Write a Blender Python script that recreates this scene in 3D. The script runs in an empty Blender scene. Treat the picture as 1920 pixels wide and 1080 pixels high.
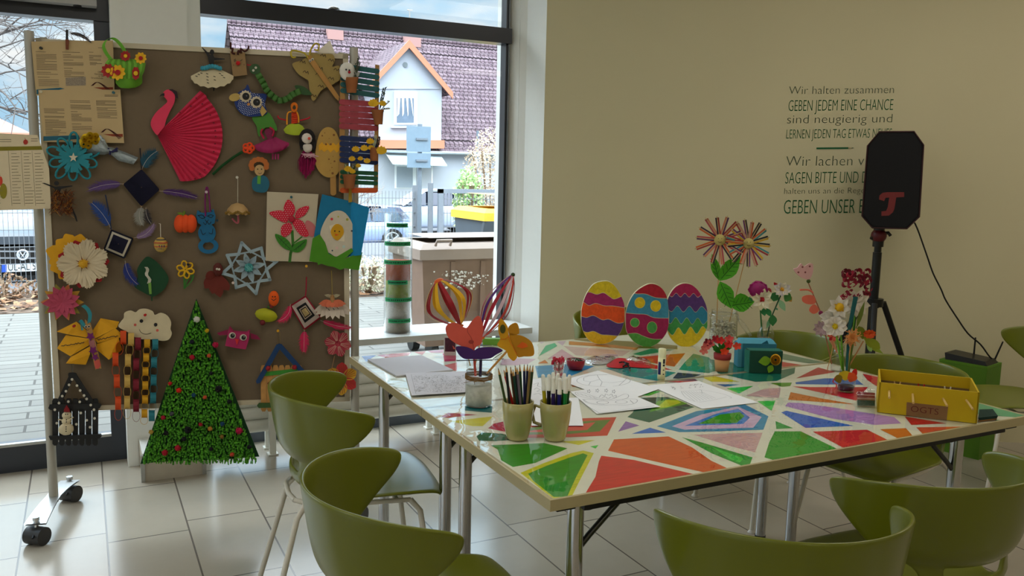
import bpy, math, random
from mathutils import Vector as V, Matrix
scene = bpy.context.scene
COL = scene.collection
rnd = random.Random(7)
PI = math.pi

# ------------------------------------------------------------------ camera
H = 1.48; F = 1590.0
RM = Matrix(((0.99977021, -0.02124301, 0.00287371), (0.0214365, 0.99074594, -0.13402599), (0.0, 0.1340568, 0.99097365)))
E1 = V((math.sin(1.10085), 0, math.cos(1.10085))); E2 = V((-math.cos(1.10085), 0, math.sin(1.10085)))
CAM = V((0, 0, H))
def _w(q): return V((q.dot(E1), q.dot(E2), -q.y))
_T = RM.transposed()
RIGHT, DOWN, FWD = _w(_T @ V((1, 0, 0))), _w(_T @ V((0, 1, 0))), _w(_T @ V((0, 0, 1)))
cd = bpy.data.cameras.new('camera'); cd.sensor_width = 36; cd.lens = 36 * F / 1920; cd.clip_start = .05; cd.clip_end = 300
cam = bpy.data.objects.new('camera', cd); COL.objects.link(cam)
m = Matrix((( RIGHT.x, -DOWN.x, -FWD.x, CAM.x), (RIGHT.y, -DOWN.y, -FWD.y, CAM.y), (RIGHT.z, -DOWN.z, -FWD.z, CAM.z), (0, 0, 0, 1)))
cam.matrix_world = m
scene.camera = cam

# ------------------------------------------------------------------ exposure, sky, sun
vs = scene.view_settings
vs.view_transform = 'Standard'; vs.look = 'None'; vs.gamma = 1.0; vs.use_curve_mapping = False
vs.exposure = 0.0
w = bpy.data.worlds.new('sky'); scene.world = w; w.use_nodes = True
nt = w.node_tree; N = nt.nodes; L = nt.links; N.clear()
tc = N.new('ShaderNodeTexCoord'); mp = N.new('ShaderNodeMapping'); mp.inputs['Scale'].default_value = (1.6, 1.6, 4.5); mp.inputs['Location'].default_value = (.35, .2, .1)
nz = N.new('ShaderNodeTexNoise'); nz.inputs['Scale'].default_value = 2.2; nz.inputs['Detail'].default_value = 7; nz.inputs['Roughness'].default_value = .55
rp = N.new('ShaderNodeValToRGB'); rp.color_ramp.elements[0].position = .42; rp.color_ramp.elements[1].position = .56
mx = N.new('ShaderNodeMix'); mx.data_type = 'RGBA'
mx.inputs[6].default_value = (.44, .70, .92, 1); mx.inputs[7].default_value = (1.0, 1.0, 1.0, 1)
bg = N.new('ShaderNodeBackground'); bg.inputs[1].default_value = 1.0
out = N.new('ShaderNodeOutputWorld')
L.new(tc.outputs['Generated'], mp.inputs[0]); L.new(mp.outputs[0], nz.inputs['Vector']); L.new(nz.outputs['Fac'], rp.inputs[0])
L.new(rp.outputs[0], mx.inputs[0]); 
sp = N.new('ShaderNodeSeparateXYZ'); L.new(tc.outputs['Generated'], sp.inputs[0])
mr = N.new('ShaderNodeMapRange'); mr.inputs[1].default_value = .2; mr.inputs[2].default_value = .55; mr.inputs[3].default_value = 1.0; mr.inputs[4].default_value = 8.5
L.new(sp.outputs[2], mr.inputs[0]); L.new(mr.outputs[0], bg.inputs[1])      # upper sky, out of view, brightened to push more light into the room
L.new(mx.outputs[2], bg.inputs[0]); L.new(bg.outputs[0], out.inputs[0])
sd = bpy.data.lights.new('sun', 'SUN'); sd.energy = .8; sd.angle = .02; sd.color = (1, .95, .87)
so = bpy.data.objects.new('sun', sd); COL.objects.link(so)
so.rotation_euler = V((.75, -.38, .6)).to_track_quat('Z', 'Y').to_euler()
so.location = (3, 8, 12)
FILL = 6.3      # strength of the added fill panels' glow

# ------------------------------------------------------------------ colours and materials
def lin(c): 
    c = c / 255
    return c / 12.92 if c <= .04045 else ((c + .055) / 1.055) ** 2.4
K = 1.15
_mats = {}
def M(r, g, b, rough=.65, k=K, metal=0, spec=.4, noise=.12, ns=30, bump=0, trans=0, coat=0, name=None, sheen=0):
    key = (r, g, b, rough, k, metal, spec, noise, ns, bump, trans, coat, sheen)
    if key in _mats: return _mats[key]
    mt = bpy.data.materials.new(name or 'surface'); mt.use_nodes = True
    t = mt.node_tree; p = t.nodes['Principled BSDF']
    col = [lin(x) for x in (r, g, b)]; mn = min(col); mn = .35 * mn if k == K and mn < .5 * max(col) else 0; col = [min(.86, (x - mn) * k) for x in col]
    p.inputs['Base Color'].default_value = (*col, 1)
    p.inputs['Roughness'].default_value = rough; p.inputs['Metallic'].default_value = metal
    p.inputs['Specular IOR Level'].default_value = spec; p.inputs['Coat Weight'].default_value = coat
    p.inputs['Coat Roughness'].default_value = .06; p.inputs['Sheen Weight'].default_value = sheen
    if trans: p.inputs['Transmission Weight'].default_value = 0
    if noise or bump:
        c = t.nodes.new('ShaderNodeTexCoord'); n = t.nodes.new('ShaderNodeTexNoise')
        n.inputs['Scale'].default_value = ns; n.inputs['Detail'].default_value = 4
        t.links.new(c.outputs['Object'], n.inputs['Vector'])
        if noise:
            h = t.nodes.new('ShaderNodeMix'); h.data_type = 'RGBA'
            h.inputs[6].default_value = (*[x * (1 - noise) for x in col], 1); h.inputs[7].default_value = (*[min(.9, x * (1 + noise)) for x in col], 1)
            t.links.new(n.outputs['Fac'], h.inputs[0]); t.links.new(h.outputs[2], p.inputs['Base Color'])
        if bump:
            bp = t.nodes.new('ShaderNodeBump'); bp.inputs['Strength'].default_value = bump; bp.inputs['Distance'].default_value = .01
            t.links.new(n.outputs['Fac'], bp.inputs['Height']); t.links.new(bp.outputs[0], p.inputs['Normal'])
    _mats[key] = mt
    return mt
def paint(r, g, b, K=1.4):      # brushed felt-pen or poster paint
    key = ('paint', r, g, b, K)
    if key in _mats: return _mats[key]
    mt = M(r, g, b, rough=.45, noise=0, name='brushed_paint').copy() if False else bpy.data.materials.new('brushed_paint')
    mt.use_nodes = True; t = mt.node_tree; p = t.nodes['Principled BSDF']
    col = [lin(x) for x in (r, g, b)]; mn = min(col); mn = mn * .75 if K > 2 and mn < .3 * max(col) else 0; col = [min(.86, (x - mn) * K) for x in col]; mx_ = max(col)
    p.inputs['Roughness'].default_value = .5; p.inputs['Specular IOR Level'].default_value = .3
    c = t.nodes.new('ShaderNodeTexCoord'); mp = t.nodes.new('ShaderNodeMapping'); a = rnd.uniform(0, 3)
    mp.inputs['Rotation'].default_value = (0, 0, a); mp.inputs['Scale'].default_value = (14, 130, 60)
    n = t.nodes.new('ShaderNodeTexNoise'); n.inputs['Scale'].default_value = 1.0; n.inputs['Detail'].default_value = 3; n.inputs['Distortion'].default_value = .8
    h = t.nodes.new('ShaderNodeMix'); h.data_type = 'RGBA'
    h.inputs[6].default_value = (*[x * .62 for x in col], 1); h.inputs[7].default_value = (*[min(.9, x * 1.32 + .006) for x in col], 1)
    t.links.new(c.outputs['Object'], mp.inputs[0]); t.links.new(mp.outputs[0], n.inputs['Vector']); t.links.new(n.outputs['Fac'], h.inputs[0])
    t.links.new(h.outputs[2], p.inputs['Base Color'])
    _mats[key] = mt
    return mt
def glass_mat(name, tint=(1, 1, 1), ior=1.45, rough=.01, fac=1.0, bump=0, bs=9):
    mt = bpy.data.materials.new(name); mt.use_nodes = True; t = mt.node_tree; t.nodes.clear()
    tr = t.nodes.new('ShaderNodeBsdfTransparent'); tr.inputs[0].default_value = (*tint, 1)
    gl = t.nodes.new('ShaderNodeBsdfGlossy'); gl.inputs['Roughness'].default_value = rough
    fr = t.nodes.new('ShaderNodeFresnel'); ge = t.nodes.new('ShaderNodeNewGeometry'); im = t.nodes.new('ShaderNodeMix'); im.inputs[2].default_value = ior; im.inputs[3].default_value = 1 / ior
    t.links.new(ge.outputs['Backfacing'], im.inputs[0]); t.links.new(im.outputs[0], fr.inputs[0])     # same reflectance on both sides of a thin wall
    mu = t.nodes.new('ShaderNodeMath'); mu.operation = 'MULTIPLY'; mu.inputs[1].default_value = fac; mu.use_clamp = True
    mi = t.nodes.new('ShaderNodeMixShader'); o = t.nodes.new('ShaderNodeOutputMaterial')
    t.links.new(fr.outputs[0], mu.inputs[0]); t.links.new(mu.outputs[0], mi.inputs[0]); t.links.new(tr.outputs[0], mi.inputs[1]); t.links.new(gl.outputs[0], mi.inputs[2]); t.links.new(mi.outputs[0], o.inputs[0])
    if bump:
        c = t.nodes.new('ShaderNodeTexCoord'); n = t.nodes.new('ShaderNodeTexNoise'); n.inputs['Scale'].default_value = bs; n.inputs['Detail'].default_value = 2
        b = t.nodes.new('ShaderNodeBump'); b.inputs['Strength'].default_value = bump; b.inputs['Distance'].default_value = .01
        t.links.new(c.outputs['Object'], n.inputs['Vector']); t.links.new(n.outputs['Fac'], b.inputs['Height'])
        t.links.new(b.outputs[0], gl.inputs['Normal']); t.links.new(b.outputs[0], fr.inputs['Normal'])
    return mt
PANE = glass_mat('window_glass', (.97, .985, .98), 1.45, .0, .35)
GLASS = glass_mat('clear_glass', (.96, .97, .965), 1.5, .02, .85)
FILM = glass_mat('clear_plastic_film', (.98, .98, .97), 1.42, .03, 1.3, .2, 8)
CELLO = glass_mat('cellophane', (.9, .9, .9), 1.5, .1, 2.0, .6, 60)
WHITE = M(205, 205, 200, .5, 1.35); DARK = M(38, 40, 46, .4, 1.0); BLACK = M(14, 14, 15, .45, 1.0); CHROME = M(190, 190, 190, .14, 1.1, metal=1, noise=0)
ALU = M(160, 160, 158, .35, 1.2, metal=.7); GREYP = M(150, 146, 138, .45, 1.3)
PAPER = M(170, 165, 150, .8, 2.0); INK = M(40, 38, 38, .7, 1.0)

# ------------------------------------------------------------------ mesh helpers
ORG = {}
class MB:
    def __init__(s, mat=None):
        s.v = []; s.f = []; s.mi = []; s.sm = []; s.ms = []; s.c = 0
        if mat: s.m(mat)
    def m(s, mat):
        if mat not in s.ms: s.ms.append(mat)
        s.c = s.ms.index(mat); return s
    def add(s, vs_, fs, smooth=False):
        k = len(s.v); s.v += [V(q) for q in vs_]
        for f in fs: s.f.append([i + k for i in f]); s.mi.append(s.c); s.sm.append(smooth)
        return s
    def obox(s, p, a, b, c):
        p, a, b, c = V(p), V(a), V(b), V(c)
        q = [p, p + a, p + a + b, p + b, p + c, p + a + c, p + a + b + c, p + b + c]
        return s.add(q, [(0, 3, 2, 1), (4, 5, 6, 7), (0, 1, 5, 4), (1, 2, 6, 5), (2, 3, 7, 6), (3, 0, 4, 7)])
    def box(s, x0, x1, y0, y1, z0, z1): return s.obox((x0, y0, z0), (x1 - x0, 0, 0), (0, y1 - y0, 0), (0, 0, z1 - z0))
    def prism(s, pts, off):
        n = len(pts); q = [V(p) for p in pts]; q += [p + V(off) for p in q[:n]]
        return s.add(q, [list(range(n)), list(range(2 * n - 1, n - 1, -1))] + [(i, i + n, (i + 1) % n + n, (i + 1) % n) for i in range(n)])
    def tube(s, pts, r, n=8, caps=True, closed=False):
        pts = [V(p) for p in pts]; k = len(pts); rr = r if isinstance(r, (list, tuple)) else [r] * k
        t0 = (pts[1] - pts[0]).normalized(); nv = t0.orthogonal().normalized(); vs_ = []
        for i, p in enumerate(pts):
            if closed: t = pts[(i + 1) % k] - pts[i - 1]
            else: t = pts[min(i + 1, k - 1)] - pts[max(i - 1, 0)]
            t.normalize(); nv = (nv - t * nv.dot(t))
            if nv.length < 1e-6: nv = t.orthogonal()
            nv.normalize(); b = t.cross(nv)
            vs_ += [p + (nv * math.cos(2 * PI * j / n) + b * math.sin(2 * PI * j / n)) * rr[i] for j in range(n)]
        fs = [(i * n + j, i * n + (j + 1) % n, ((i + 1) % k) * n + (j + 1) % n, ((i + 1) % k) * n + j) for i in range(k if closed else k - 1) for j in range(n)]
        s.add(vs_, fs, True)
        if caps and not closed: s.add(vs_[:n][::-1], [list(range(n))]); s.add(vs_[-n:], [list(range(n))])
        return s
    def lathe(s, prof, c, n=24, ax=None):
        c = V(c); ax = ax or Matrix.Identity(3); vs_ = []
        for r, z in prof: vs_ += [c + ax @ V((r * math.cos(2 * PI * j / n), r * math.sin(2 * PI * j / n), z)) for j in range(n)]
        k = len(prof)
        return s.add(vs_, [(i * n + j, i * n + (j + 1) % n, (i + 1) * n + (j + 1) % n, (i + 1) * n + j) for i in range(k - 1) for j in range(n)], True)
    def ball(s, c, r, n=10, sc=(1, 1, 1), jit=0):
        c = V(c); vs_ = []; k = max(4, n // 2 + 1)
        for i in range(k + 1):
            a = PI * i / k
            for j in range(n):
                q = 1 + (rnd.uniform(-jit, jit) if 0 < i < k else 0)
                vs_.append(c + V((math.sin(a) * math.cos(2 * PI * j / n) * sc[0], math.sin(a) * math.sin(2 * PI * j / n) * sc[1], -math.cos(a) * sc[2])) * r * q)
        return s.add(vs_, [(i * n + j, i * n + (j + 1) % n, (i + 1) * n + (j + 1) % n, (i + 1) * n + j) for i in range(k) for j in range(n)], True)
    def grid(s, rows, smooth=True, close=False):
        n = len(rows[0]); vs_ = [p for r in rows for p in r]
        return s.add(vs_, [(i * n + j, i * n + (j + 1) % n, (i + 1) * n + (j + 1) % n, (i + 1) * n + j) for i in range(len(rows) - 1) for j in range(n if close else n - 1)], smooth)
    def ribbon(s, pts, wv, smooth=True):
        pts = [V(p) for p in pts]; wl = wv if isinstance(wv, list) else [V(wv)] * len(pts)
        return s.grid([[p - q / 2, p + q / 2] for p, q in zip(pts, wl)], smooth)
    def text(s, string, o, ex, ey, width=None, height=None, off=0, sx=1, shear=0):
        vs_, fs, (x0, x1, y0, y1) = text_data(string, off, shear)
        k = 1.0
        if height: ky = height / max(1e-6, .7)
        if width: kx = width / (x1 - x0)
        if not height: ky = kx
        if not width: kx = ky * sx
        o, ex, ey = V(o), V(ex), V(ey)
        return s.add([o + ex * (p[0] - x0) * kx + ey * p[1] * ky for p in vs_], fs)
    def build(s, name, parent=None, org=None, autosm=True):
        me = bpy.data.meshes.new(name)
        if parent is not None: og = ORG[parent.name]
        elif org is not None: og = V(org)
        else:
            lo = [min(p[i] for p in s.v) for i in range(3)]; hi = [max(p[i] for p in s.v) for i in range(3)]
            og = V(((lo[0] + hi[0]) / 2, (lo[1] + hi[1]) / 2, lo[2]))
        me.from_pydata([p - og for p in s.v], [], s.f)
        for q in s.ms: me.materials.append(q)
        me.polygons.foreach_set('material_index', s.mi); me.polygons.foreach_set('use_smooth', s.sm)
        me.update()
        o = bpy.data.objects.new(name, me); COL.objects.link(o)
        if parent is None: o.location = og
        else: o.parent = parent
        ORG[o.name] = og
        return o
_txt = {}
def text_data(string, off=0, shear=0):
    key = (string, off, shear)
    if key not in _txt:
        cu = bpy.data.curves.new('lettering', 'FONT'); cu.body = string; cu.offset = off; cu.shear = shear; cu.resolution_u = 3
        o = bpy.data.objects.new('lettering', cu); COL.objects.link(o); bpy.context.view_layer.update()
        me = bpy.data.meshes.new_from_object(o.evaluated_get(bpy.context.evaluated_depsgraph_get()))
        vs_ = [tuple(q.co) for q in me.vertices]; fs = [list(q.vertices) for q in me.polygons]
        xs = [q[0] for q in vs_]; ys = [q[1] for q in vs_]
        _txt[key] = (vs_, fs, (min(xs), max(xs), min(ys), max(ys)))
        bpy.data.objects.remove(o); bpy.data.curves.remove(cu); bpy.data.meshes.remove(me)
    return _txt[key]
def thing(name, label, cat, loc, group=None):
    o = bpy.data.objects.new(name, None); COL.objects.link(o); o.location = V(loc); o.empty_display_size = .05
    ORG[o.name] = V(loc); o['label'] = label; o['category'] = cat
    if group: o['group'] = group
    return o
def tag(o, label, cat, group=None, kind=None):
    o['label'] = label; o['category'] = cat
    if group: o['group'] = group
    if kind: o['kind'] = kind
    return o
def struct(name, mb, parent=None):
    o = mb.build(name, parent)
    if parent is None: o['kind'] = 'structure'
    return o
def sroot(name, loc=(0, 0, 0)):
    o = bpy.data.objects.new(name, None); COL.objects.link(o); o.location = V(loc); ORG[o.name] = V(loc); o['kind'] = 'structure'; return o

# ------------------------------------------------------------------ where a sight line meets a real surface
def ray(x, y): return (RIGHT * (x - 960) + DOWN * (y - 540) + FWD * F)
def onpl(x, y, p0, n):
    d = ray(x, y); return CAM + d * ((V(p0) - CAM).dot(n) / d.dot(n))
def onz(x, y, z): return onpl(x, y, (0, 0, z), V((0, 0, 1)))
def onv(x, y, v): return onpl(x, y, (0, v, 0), V((0, 1, 0)))
class Surf:     # a plane plus a zoom window (x0, y0, scale) in which its outlines were measured
    def __init__(s, zm, p0, n): s.x0, s.y0, s.s = zm; s.p0 = V(p0); s.n = V(n).normalized()
    def __call__(s, x, y, o=0): return onpl(s.x0 + x / s.s, s.y0 + y / s.s, s.p0 + s.n * o, s.n)
    def z(s, *zm): return Surf(zm, s.p0, s.n)
    def len(s, x, y, d=1): return (s(x + d, y) - s(x, y)).length
def spl(pts, k=4, closed=True):
    n = len(pts); o = []
    for i in range(n if closed else n - 1):
        g = lambda j: pts[j % n] if closed else pts[max(0, min(n - 1, j))]
        p0, p1, p2, p3 = g(i - 1), g(i), g(i + 1), g(i + 2)
        for q in range(k):
            t = q / k
            o.append(tuple(.5 * (2 * p1[a] + (p2[a] - p0[a]) * t + (2 * p0[a] - 5 * p1[a] + 4 * p2[a] - p3[a]) * t * t + (3 * p1[a] - p0[a] - 3 * p2[a] + p3[a]) * t ** 3) for a in range(len(p1))))
    if not closed: o.append(tuple(pts[-1]))
    return o
def ell(cx, cy, rx, ry=None, rot=0, n=20):
    ry = ry or rx; c, s_ = math.cos(rot), math.sin(rot)
    return [(cx + rx * math.cos(a) * c - ry * math.sin(a) * s_, cy + rx * math.cos(a) * s_ + ry * math.sin(a) * c) for a in [2 * PI * i / n for i in range(n)]]
def star(cx, cy, r1, r2, n, rot=0): return [(cx + (r1 if i % 2 == 0 else r2) * math.cos(rot + PI * i / n), cy + (r1 if i % 2 == 0 else r2) * math.sin(rot + PI * i / n)) for i in range(2 * n)]
def sheet(mb, S, pts, off=.002, th=.001):
    q = [S(x, y, off + th) for x, y in pts]
    return mb.prism(q, -S.n * th)
def line(mb, S, pts, r, off=.004, n=6): return mb.tube([S(p[0], p[1], off if len(p) < 3 else p[2]) for p in pts], r, n)
def stroke(mb, S, pts, wd, off=.003):     # a flat drawn line
    for (a, b), (c, d) in zip(pts[:-1], pts[1:]):
        l = math.hypot(c - a, d - b) or 1; nx, ny = -(d - b) / l * wd / 2, (c - a) / l * wd / 2; ex, ey = (c - a) / l * wd * .4, (d - b) / l * wd * .4
        mb.add([S(a - ex + nx, b - ey + ny, off), S(c + ex + nx, d + ey + ny, off), S(c + ex - nx, d + ey - ny, off), S(a - ex - nx, b - ey - ny, off)], [(0, 1, 2, 3)])
    return mb
PROF = {'leaf': [0, .55, .9, 1, .8, .42, 0], 'round': [.18, .5, .8, 1, 1, .8, .12], 'strip': [1] * 7, 'drop': [.12, .25, .45, .7, .95, .9, .1], 'tongue': [.5, .7, .85, 1, 1, .85, .4]}
def leaf(mb, S, a, b, wd, o0=.004, o1=.012, shape='leaf', fold=0, bend=0, mid=None):
    dx, dy = b[0] - a[0], b[1] - a[1]; l = math.hypot(dx, dy) or 1; nx, ny = -dy / l, dx / l; pr = PROF[shape]; rows = []
    u = S.len(a[0], a[1])
    for i, p in enumerate(pr):
        t = i / (len(pr) - 1); bb = bend * l * 4 * t * (1 - t); x, y = a[0] + dx * t + nx * bb, a[1] + dy * t + ny * bb
        o = o0 + (o1 - o0) * t if mid is None else (o0 * (1 - t) ** 2 + 2 * mid * t * (1 - t) + o1 * t * t)
        h = wd / 2 * p
        rows.append([S(x + nx * h * q, y + ny * h * q, o + fold * abs(q) * h * u) for q in (-1, -.5, 0, .5, 1)])
    return mb.grid(rows)
def feather(mb, S, a, b, wd, off=.006, bend=0, n=44, fluff=.5, shaft=None):
    dx, dy = b[0] - a[0], b[1] - a[1]; l = math.hypot(dx, dy); nx, ny = -dy / l, dx / l; r = random.Random(int(a[0] * 7 + a[1]))
    P = lambda t: (a[0] + dx * t + nx * bend * l * 4 * t * (1 - t), a[1] + dy * t + ny * bend * l * 4 * t * (1 - t))
    u = S.len(a[0], a[1])
    for i in range(n):
        t = .1 + .88 * i / n; x, y = P(t)
        pw = math.sin(PI * min(1, t * .9 + .08)) ** .6
        for sd_ in (-1, 1):
            h = wd / 2 * pw * r.uniform(.75, 1.15); f = .16 * l * r.uniform(.6, 1.2)
            w2 = l / n * 1.0
            ex, ey = x + nx * h * sd_ + dx / l * f, y + ny * h * sd_ + dy / l * f
            cx, cy = x + nx * h * sd_ * .55 + dx / l * f * .25, y + ny * h * sd_ * .55 + dy / l * f * .25
            o = off + r.uniform(0, .006) * fluff
            ux, uy = dx / l * w2, dy / l * w2
            mb.add([S(x - ux * .5, y - uy * .5, off), S(x + ux, y + uy, off), S(cx + ux, cy + uy, o), S(ex, ey, o + r.uniform(-.002, .004) * fluff), S(cx - ux * .5, cy - uy * .5, o)], [(0, 1, 2, 3, 4)])
    mb.m(shaft or M(190, 180, 170))
    line(mb, S, [(*P(t / 6), off + .001) for t in range(7)], .0006, n=5)
    return mb
def pompom(mb, c, r, n=60):
    mb.ball(c, r * .8, 10, jit=.1)
    for _ in range(n):
        d = V((rnd.gauss(0, 1), rnd.gauss(0, 1), rnd.gauss(0, 1))).normalized(); o = d.orthogonal().normalized() * r * .16; q = d.cross(o)
        mb.add([V(c) + d * r * .6 + o, V(c) + d * r * .6 - o * .5 + q * .8, V(c) + d * r * .6 - o * .5 - q * .8, V(c) + d * r * rnd.uniform(1, 1.15)], [(0, 1, 3), (1, 2, 3), (2, 0, 3)])
    return mb
# ================================================================== the room
def nodes_mat(name, rough=.4, spec=.4):
    mt = bpy.data.materials.new(name); mt.use_nodes = True; t = mt.node_tree; p = t.nodes['Principled BSDF']
    p.inputs['Roughness'].default_value = rough; p.inputs['Specular IOR Level'].default_value = spec
    return mt, t, p
def brick_mat(name, c1, c2, mortar, bw, rh, off, ms, offset=.5, swap=False, rough=.3, spec=.5, noise=.12, bump=.15, gen='Object'):
    mt, t, p = nodes_mat(name, rough, spec); n = t.nodes
    c = n.new('ShaderNodeTexCoord'); sx = n.new('ShaderNodeSeparateXYZ'); cx = n.new('ShaderNodeCombineXYZ'); mp = n.new('ShaderNodeMapping')
    mp.inputs['Location'].default_value = (off[0], off[1], 0)
    t.links.new(c.outputs[gen], sx.inputs[0])
    t.links.new(sx.outputs[1 if swap else 0], cx.inputs[0]); t.links.new(sx.outputs[0 if swap else 1], cx.inputs[1])
    t.links.new(cx.outputs[0], mp.inputs[0])
    b = n.new('ShaderNodeTexBrick'); b.offset = offset; b.inputs['Scale'].default_value = 1; b.inputs['Brick Width'].default_value = bw; b.inputs['Row Height'].default_value = rh
    b.inputs['Mortar Size'].default_value = ms; b.inputs['Mortar Smooth'].default_value = .1
    for k, q in (('Color1', c1), ('Color2', c2), ('Mortar', mortar)): b.inputs[k].default_value = (*[lin(x) for x in q], 1)
    nz = n.new('ShaderNodeTexNoise'); nz.inputs['Scale'].default_value = 3.5; nz.inputs['Detail'].default_value = 8; nz.inputs['Roughness'].default_value = .7
    hs = n.new('ShaderNodeMix'); hs.data_type = 'RGBA'; hs.blend_type = 'MULTIPLY'; hs.inputs[0].default_value = 1
    rr = n.new('ShaderNodeMapRange'); rr.inputs[3].default_value = 1 - noise; rr.inputs[4].default_value = 1 + noise
    t.links.new(c.outputs[gen], nz.inputs['Vector']); t.links.new(nz.outputs['Fac'], rr.inputs[0])
    t.links.new(mp.outputs[0], b.inputs['Vector']); t.links.new(b.outputs['Color'], hs.inputs[6]); t.links.new(rr.outputs[0], hs.inputs[7]); t.links.new(hs.outputs[2], p.inputs['Base Color'])
    bm_ = n.new('ShaderNodeBump'); bm_.invert = True; bm_.inputs['Strength'].default_value = bump; bm_.inputs['Distance'].default_value = .004
    t.links.new(b.outputs['Fac'], bm_.inputs['Height']); t.links.new(bm_.outputs[0], p.inputs['Normal'])
    return mt
FLOOR = brick_mat('floor_tiles', (172, 162, 147), (164, 154, 138), (96, 88, 80), .589, .304, (-3.877 + .589 * 6, -.1006 + .304 * 18), .0035, .17, True, .2, .5, .10)
PAVE = brick_mat('paving_slabs', (112, 110, 104), (104, 101, 96), (72, 69, 65), .62, .145, (0, 0), .008, .5, False, .8, .2, .18)
WALLM = M(206, 196, 160, .9, 1.0, spec=.15, noise=.03, ns=2)
WWHITE = M(232, 232, 226, .6, 1.0, spec=.25, noise=.02)
CEIL = M(225, 222, 214, .9, 1.0, noise=.02)
struct('floor', MB(FLOOR).box(-5, 7.3, -4, 4.72, -.15, 0))
struct('ceiling', MB(CEIL).box(-5.2, 7.4, -4.2, 5.0, 3.0, 3.2))
struct('wall_back', MB(WALLM).box(-5.2, 7.4, -4.2, -4, 0, 3))
W0 = V((2.42, 4.40, 0)); WD = V((.842, -.539, 0)).normalized(); WN = V((WD.y, -WD.x, 0))
struct('wall_right', MB(WALLM).prism([W0, W0 + WD * 5.5, W0 + WD * 5.5 - WN * .25, W0 + V((.05, .3, 0))], (0, 0, 3)))
WE = W0 + WD * 5.5
struct('wall_side', MB(WALLM).box(WE.x - .03, WE.x + .2, -4, WE.y + .1, 0, 3))
# unseen left wall, three openings added to let daylight in
mb = MB(WALLM).box(-5.2, -5, -4, 5, 0, .9).box(-5.2, -5, -4, 5, 2.75, 3)
for a, b in ((-4, -3.3), (-1.5, -1.1), (.7, 1.1), (2.9, 5)): mb.box(-5.2, -5, a, b, .9, 2.75)
struct('wall_left', mb)
# window wall: door bay, pillar, window bay
struct('wall_front', MB(WWHITE).box(-5, -3.5, 4.55, 4.8, 0, 3).box(-1.25, -1.0, 4.55, 4.8, 0, 3).box(-3.5, -1.25, 4.55, 4.8, 2.85, 3).box(-1.0, .16, 4.55, 4.8, 2.32, 3).box(.49, 2.42, 4.55, 4.8, 2.93, 3))
mb = MB(WWHITE).box(.16, .485, 4.45, 4.85, 0, 3); mb.box(.152, .20, 4.447, 4.6, 0, 3)
struct('wall_pillar', mb)
mb = MB(WWHITE).prism([(2.302, 4.80, 0), (2.302, 4.66, 0), (2.345, 4.585, 0), (2.62, 4.7, 0)], (0, 0, 3))
mb.prism([(2.345, 4.582, 0), (2.375, 4.55, 0), (2.42, 4.399, 0), (2.62, 4.7, 0)], (0, 0, 3))
struct('trim_1', mb)
# door on the left
FR = M(52, 56, 64, .35, 1.0, noise=.03); FRK = M(30, 32, 38, .3, 1.0, noise=.03)
dr = sroot('door_1', (-.42, 4.6, 0))
mb = MB(FR).box(-1.0, .16, 4.58, 4.66, 0, .135).box(-1.0, -.9, 4.58, 4.66, .135, 2.17).box(.085, .16, 4.58, 4.66, .135, 2.17)
mb.m(FRK).box(-1.0, .16, 4.57, 4.67, 2.15, 2.33)
mb.build('door_frame', dr)
MB(ALU).box(-.9, .085, 4.574, 4.6, .128, .142).build('rain_strip', dr)
mb = MB(M(150, 148, 146, .4, 1.3)).obox((-.315, 4.50, 2.205), (.415, 0, 0), (0, .075, 0), (0, 0, .072)); mb.m(BLACK).lathe([(0, 0), (.018, 0), (.018, .006), (0, .006)], (.02, 4.53, 2.2), 12)
mb.build('door_closer', dr)
MB(PANE).box(-.9, .085, 4.615, 4.621, .135, 2.16).build('pane', dr)
# unseen window bay added further left for its daylight
wn2 = sroot('window_added', (-2.4, 4.65, 0)); mb = MB(FR)
for a, b in ((-3.5, -3.43), (-2.41, -2.34), (-1.32, -1.25)): mb.box(a, b, 4.6, 4.7, .1, 2.85)
mb.box(-3.5, -1.25, 4.6, 4.7, 0, .1).box(-3.5, -1.25, 4.6, 4.7, 2.78, 2.85); mb.build('window_frame', wn2)
MB(PANE).box(-3.43, -1.32, 4.648, 4.654, .1, 2.78).build('pane', wn2)
wn1 = sroot('window_1', (1.4, 4.65, 0))
mb = MB(FRK).box(.49, 2.302, 4.60, 4.70, 2.235, 2.322); mb.box(2.278, 2.303, 4.63, 4.70, 0, 2.93)
mb.m(M(70, 75, 82, .3, 1.0)).box(.49, 2.302, 4.60, 4.70, 0, .10)
mb.m(M(120, 122, 124, .3, 1.0)).box(2.292, 2.298, 4.622, 4.64, .1, 2.93)
mb.m(WWHITE).box(.485, .56, 4.56, 4.70, 0, 2.93)
mb.build('window_frame', wn1)
MB(PANE).box(.56, 2.28, 4.66, 4.666, .10, 2.235).build('pane', wn1)
MB(PANE).box(.56, 2.28, 4.66, 4.666, 2.322, 2.93).build('pane', wn1)
MB(ALU).lathe([(0, 0), (.03, 0), (.03, .008), (.012, .016), (0, .016)], onv(626, 18, 4.63), 14).build('latch', wn1)
# white sill shelf across the window
o = MB(M(212, 214, 212, .3, 1.0, noise=.02)).box(.49, 2.34, 4.33, 4.655, .548, .582).build('window_sill'); o['kind'] = 'structure'
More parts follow.
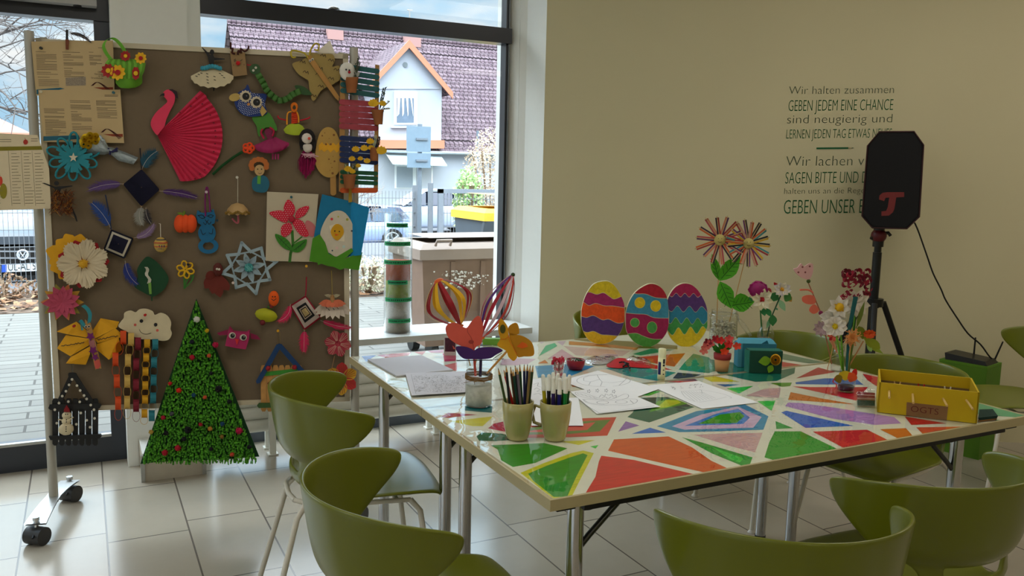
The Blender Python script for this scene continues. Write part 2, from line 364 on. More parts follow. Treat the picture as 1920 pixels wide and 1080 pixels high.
# tiled plinth with metal corner trims at the foot of the pillar
pl = sroot('trim_2', (.33, 4.25, 0))
a, b, c_, d_ = onz(255, 896, 0), onz(312, 905, 0), onz(382, 884, 0), V((.44, 4.45, 0)); a.z = b.z = c_.z = 0
d0 = V((.20, 4.45, 0)); q0 = V((.205, 4.20, 0)); q1 = V((.478, 4.20, 0)); q2 = V((.478, 4.45, 0)); q3 = V((.205, 4.45, 0))
MB(M(176, 166, 150, .3, 1.2)).prism([q0, q1, q2, q3], (0, 0, .125)).build('tile_cladding', pl)
mb = MB(ALU)
for q in (q0, q1): mb.box(q.x - .009, q.x + .009, q.y - .006, q.y + .012, 0, .128)
mb.build('corner_trim', pl)
MB(WWHITE).prism([q0 + V((0, 0, .126)), q1 + V((0, 0, .126)), q2 + V((0, 0, .126)), q3 + V((0, 0, .126))], (0, 0, .012)).build('ledge_top', pl)
# glowing fill panels under the ceiling, added to brighten room and tables
em = bpy.data.materials.new('fill_glow'); em.use_nodes = True; t = em.node_tree; t.nodes.clear()
e = t.nodes.new('ShaderNodeEmission'); e.inputs[0].default_value = (1, .96, .88, 1); e.inputs[1].default_value = FILL; o = t.nodes.new('ShaderNodeOutputMaterial'); t.links.new(e.outputs[0], o.inputs[0])
k = 0
for cy in (-2.4, 1.9):
    for cx in (-2.6, .4, 3.2, 5.6):
        t_ = thing('fill_panel', 'added square fill light panel %s, %s' % (('behind the viewer', 'in the row above the tables')[cy > 0], ('far left', 'left of the middle', 'right of the middle', 'far right')[[-2.6, .4, 3.2, 5.6].index(cx)]), 'fill light', (cx, cy, 2.9), 'added fill light panels')
        MB(WHITE).box(cx - .62, cx + .62, cy - .32, cy + .32, 2.96, 3.0).build('housing', t_)
        MB(em).box(cx - .6, cx + .6, cy - .3, cy + .3, 2.95, 2.959).build('glow_face', t_)
# radiator: stacked horizontal tubes in front of the window
rd = thing('radiator', 'low white radiator of horizontal tubes standing below the window shelf', 'radiator', (1.25, 4.42, 0))
RW = M(200, 200, 192, .35, 1.3, noise=.02); mb = MB(RW)
for i in range(5): 
    z = .145 + i * .068
    mb.tube([(.56, 4.43, z), (1.98, 4.43, z)], .036, 14)
mb.build('heating_tube', rd)
MB(RW).box(.60, .66, 4.46, 4.50, .12, .46).build('header', rd); MB(RW).box(1.88, 1.94, 4.46, 4.5, .12, .46).build('header', rd)
for u in (.835, 1.75):
    for v_ in (4.36, 4.475):
        MB(RW).box(u - .016, u + .016, v_ - .014, v_ + .014, .004, .40).box(u - .026, u + .026, v_ - .024, v_ + .024, 0, .008).build('leg', rd)

# ================================================================== outside
struct('ground', MB(PAVE).box(-14, 22, 4.72, 9.65, -.2, -.01))
struct('road', MB(M(110, 110, 114, .9, .75, noise=.2)).box(-30, 60, 11.2, 17.2, -1, -.03).box(-40, 90, 17.2, 40.0, -1, -.8))
struct('lawn', MB(M(110, 116, 80, .95, 1.2, noise=.3)).box(-40, 90, 40.0, 90, -1, -.79))
struct('soil_bed', MB(M(90, 72, 58, .95, 1.0, noise=.5, ns=18, bump=.8)).box(-14, 22, 9.65, 11.2, -.2, -.005))
mb = MB(); ms_ = [M(128, 92, 64, .9, 1.0), M(96, 66, 48, .9, 1.0), M(150, 116, 86, .9, 1.0)]
for i in range(1500):
    mb.m(ms_[i % 3]); u = rnd.uniform(-2.5, 7); v_ = rnd.uniform(9.7, 11.15); a = rnd.uniform(0, 6.3); r = rnd.uniform(.025, .06)
    mb.add([(u + r * math.cos(a + q), v_ + r * math.sin(a + q), rnd.uniform(0, .04)) for q in (0, 1.4, 3.1, 4.6)], [(0, 1, 2, 3)])
tag(mb.build('leaf_litter'), 'dry brown fallen leaves on the soil bed along the fence', 'leaves', kind='stuff')
WIRE = M(128, 132, 138, .5, 1.0, metal=.3)
def fence(u0, u1, v_, z1, label, name='mesh_fence', gate=False):
    t_ = thing(name, label, 'gate' if gate else 'fence', ((u0 + u1) / 2, v_, 0), None if gate else 'wire mesh fence panels')
    mb = MB(WIRE); n = int((u1 - u0) / .05)
    for i in range(n + 1):
        u = u0 + (u1 - u0) * i / n; mb.box(u - .0028, u + .0028, v_ - .003, v_ + .003, .06, z1)
    z = .1
    while z < z1 + .01:
        mb.box(u0, u1, v_ - .008, v_ - .002, z - .004, z + .004).box(u0, u1, v_ + .002, v_ + .008, z - .004, z + .004); z += .2
    mb.build('wire_mesh', t_)
    if gate:
        mb = MB(M(126, 134, 144, .5, 1.0)).box(u0 - .04, u0 + .03, v_ - .03, v_ + .03, .04, z1).box(u1 - .03, u1 + .04, v_ - .03, v_ + .03, .04, z1).box(u0 - .04, u1 + .04, v_ - .03, v_ + .03, z1 - .06, z1).box(u0, u1, v_ - .03, v_ + .03, .04, .1)
        mb.build('gate_frame', t_)
    for u in ((u0 - .14,) if gate else (u0, u1)):
        MB(M(116, 122, 130, .5, 1.0)).box(u - .03, u + .03, v_ + .012, v_ + .07, -.02, z1 + .08).build('post', t_)
fence(-2.9, -.42, 11.45, .96, 'wire mesh fence panel at the far left, before the dark car')
fence(-.34, 1.72, 11.45, .96, 'wire mesh fence panel behind the pinboard')
fence(1.8, 4.25, 11.45, 1.2, 'wire mesh fence panel behind the tall glass jar')
fence(4.53, 5.75, 11.2, 1.24, 'framed wire mesh gate behind the brown bin', 'mesh_gate', True)
# bins
def bin_(name, label, u0, u1, v0, v1, z1, body, lidc, lidh):
    t_ = thing(name, label, 'bin', ((u0 + u1) / 2, (v0 + v1) / 2, -.01)); bm_ = M(*body, .55, 1.1, noise=.15, ns=8); lm = M(*lidc, .5, 1.1, noise=.1, ns=8)
    i = .05
    mb = MB(bm_); lo = [(u0 + i, v0 + i, .12), (u1 - i, v0 + i, .12), (u1 - i, v1 - i, .12), (u0 + i, v1 - i, .12)]; hi = [(u0, v0, z1 - .1), (u1, v0, z1 - .1), (u1, v1, z1 - .1), (u0, v1, z1 - .1)]
    mb.add(lo + hi, [(3, 2, 1, 0), (0, 1, 5, 4), (1, 2, 6, 5), (2, 3, 7, 6), (3, 0, 4, 7), (4, 5, 6, 7)])
    for k in range(1, 4):
        u = u0 + (u1 - u0) * k / 4; mb.box(u - .02, u + .02, v0 - .005, v0 + .05, .2, z1 - .14)
    mb.build('body', t_)
    mb = MB(lm).box(u0 - .03, u1 + .03, v0 - .03, v1 + .03, z1 - .12, z1 - .04)
    a = .09; rows = [[(u0 - .02, v0 - .02), (u1 + .02, v0 - .02), (u1 + .02, v1 + .02), (u0 - .02, v1 + .02)], [(u0 + .02, v0 + .03), (u1 - .02, v0 + .03), (u1 - .02, v1 - .03), (u0 + .02, v1 - .03)], [(u0 + a, v0 + a), (u1 - a, v0 + a), (u1 - a, v1 - a), (u0 + a, v1 - a)]]
    for (r0, za), (r1, zb) in zip(zip(rows, (z1 - .04, z1, z1)), zip(rows[1:], (z1, z1, z1 + lidh))):
        for j in range(4):
            k = (j + 1) % 4; mb.add([(*r0[j], za), (*r0[k], za), (*r1[k], zb), (*r1[j], zb)], [(0, 1, 2, 3)])
    mb.add([(*p, z1 + lidh) for p in rows[2]], [(0, 1, 2, 3)]); mb.build('lid', t_)
    for uu in (u0 + .16, u1 - .16): MB(lm).tube([(uu - .06, v0 - .02, z1 - .01), (uu - .06, v0 - .05, z1 + .03), (uu + .06, v0 - .05, z1 + .03), (uu + .06, v0 - .02, z1 - .01)], .012, 8).build('handle', t_)
    for uu in (u0 + .14, u1 - .14):
        for vv in (v0 + .14, v1 - .14): MB(BLACK).tube([(uu - .03, vv, .07), (uu + .03, vv, .07)], .08, 14).build('wheel', t_)
    return t_
bb = bin_('waste_bin', 'brown plastic waste bin with scuffed front outside the window', 2.30, 3.32, 6.05, 6.75, .93, (122, 96, 80), (138, 120, 108), .04)
mb = MB(M(206, 198, 188, .8, 1.1)); Sb = Surf((740, 480, 3.376), (0, 6.04, 0), (0, -1, 0))
for i in range(120):
    x = rnd.gauss(440, 90); y = rnd.uniform(95, 205) if x < 520 else rnd.uniform(120, 190); a = rnd.uniform(2, 12)
    sheet(mb, Sb, [(x + a * rnd.uniform(.4, 1.2) * math.cos(q), y + a * rnd.uniform(.3, 1) * math.sin(q)) for q in (0, 1.2, 2.4, 3.8, 5)], .003, .002)
mb.build('scuff_mark', bb)
yb = bin_('waste_bin', 'dark grey waste bin with yellow lid beyond the brown bin', 3.60, 4.75, 7.7, 8.5, 1.12, (74, 82, 90), (226, 180, 60), .14)
MB(M(60, 66, 72, .5, 1.1)).prism([(3.54, 7.68, .78), (3.72, 7.62, .78), (3.74, 7.62, 1.0), (3.58, 7.68, 1.0)], (0, .05, 0)).build('tipping_bracket', yb)
# road sign seen from the back
sg = thing('road_sign', 'grey back of two road sign plates on a pole beyond the fence', 'sign', (4.51, 12, -.03))
GS = M(120, 130, 140, .5, 1.0, metal=.3)
MB(GS).tube([(4.51, 12, -.03), (4.51, 12, 2.17)], .035, 12).build('pole', sg)
for (x0, y0, x1, y1) in ((762, 238, 807, 284), (763, 288, 807, 314)):
    a, b = onv(x0, y1, 11.94), onv(x1, y0, 11.94); MB(M(120, 140, 156, .5, 1.0)).box(a.x, b.x, 11.92, 11.94, a.z, b.z).build('sign_plate', sg)
    MB(GS).box(4.42, 4.60, 11.9, 12.04, (a.z + b.z) / 2 - .015, (a.z + b.z) / 2 + .015).build('clamp', sg)
# cars
def car(label, o, ang, ln, wd, ht, col, plate=None, zb=0):
    t_ = thing('car', label, 'car', o); c_, s_ = math.cos(ang), math.sin(ang); o = V(o)
    P = lambda x, y, z: o + V((x * c_ - y * s_, x * s_ + y * c_, z))      # x: forward, y: left
    bm_ = M(*col, .25, 1.2, metal=.3, noise=.03, coat=.6); f = ln / 2
    st = [(-f, .45, .8, .72), (-f + .12, .32, .98, .95), (-f + .9, .25, 1.0, 1), (0, .22, .98, 1), (f * .45, .22, .95, 1), (f * .78, .25, .86, .98), (f - .12, .28, .72, .9), (f, .36, .6, .7)]
    mb = MB(bm_); rows = []
    for x, a, b, k in st:
        h = wd / 2 * k; b *= ht / 1.5
        rows.append([P(x, y, z) for y, z in ((-h * .9, a), (-h, a + .12), (-h, b - .18), (-h * .92, b - .04), (-h * .6, b), (h * .6, b), (h * .92, b - .04), (h, b - .18), (h, a + .12), (h * .9, a))])
    mb.grid(rows, True, True); mb.add(rows[0], [list(range(10))]); mb.add(rows[-1], [list(range(9, -1, -1))])
    rf = []
    for x, z, k in ((-f + .1, .96, .86), (-f + .45, 1.42, .74), (-.3, 1.5, .72), (.25, 1.46, .72), (f * .52, .95, .86)):
        z *= ht / 1.5; h = wd / 2 * k; rf.append([P(x, -h, z), P(x, -h * .8, z + .03), P(x, h * .8, z + .03), P(x, h, z)])
    mb.grid(rf, True); mb.build('body', t_)
    gm = M(40, 60, 84, .08, 1.0, noise=0, spec=.8); zl, zh = .98 * ht / 1.5, 1.40 * ht / 1.5; mb = MB(gm)
    for sgn in (-1, 1):
        h = wd / 2
        for xa, xb, ka, kb in ((-f + .4, -f * .35, -f + .62, -f * .35), (-f * .32, .12 * f, -f * .32, .1 * f), (.15 * f, f * .46, .13 * f, .16 * f)):
            MB(gm).add([P(xa, sgn * h * .9, zl), P(xb, sgn * h * .9, zl), P(kb, sgn * h * .75, zh), P(ka, sgn * h * .75, zh)], [(0, 1, 2, 3)]).build('side_window', t_)
    MB(gm).add([P(f * .5, -wd * .40, zl), P(f * .5, wd * .40, zl), P(.3, wd * .33, 1.43 * ht / 1.5), P(.3, -wd * .33, 1.43 * ht / 1.5)], [(0, 1, 2, 3)]).build('windscreen', t_)
    for x in (-f * .62, f * .62):
        for sgn in (-1, 1):
            mb = MB(BLACK).tube([P(x, sgn * (wd / 2 - .2), .32), P(x, sgn * (wd / 2 + .01), .32)], .32, 20)
            mb.m(M(170, 172, 176, .3, 1.2, metal=.6))
            for q in range(5):
                a = 2 * PI * q / 5; mb.tube([P(x, sgn * (wd / 2 + .02), .32), P(x + .2 * math.cos(a), sgn * (wd / 2 + .02), .32 + .2 * math.sin(a))], .03, 6)
            mb.tube([P(x + .21 * math.cos(a), sgn * (wd / 2 + .02), .32 + .21 * math.sin(a)) for a in [2 * PI * q / 16 for q in range(16)]], .02, 6, closed=True)
            mb.build('wheel', t_)
    return t_, P
cv, P = car('dark grey car parked nose towards the fence at the far left', (-.93 + .35, 14.55, -.03), -PI / 2, 4.2, 1.85, 1.45, (70, 76, 84))
Sc = Surf((0, 300, 3.6), (0, 12.36, 0), (0, -1, 0))
mb = MB(BLACK); sheet(mb, Sc, [(-300, 590), (440, 600), (440, 690), (-300, 690)], .0, .03); sheet(mb, Sc, [(-300, 775), (440, 780), (420, 900), (-280, 900)], .0, .03)
mb.m(M(150, 154, 160, .3, 1.2, metal=.6))
for y in (610, 655): sheet(mb, Sc, [(-300, y), (440, y + 4), (440, y + 14), (-300, y + 10)], .03, .01)
mb.build('grille', cv)
mb = MB(M(205, 208, 212, .2, 1.2, metal=.5)); q = ell(153, 641, 36, 32, n=28); mb.tube([Sc(x, y, .05) for x, y in q], .012, 6, closed=True)
for l in ([(133, 618), (153, 650), (173, 618)], [(124, 632), (138, 668), (153, 640), (168, 668), (182, 632)]): line(mb, Sc, l, .010, .05)
mb.build('badge', cv)
mb = MB(M(210, 214, 218, .5, 1.2)); sheet(mb, Sc, [(12, 705), (345, 690), (345, 745), (12, 758)], .04, .01); mb.m(M(40, 80, 190, .5, 1.0)); sheet(mb, Sc, [(12, 705), (45, 703), (45, 756), (12, 758)], .051, .002)
mb.m(INK); ex = (Sc(330, 692) - Sc(60, 703)).normalized(); mb.text('UL-AL 5', Sc(56, 748, .055), ex, V((0, 0, 1)), width=(Sc(245, 698) - Sc(60, 703)).length, height=.095)
mb.build('number_plate', cv)
for x in (-260, 330): 
    mb = MB(M(200, 210, 218, .1, 1.1)); sheet(mb, Sc, [(x, 590), (x + 100, 598), (x + 96, 650), (x + 10, 650)], .02, .05); mb.build('headlamp', cv)
q = onv(800, 420, 30); car('silver estate car parked sideways behind the mesh gate', (q.x, 30, -.8), PI, 4.6, 1.8, 1.62, (176, 186, 204))
q = onv(640, 420, 24); car('pale blue car parked behind the fence beside the silver estate', (q.x, 24, -.8), PI, 4.0, 1.75, 1.3, (150, 166, 206))
# plants
def foliage(mb, c, r, n, leaf_, cols):
    for i in range(n):
        d = V((rnd.gauss(0, 1), rnd.gauss(0, 1), rnd.gauss(0, 1))).normalized() * rnd.uniform(.55, 1) ; p = V(c) + V((d.x * r[0], d.y * r[1], d.z * r[2]))
        mb.m(cols[i % len(cols)]); a = V((rnd.gauss(0, 1), rnd.gauss(0, 1), rnd.gauss(0, 1))).normalized() * leaf_ * rnd.uniform(.6, 1.3); b = a.orthogonal().normalized() * leaf_ * .5
        mb.add([p - a * .5, p + b * .6, p + a * .5, p - b * .6], [(0, 1, 2, 3)])
    return mb
def shrub(name, label, c, r, n, lf, cols, stemc=(120, 100, 80)):
    c = V(c); t_ = thing(name, label, 'shrub', (c.x, c.y, -.02))
    foliage(MB(), c, r, n, lf, cols).build('foliage', t_)
    mb = MB(M(*stemc, .9, 1.2))
    for i in range(10):
        a = rnd.uniform(0, 6.3); mb.tube([(c.x + .04 * math.cos(a), c.y + .04 * math.sin(a), -.02), (c.x + r[0] * .3 * math.cos(a), c.y + r[1] * .3 * math.sin(a), c.z * .6), (c.x + r[0] * .7 * math.cos(a), c.y + r[1] * .7 * math.sin(a), c.z + r[2] * .5)], .015, 5)
    mb.build('stem', t_)
shrub('ivy', 'green ivy growing beside the mesh gate', onv(878, 385, 12.2) , (.24, .3, .62), 1500, .07, [M(140, 170, 100, .6, 1.1), M(104, 140, 76, .6, 1.1), M(186, 200, 140, .6, 1.1)])
shrub('dry_shrub', 'tall dry beige shrub beyond the ivy', onv(922, 330, 13.6), (.52, .6, .85), 3500, .05, [M(186, 166, 140, .9, 1.1), M(160, 140, 116, .9, 1.1), M(206, 190, 166, .9, 1.1)])
shrub('hydrangea', 'pale faded hydrangea bush on the soil bed, left of the tall jar', onv(690, 515, 9.9), (.42, .3, .24), 1100, .05, [M(190, 180, 160, .9, 1.1), M(170, 168, 140, .9, 1.1), M(150, 140, 120, .9, 1.1)])
shrub('dry_shrub', 'low bare brown shrub at the foot of the fence, far left', onv(10, 545, 10.9), (.4, .2, .2), 400, .05, [M(130, 100, 80, .9, 1.1), M(110, 90, 70, .9, 1.1)])
def twig(mb, p, d, l, r, dep, rr, droop=.0):
    q = p + d * l * .5 + V((rr.gauss(0, .04), rr.gauss(0, .04), rr.gauss(0, .04))) * l; e = p + d * l + V((0, 0, -droop * l))
    mb.tube([p, q, e], [r, r * .8, r * .6], 5, caps=False)
    if dep:
        for i in range(rr.choice((2, 3, 3))):
            nd = (d + V((rr.gauss(0, .55), rr.gauss(0, .4), rr.gauss(0.05, .45)))).normalized(); twig(mb, q.lerp(e, rr.uniform(.2, 1)), nd, l * rr.uniform(.6, .85), r * .6, dep - 1, rr, droop)
def baretree(label, base, h, d0, dep, seed, r=.1, cat='tree', name='bare_tree', droop=.05, l=1.1, col=(96, 88, 84)):
    t_ = thing(name, label, cat, base); rr = random.Random(seed); bm_ = M(*col, .9, 1.1)
    b = V(base); top = b + V(d0) * h; MB(bm_).tube([b, b.lerp(top, .5) + V((.05, 0, 0)), top], [r, r * .8, r * .6], 8).build('trunk', t_)
    mb = MB(bm_)
    for i in range(9):
        a = rr.uniform(0, 6.3); twig(mb, b.lerp(top, rr.uniform(.45, 1)), (V(d0) * .6 + V((math.cos(a), math.sin(a) * .6, rr.uniform(.0, .6)))).normalized(), l * rr.uniform(.8, 1.3), r * .42, dep, rr, droop)
    mb.build('branches', t_)
baretree('leafless tree beyond the fence at the far left', (-4.0, 19.6, -.8), 4.0, (.32, 0, .95), 5, 3, .13, l=1.35)
baretree('leafless tree further back behind the pinboard posts', (2.6, 33, -.8), 4.5, (-.15, 0, .98), 5, 9, .12, l=1.3)
baretree('leafless twiggy shrub along the fence behind the glass jar', (3.5, 12.3, -.03), .9, (.0, 0, 1), 4, 5, .03, 'shrub', 'bare_shrub', .08, .36, (150, 138, 130))
# house across the road
hs = thing('house', 'white house with tiled roof and gabled dormer across the road', 'house', (18, 47, -.8))
HV = 42.0; EZ = onv(850, 283, HV).z; RL = onv(426, 42, HV + 5.5); RZ = (RL.z + onv(945, 88, HV + 5.5).z) / 2; UL, UR = RL.x, 34.0
HW = M(176, 180, 188, .85, 1.0, noise=.04, ns=2); TRIM = M(200, 130, 100, .7, 1.0)
MB(HW).box(UL + .3, UR, HV, HV + 11, -.8, EZ).prism([(UL + .3, HV, EZ), (UL + .3, HV + 11, EZ), (UL + .3, HV + 5.5, RZ - .1)], (.2, 0, 0)).build('wall', hs)
TILE = brick_mat('roof_tiles', (124, 106, 112), (106, 88, 96), (56, 46, 50), .26, .3, (0, 0), .02, .5, False, .8, .2, .5, .3)
nr, nc = 30, 260; rows = []
for i in range(nr):
    for f0 in (0, 1):
        t_ = (i + f0) / nr; y, z = HV - .4 + 5.9 * t_, EZ - .12 + (RZ - EZ + .12) * t_
        rows.append([(UL + (UR - UL) * j / nc, y, z + (.05 if f0 == 0 else -.02) + .028 * math.sin(j * PI)+ .03 * math.sin(j * 2 * PI / 2.5)) for j in range(nc + 1)])
mb = MB(TILE).grid(rows, False); mb.grid([[(UL, HV + 5.5, RZ), (UR, HV + 5.5, RZ)], [(UL, HV + 11.3, EZ - .1), (UR, HV + 11.3, EZ - .1)]], False)
mb.tube([(UL, HV + 5.5, RZ + .02), (UR, HV + 5.5, RZ + .02)], .12, 8); mb.build('roof', hs)
Sd = Surf((380, 0, 3.0), (0, HV - .25, 0), (0, -1, 0))
gl = [Sd(985, 405), Sd(1150, 262), Sd(1345, 515), Sd(1340, 805), Sd(985, 790)]
gl[0].z = gl[2].z = (gl[0].z + gl[2].z) / 2; 
MB(HW).prism([gl[0], gl[1], gl[2], V((gl[2].x, gl[2].y, EZ + .2)), V((gl[0].x, gl[0].y, EZ + .2))], (0, 3.5, 0)).build('dormer_wall', hs)
ap = gl[1] + V((0, -.3, .25)); lf_ = gl[0] + V((-.5, -.3, -.25)); rg_ = gl[2] + V((.5, -.3, -.45))
mb = MB(TILE)
for e_ in (lf_, rg_): mb.prism([ap, e_, e_ + V((0, 4.6, 0)), ap + V((0, 4.6, 0))], (0, 0, -.08))
mb.build('dormer_roof', hs)
mb = MB(TRIM)
for e_ in (lf_, rg_): 
    mb.prism([ap + V((0, -.03, .05)), e_ + V((0, -.03, .05)), e_ + V((0, -.03, -.28)), ap + V((0, -.03, -.34))], (0, .08, 0))
mb.obox(Sd(980, 835, .35), Sd(1360, 835, .35) - Sd(980, 835, .35), (0, .3, 0), (0, 0, .42)); mb.build('verge_board', hs)
MB(M(120, 128, 130, .6, 1.1)).tube([Sd(1139, 364, .0), Sd(1139, 364, .06)], .13, 16).build('vent', hs)
MB(HW).obox(Sd(990, 500, .06), Sd(1335, 500, .06) - Sd(990, 500, .06), (0, .1, 0), (0, 0, .05)).build('cornice', hs)
wf = MB(M(226, 230, 232, .5, 1.05)); 
wf.prism([Sd(1078, 513, .1), Sd(1208, 517, .1), Sd(1208, 700, .1), Sd(1078, 700, .1)], (0, .1, 0)); wf.obox(Sd(1065, 718, .2), Sd(1218, 718, .2) - Sd(1065, 718, .2), (0, .2, 0), (0, 0, .06)); wo = wf.build('window', hs)
MB(M(110, 124, 140, .15, 1.0, noise=.3, ns=3)).prism([Sd(1092, 550, .12), Sd(1188, 552, .12), Sd(1188, 690, .12), Sd(1092, 690, .12)], (0, .02, 0)).build('pane', wo)
mb = MB(M(220, 222, 226, .9, 1.0))
for k_ in range(4): mb.prism([Sd(1096 + k_ * 24, 552, .14), Sd(1112 + k_ * 22, 552, .14), Sd(1106 + k_ * 26, 640, .14), Sd(1094 + k_ * 30, 655, .14)], (0, .01, 0))
mb.build('curtain', wo)
S0 = Surf((380, 0, 3.0), (0, HV - .02, 0), (0, -1, 0))
do = MB(M(222, 226, 230, .5, 1.05)).prism([S0(1080, 925), S0(1200, 930), S0(1200, 1060), S0(1080, 1060)], (0, .08, 0)).build('entrance_door', hs)
MB(M(150, 160, 170, .2, 1.0)).prism([S0(1092, 937, .03), S0(1182, 940, .03), S0(1182, 1055, .03), S0(1092, 1055, .03)], (0, .02, 0)).build('pane', do)
mb = MB(M(200, 214, 216, .3, 1.1)).prism([S0(1030, 862, .1), S0(1340, 875, .1), S0(1375, 930, 1.3), S0(1070, 920, 1.3)], (0, 0, -.04)); mb.m(WHITE)
for a, b in (((1030, 862, .1), (1070, 920, 1.3)), ((1290, 930, .8), (1290, 1060, .8))): mb.tube([S0(*a), S0(*b)], .03, 6)
mb.build('canopy', hs)
MB(M(160, 166, 170, .5, 1.1)).tube([(UL, HV - .45, EZ - .12), (UR, HV - .45, EZ - .12)], .08, 8).build('gutter', hs)
for (x0, x1, y0) in ((696, 784, 152), (1130, 1218, 200)):
    a = Sd.z(380, 0, 3.0); p0, p1 = onv(380 + x0 / 3, y0 / 3 + 2, HV + 5.3), onv(380 + x1 / 3, y0 / 3 + 2, HV + 5.3)
    MB(M(168, 128, 122, .8, 1.1)).box(p0.x, p1.x, HV + 5.0, HV + 5.6, RZ - .5, p0.z + .1).build('chimney', hs)
p = onv(768, 50, HV + 5.3); MB(ALU).tube([(p.x, HV + 5.3, RZ), (p.x, HV + 5.3, onv(768, 18, HV + 5.3).z)], .035, 6).tube([(p.x - .15, HV + 5.3, onv(768, 19, HV + 5.3).z), (p.x + .15, HV + 5.3, onv(768, 19, HV + 5.3).z)], .03, 6).build('antenna', hs)
p = onv(895, 300, HV - 2); MB(GS).tube([(p.x, HV - 2, -.03), (p.x, HV - 2, onv(895, 245, HV - 2).z)], .07, 8).build('wire_mast'); o = bpy.data.objects['wire_mast']; tag(o, 'thin grey mast standing before the house, right of the dormer', 'mast')
h2 = thing('house', 'distant house with red roof at the far left', 'house', (-4.5, 44, -.8))
a, b = onv(-40, 225, 44), onv(58, 252, 44)
MB(HW).box(-10, b.x - .3, 44, 50, -.03, b.z).build('wall', h2)
MB(M(206, 132, 112, .8, 1.1, noise=.2)).prism([(-10, 43.6, b.z - .1), (b.x, 43.6, b.z - .1), (b.x - 2.4, 47, a.z + .6), (-10, 47, a.z + .6)], (0, 0, .15)).build('roof', h2)
# ================================================================== pinboard on castors
BA = V((-.155, 3.863, 0)); BE = V((.968794, -.247869, 0)); BN = V((-.247869, -.968794, 0)); UP = V((0, 0, 1))
def bw(x, z, o=0): return BA + BE * x + UP * z + BN * o
pb = thing('pinboard', 'grey fabric pinboard on a wheeled stand, covered with children\'s crafts', 'pinboard', bw(.6, 0))
FAB = M(104, 90, 72, .95, 1.18, noise=.06, ns=60, spec=.1)
MB(FAB).obox(bw(.045, .49, -.02), BE * 1.15, UP * 1.45, BN * .034).build('panel', pb)
mb = MB(M(160, 150, 128, .5, 1.5, noise=.03))
mb.obox(bw(.028, .474, -.022), BE * .022, UP * 1.482, BN * .042).obox(bw(1.19, .474, -.022), BE * .022, UP * 1.482, BN * .042)
mb.obox(bw(.028, .474, -.022), BE * 1.184, UP * .02, BN * .042).obox(bw(.028, 1.936, -.022), BE * 1.184, UP * .02, BN * .042); mb.build('frame', pb)
PST = M(150, 146, 136, .35, 1.4, metal=.3, noise=.02)
for x in (0.0, 1.235):
    MB(PST).tube([bw(x, .085, 0), bw(x, 1.985, 0)], .018, 14).build('post', pb)
    sgn = 1 if x == 0 else -1
    MB(PST).tube([bw(x + .015 * sgn, 1.955, 0), bw(x + .06 * sgn, 1.962, 0), bw(x + .075 * sgn, 1.94, 0)], .004, 6).build('hook', pb)
    mb = MB(ALU); rows = []
    for i in range(9):
        t = (i - 4) / 4; rows.append([bw(x + q * (.028 + .012 * abs(t)), .09 + .022 * (1 - t * t) - .006, t * .24) for q in (-1, 1)])
    for dz in (0, .006): mb.grid([[p + UP * dz for p in r] for r in rows])
    ft = mb.build('foot', pb)
    for t in (-1, 1):
        c = bw(x, 0, t * .225)
        MB(CHROME).tube([c + UP * .055, c + UP * .098], .008, 8).tube([c + UP * .098, c + UP * .112], .014, 6).build('stem_bolt', ft)
        mb = MB(M(40, 38, 38, .4, 1.0)); d = BE * .02 + BN * .01; 
        mb.tube([c + UP * .036 - d * 1.6, c + UP * .036 + d * 1.6], .036, 20); mb.m(M(110, 108, 104, .5, 1.0)); mb.tube([c + UP * .036 - d * 1.62, c + UP * .036 - d * 1.58], .03, 20); mb.m(BLACK); mb.tube([c + UP * .036 - d * 1.66, c + UP * .036 - d * 1.58], .018, 16)
        mb.tube([c + UP * .055 + BN * .02, c + UP * .045 + BN * .05], .004, 6)
        mb.build('castor', ft)
BS = Surf((0, 0, 1), bw(0, 0, .023), BN)
A, B, Cz, D, E, Fz, Hz, Pz = BS.z(0, 40, 3.8575), BS.z(280, 60, 3.8575), BS.z(0, 300, 3.6), BS.z(340, 320, 3.8575), BS.z(0, 560, 3.6), BS.z(340, 540, 3.375), BS.z(540, 60, 3.373), BS.z(60, 60, 4.909)
def T(name, label, cat, S, x, y, group=None): return thing(name, label, cat, S(x, y, .004), group)
def part(name, par, mat, fn):
    mb = MB(mat); fn(mb); return mb.build(name, par)
GR = M(84, 130, 40, .8); YEL = M(206, 160, 20, .7); RED = M(150, 20, 28, .7); PINK = M(186, 52, 74, .75); TEAL = M(30, 116, 128, .7); NAVY = M(22, 24, 44, .8); CREAM = M(196, 176, 128, .75); WOOD = M(170, 130, 82, .7); MAG = M(130, 14, 70, .8); DGR = M(20, 62, 34, .75); BLK = M(16, 15, 16, .6, 1.2); WHT = M(190, 184, 168, .75); ORG_ = M(206, 80, 20, .7); PURP = M(64, 36, 96, .8); SAL = M(204, 96, 80, .7); BRN = M(96, 40, 24, .8); KRAFT = M(140, 110, 76, .85); CLAY = M(146, 84, 48, .8)

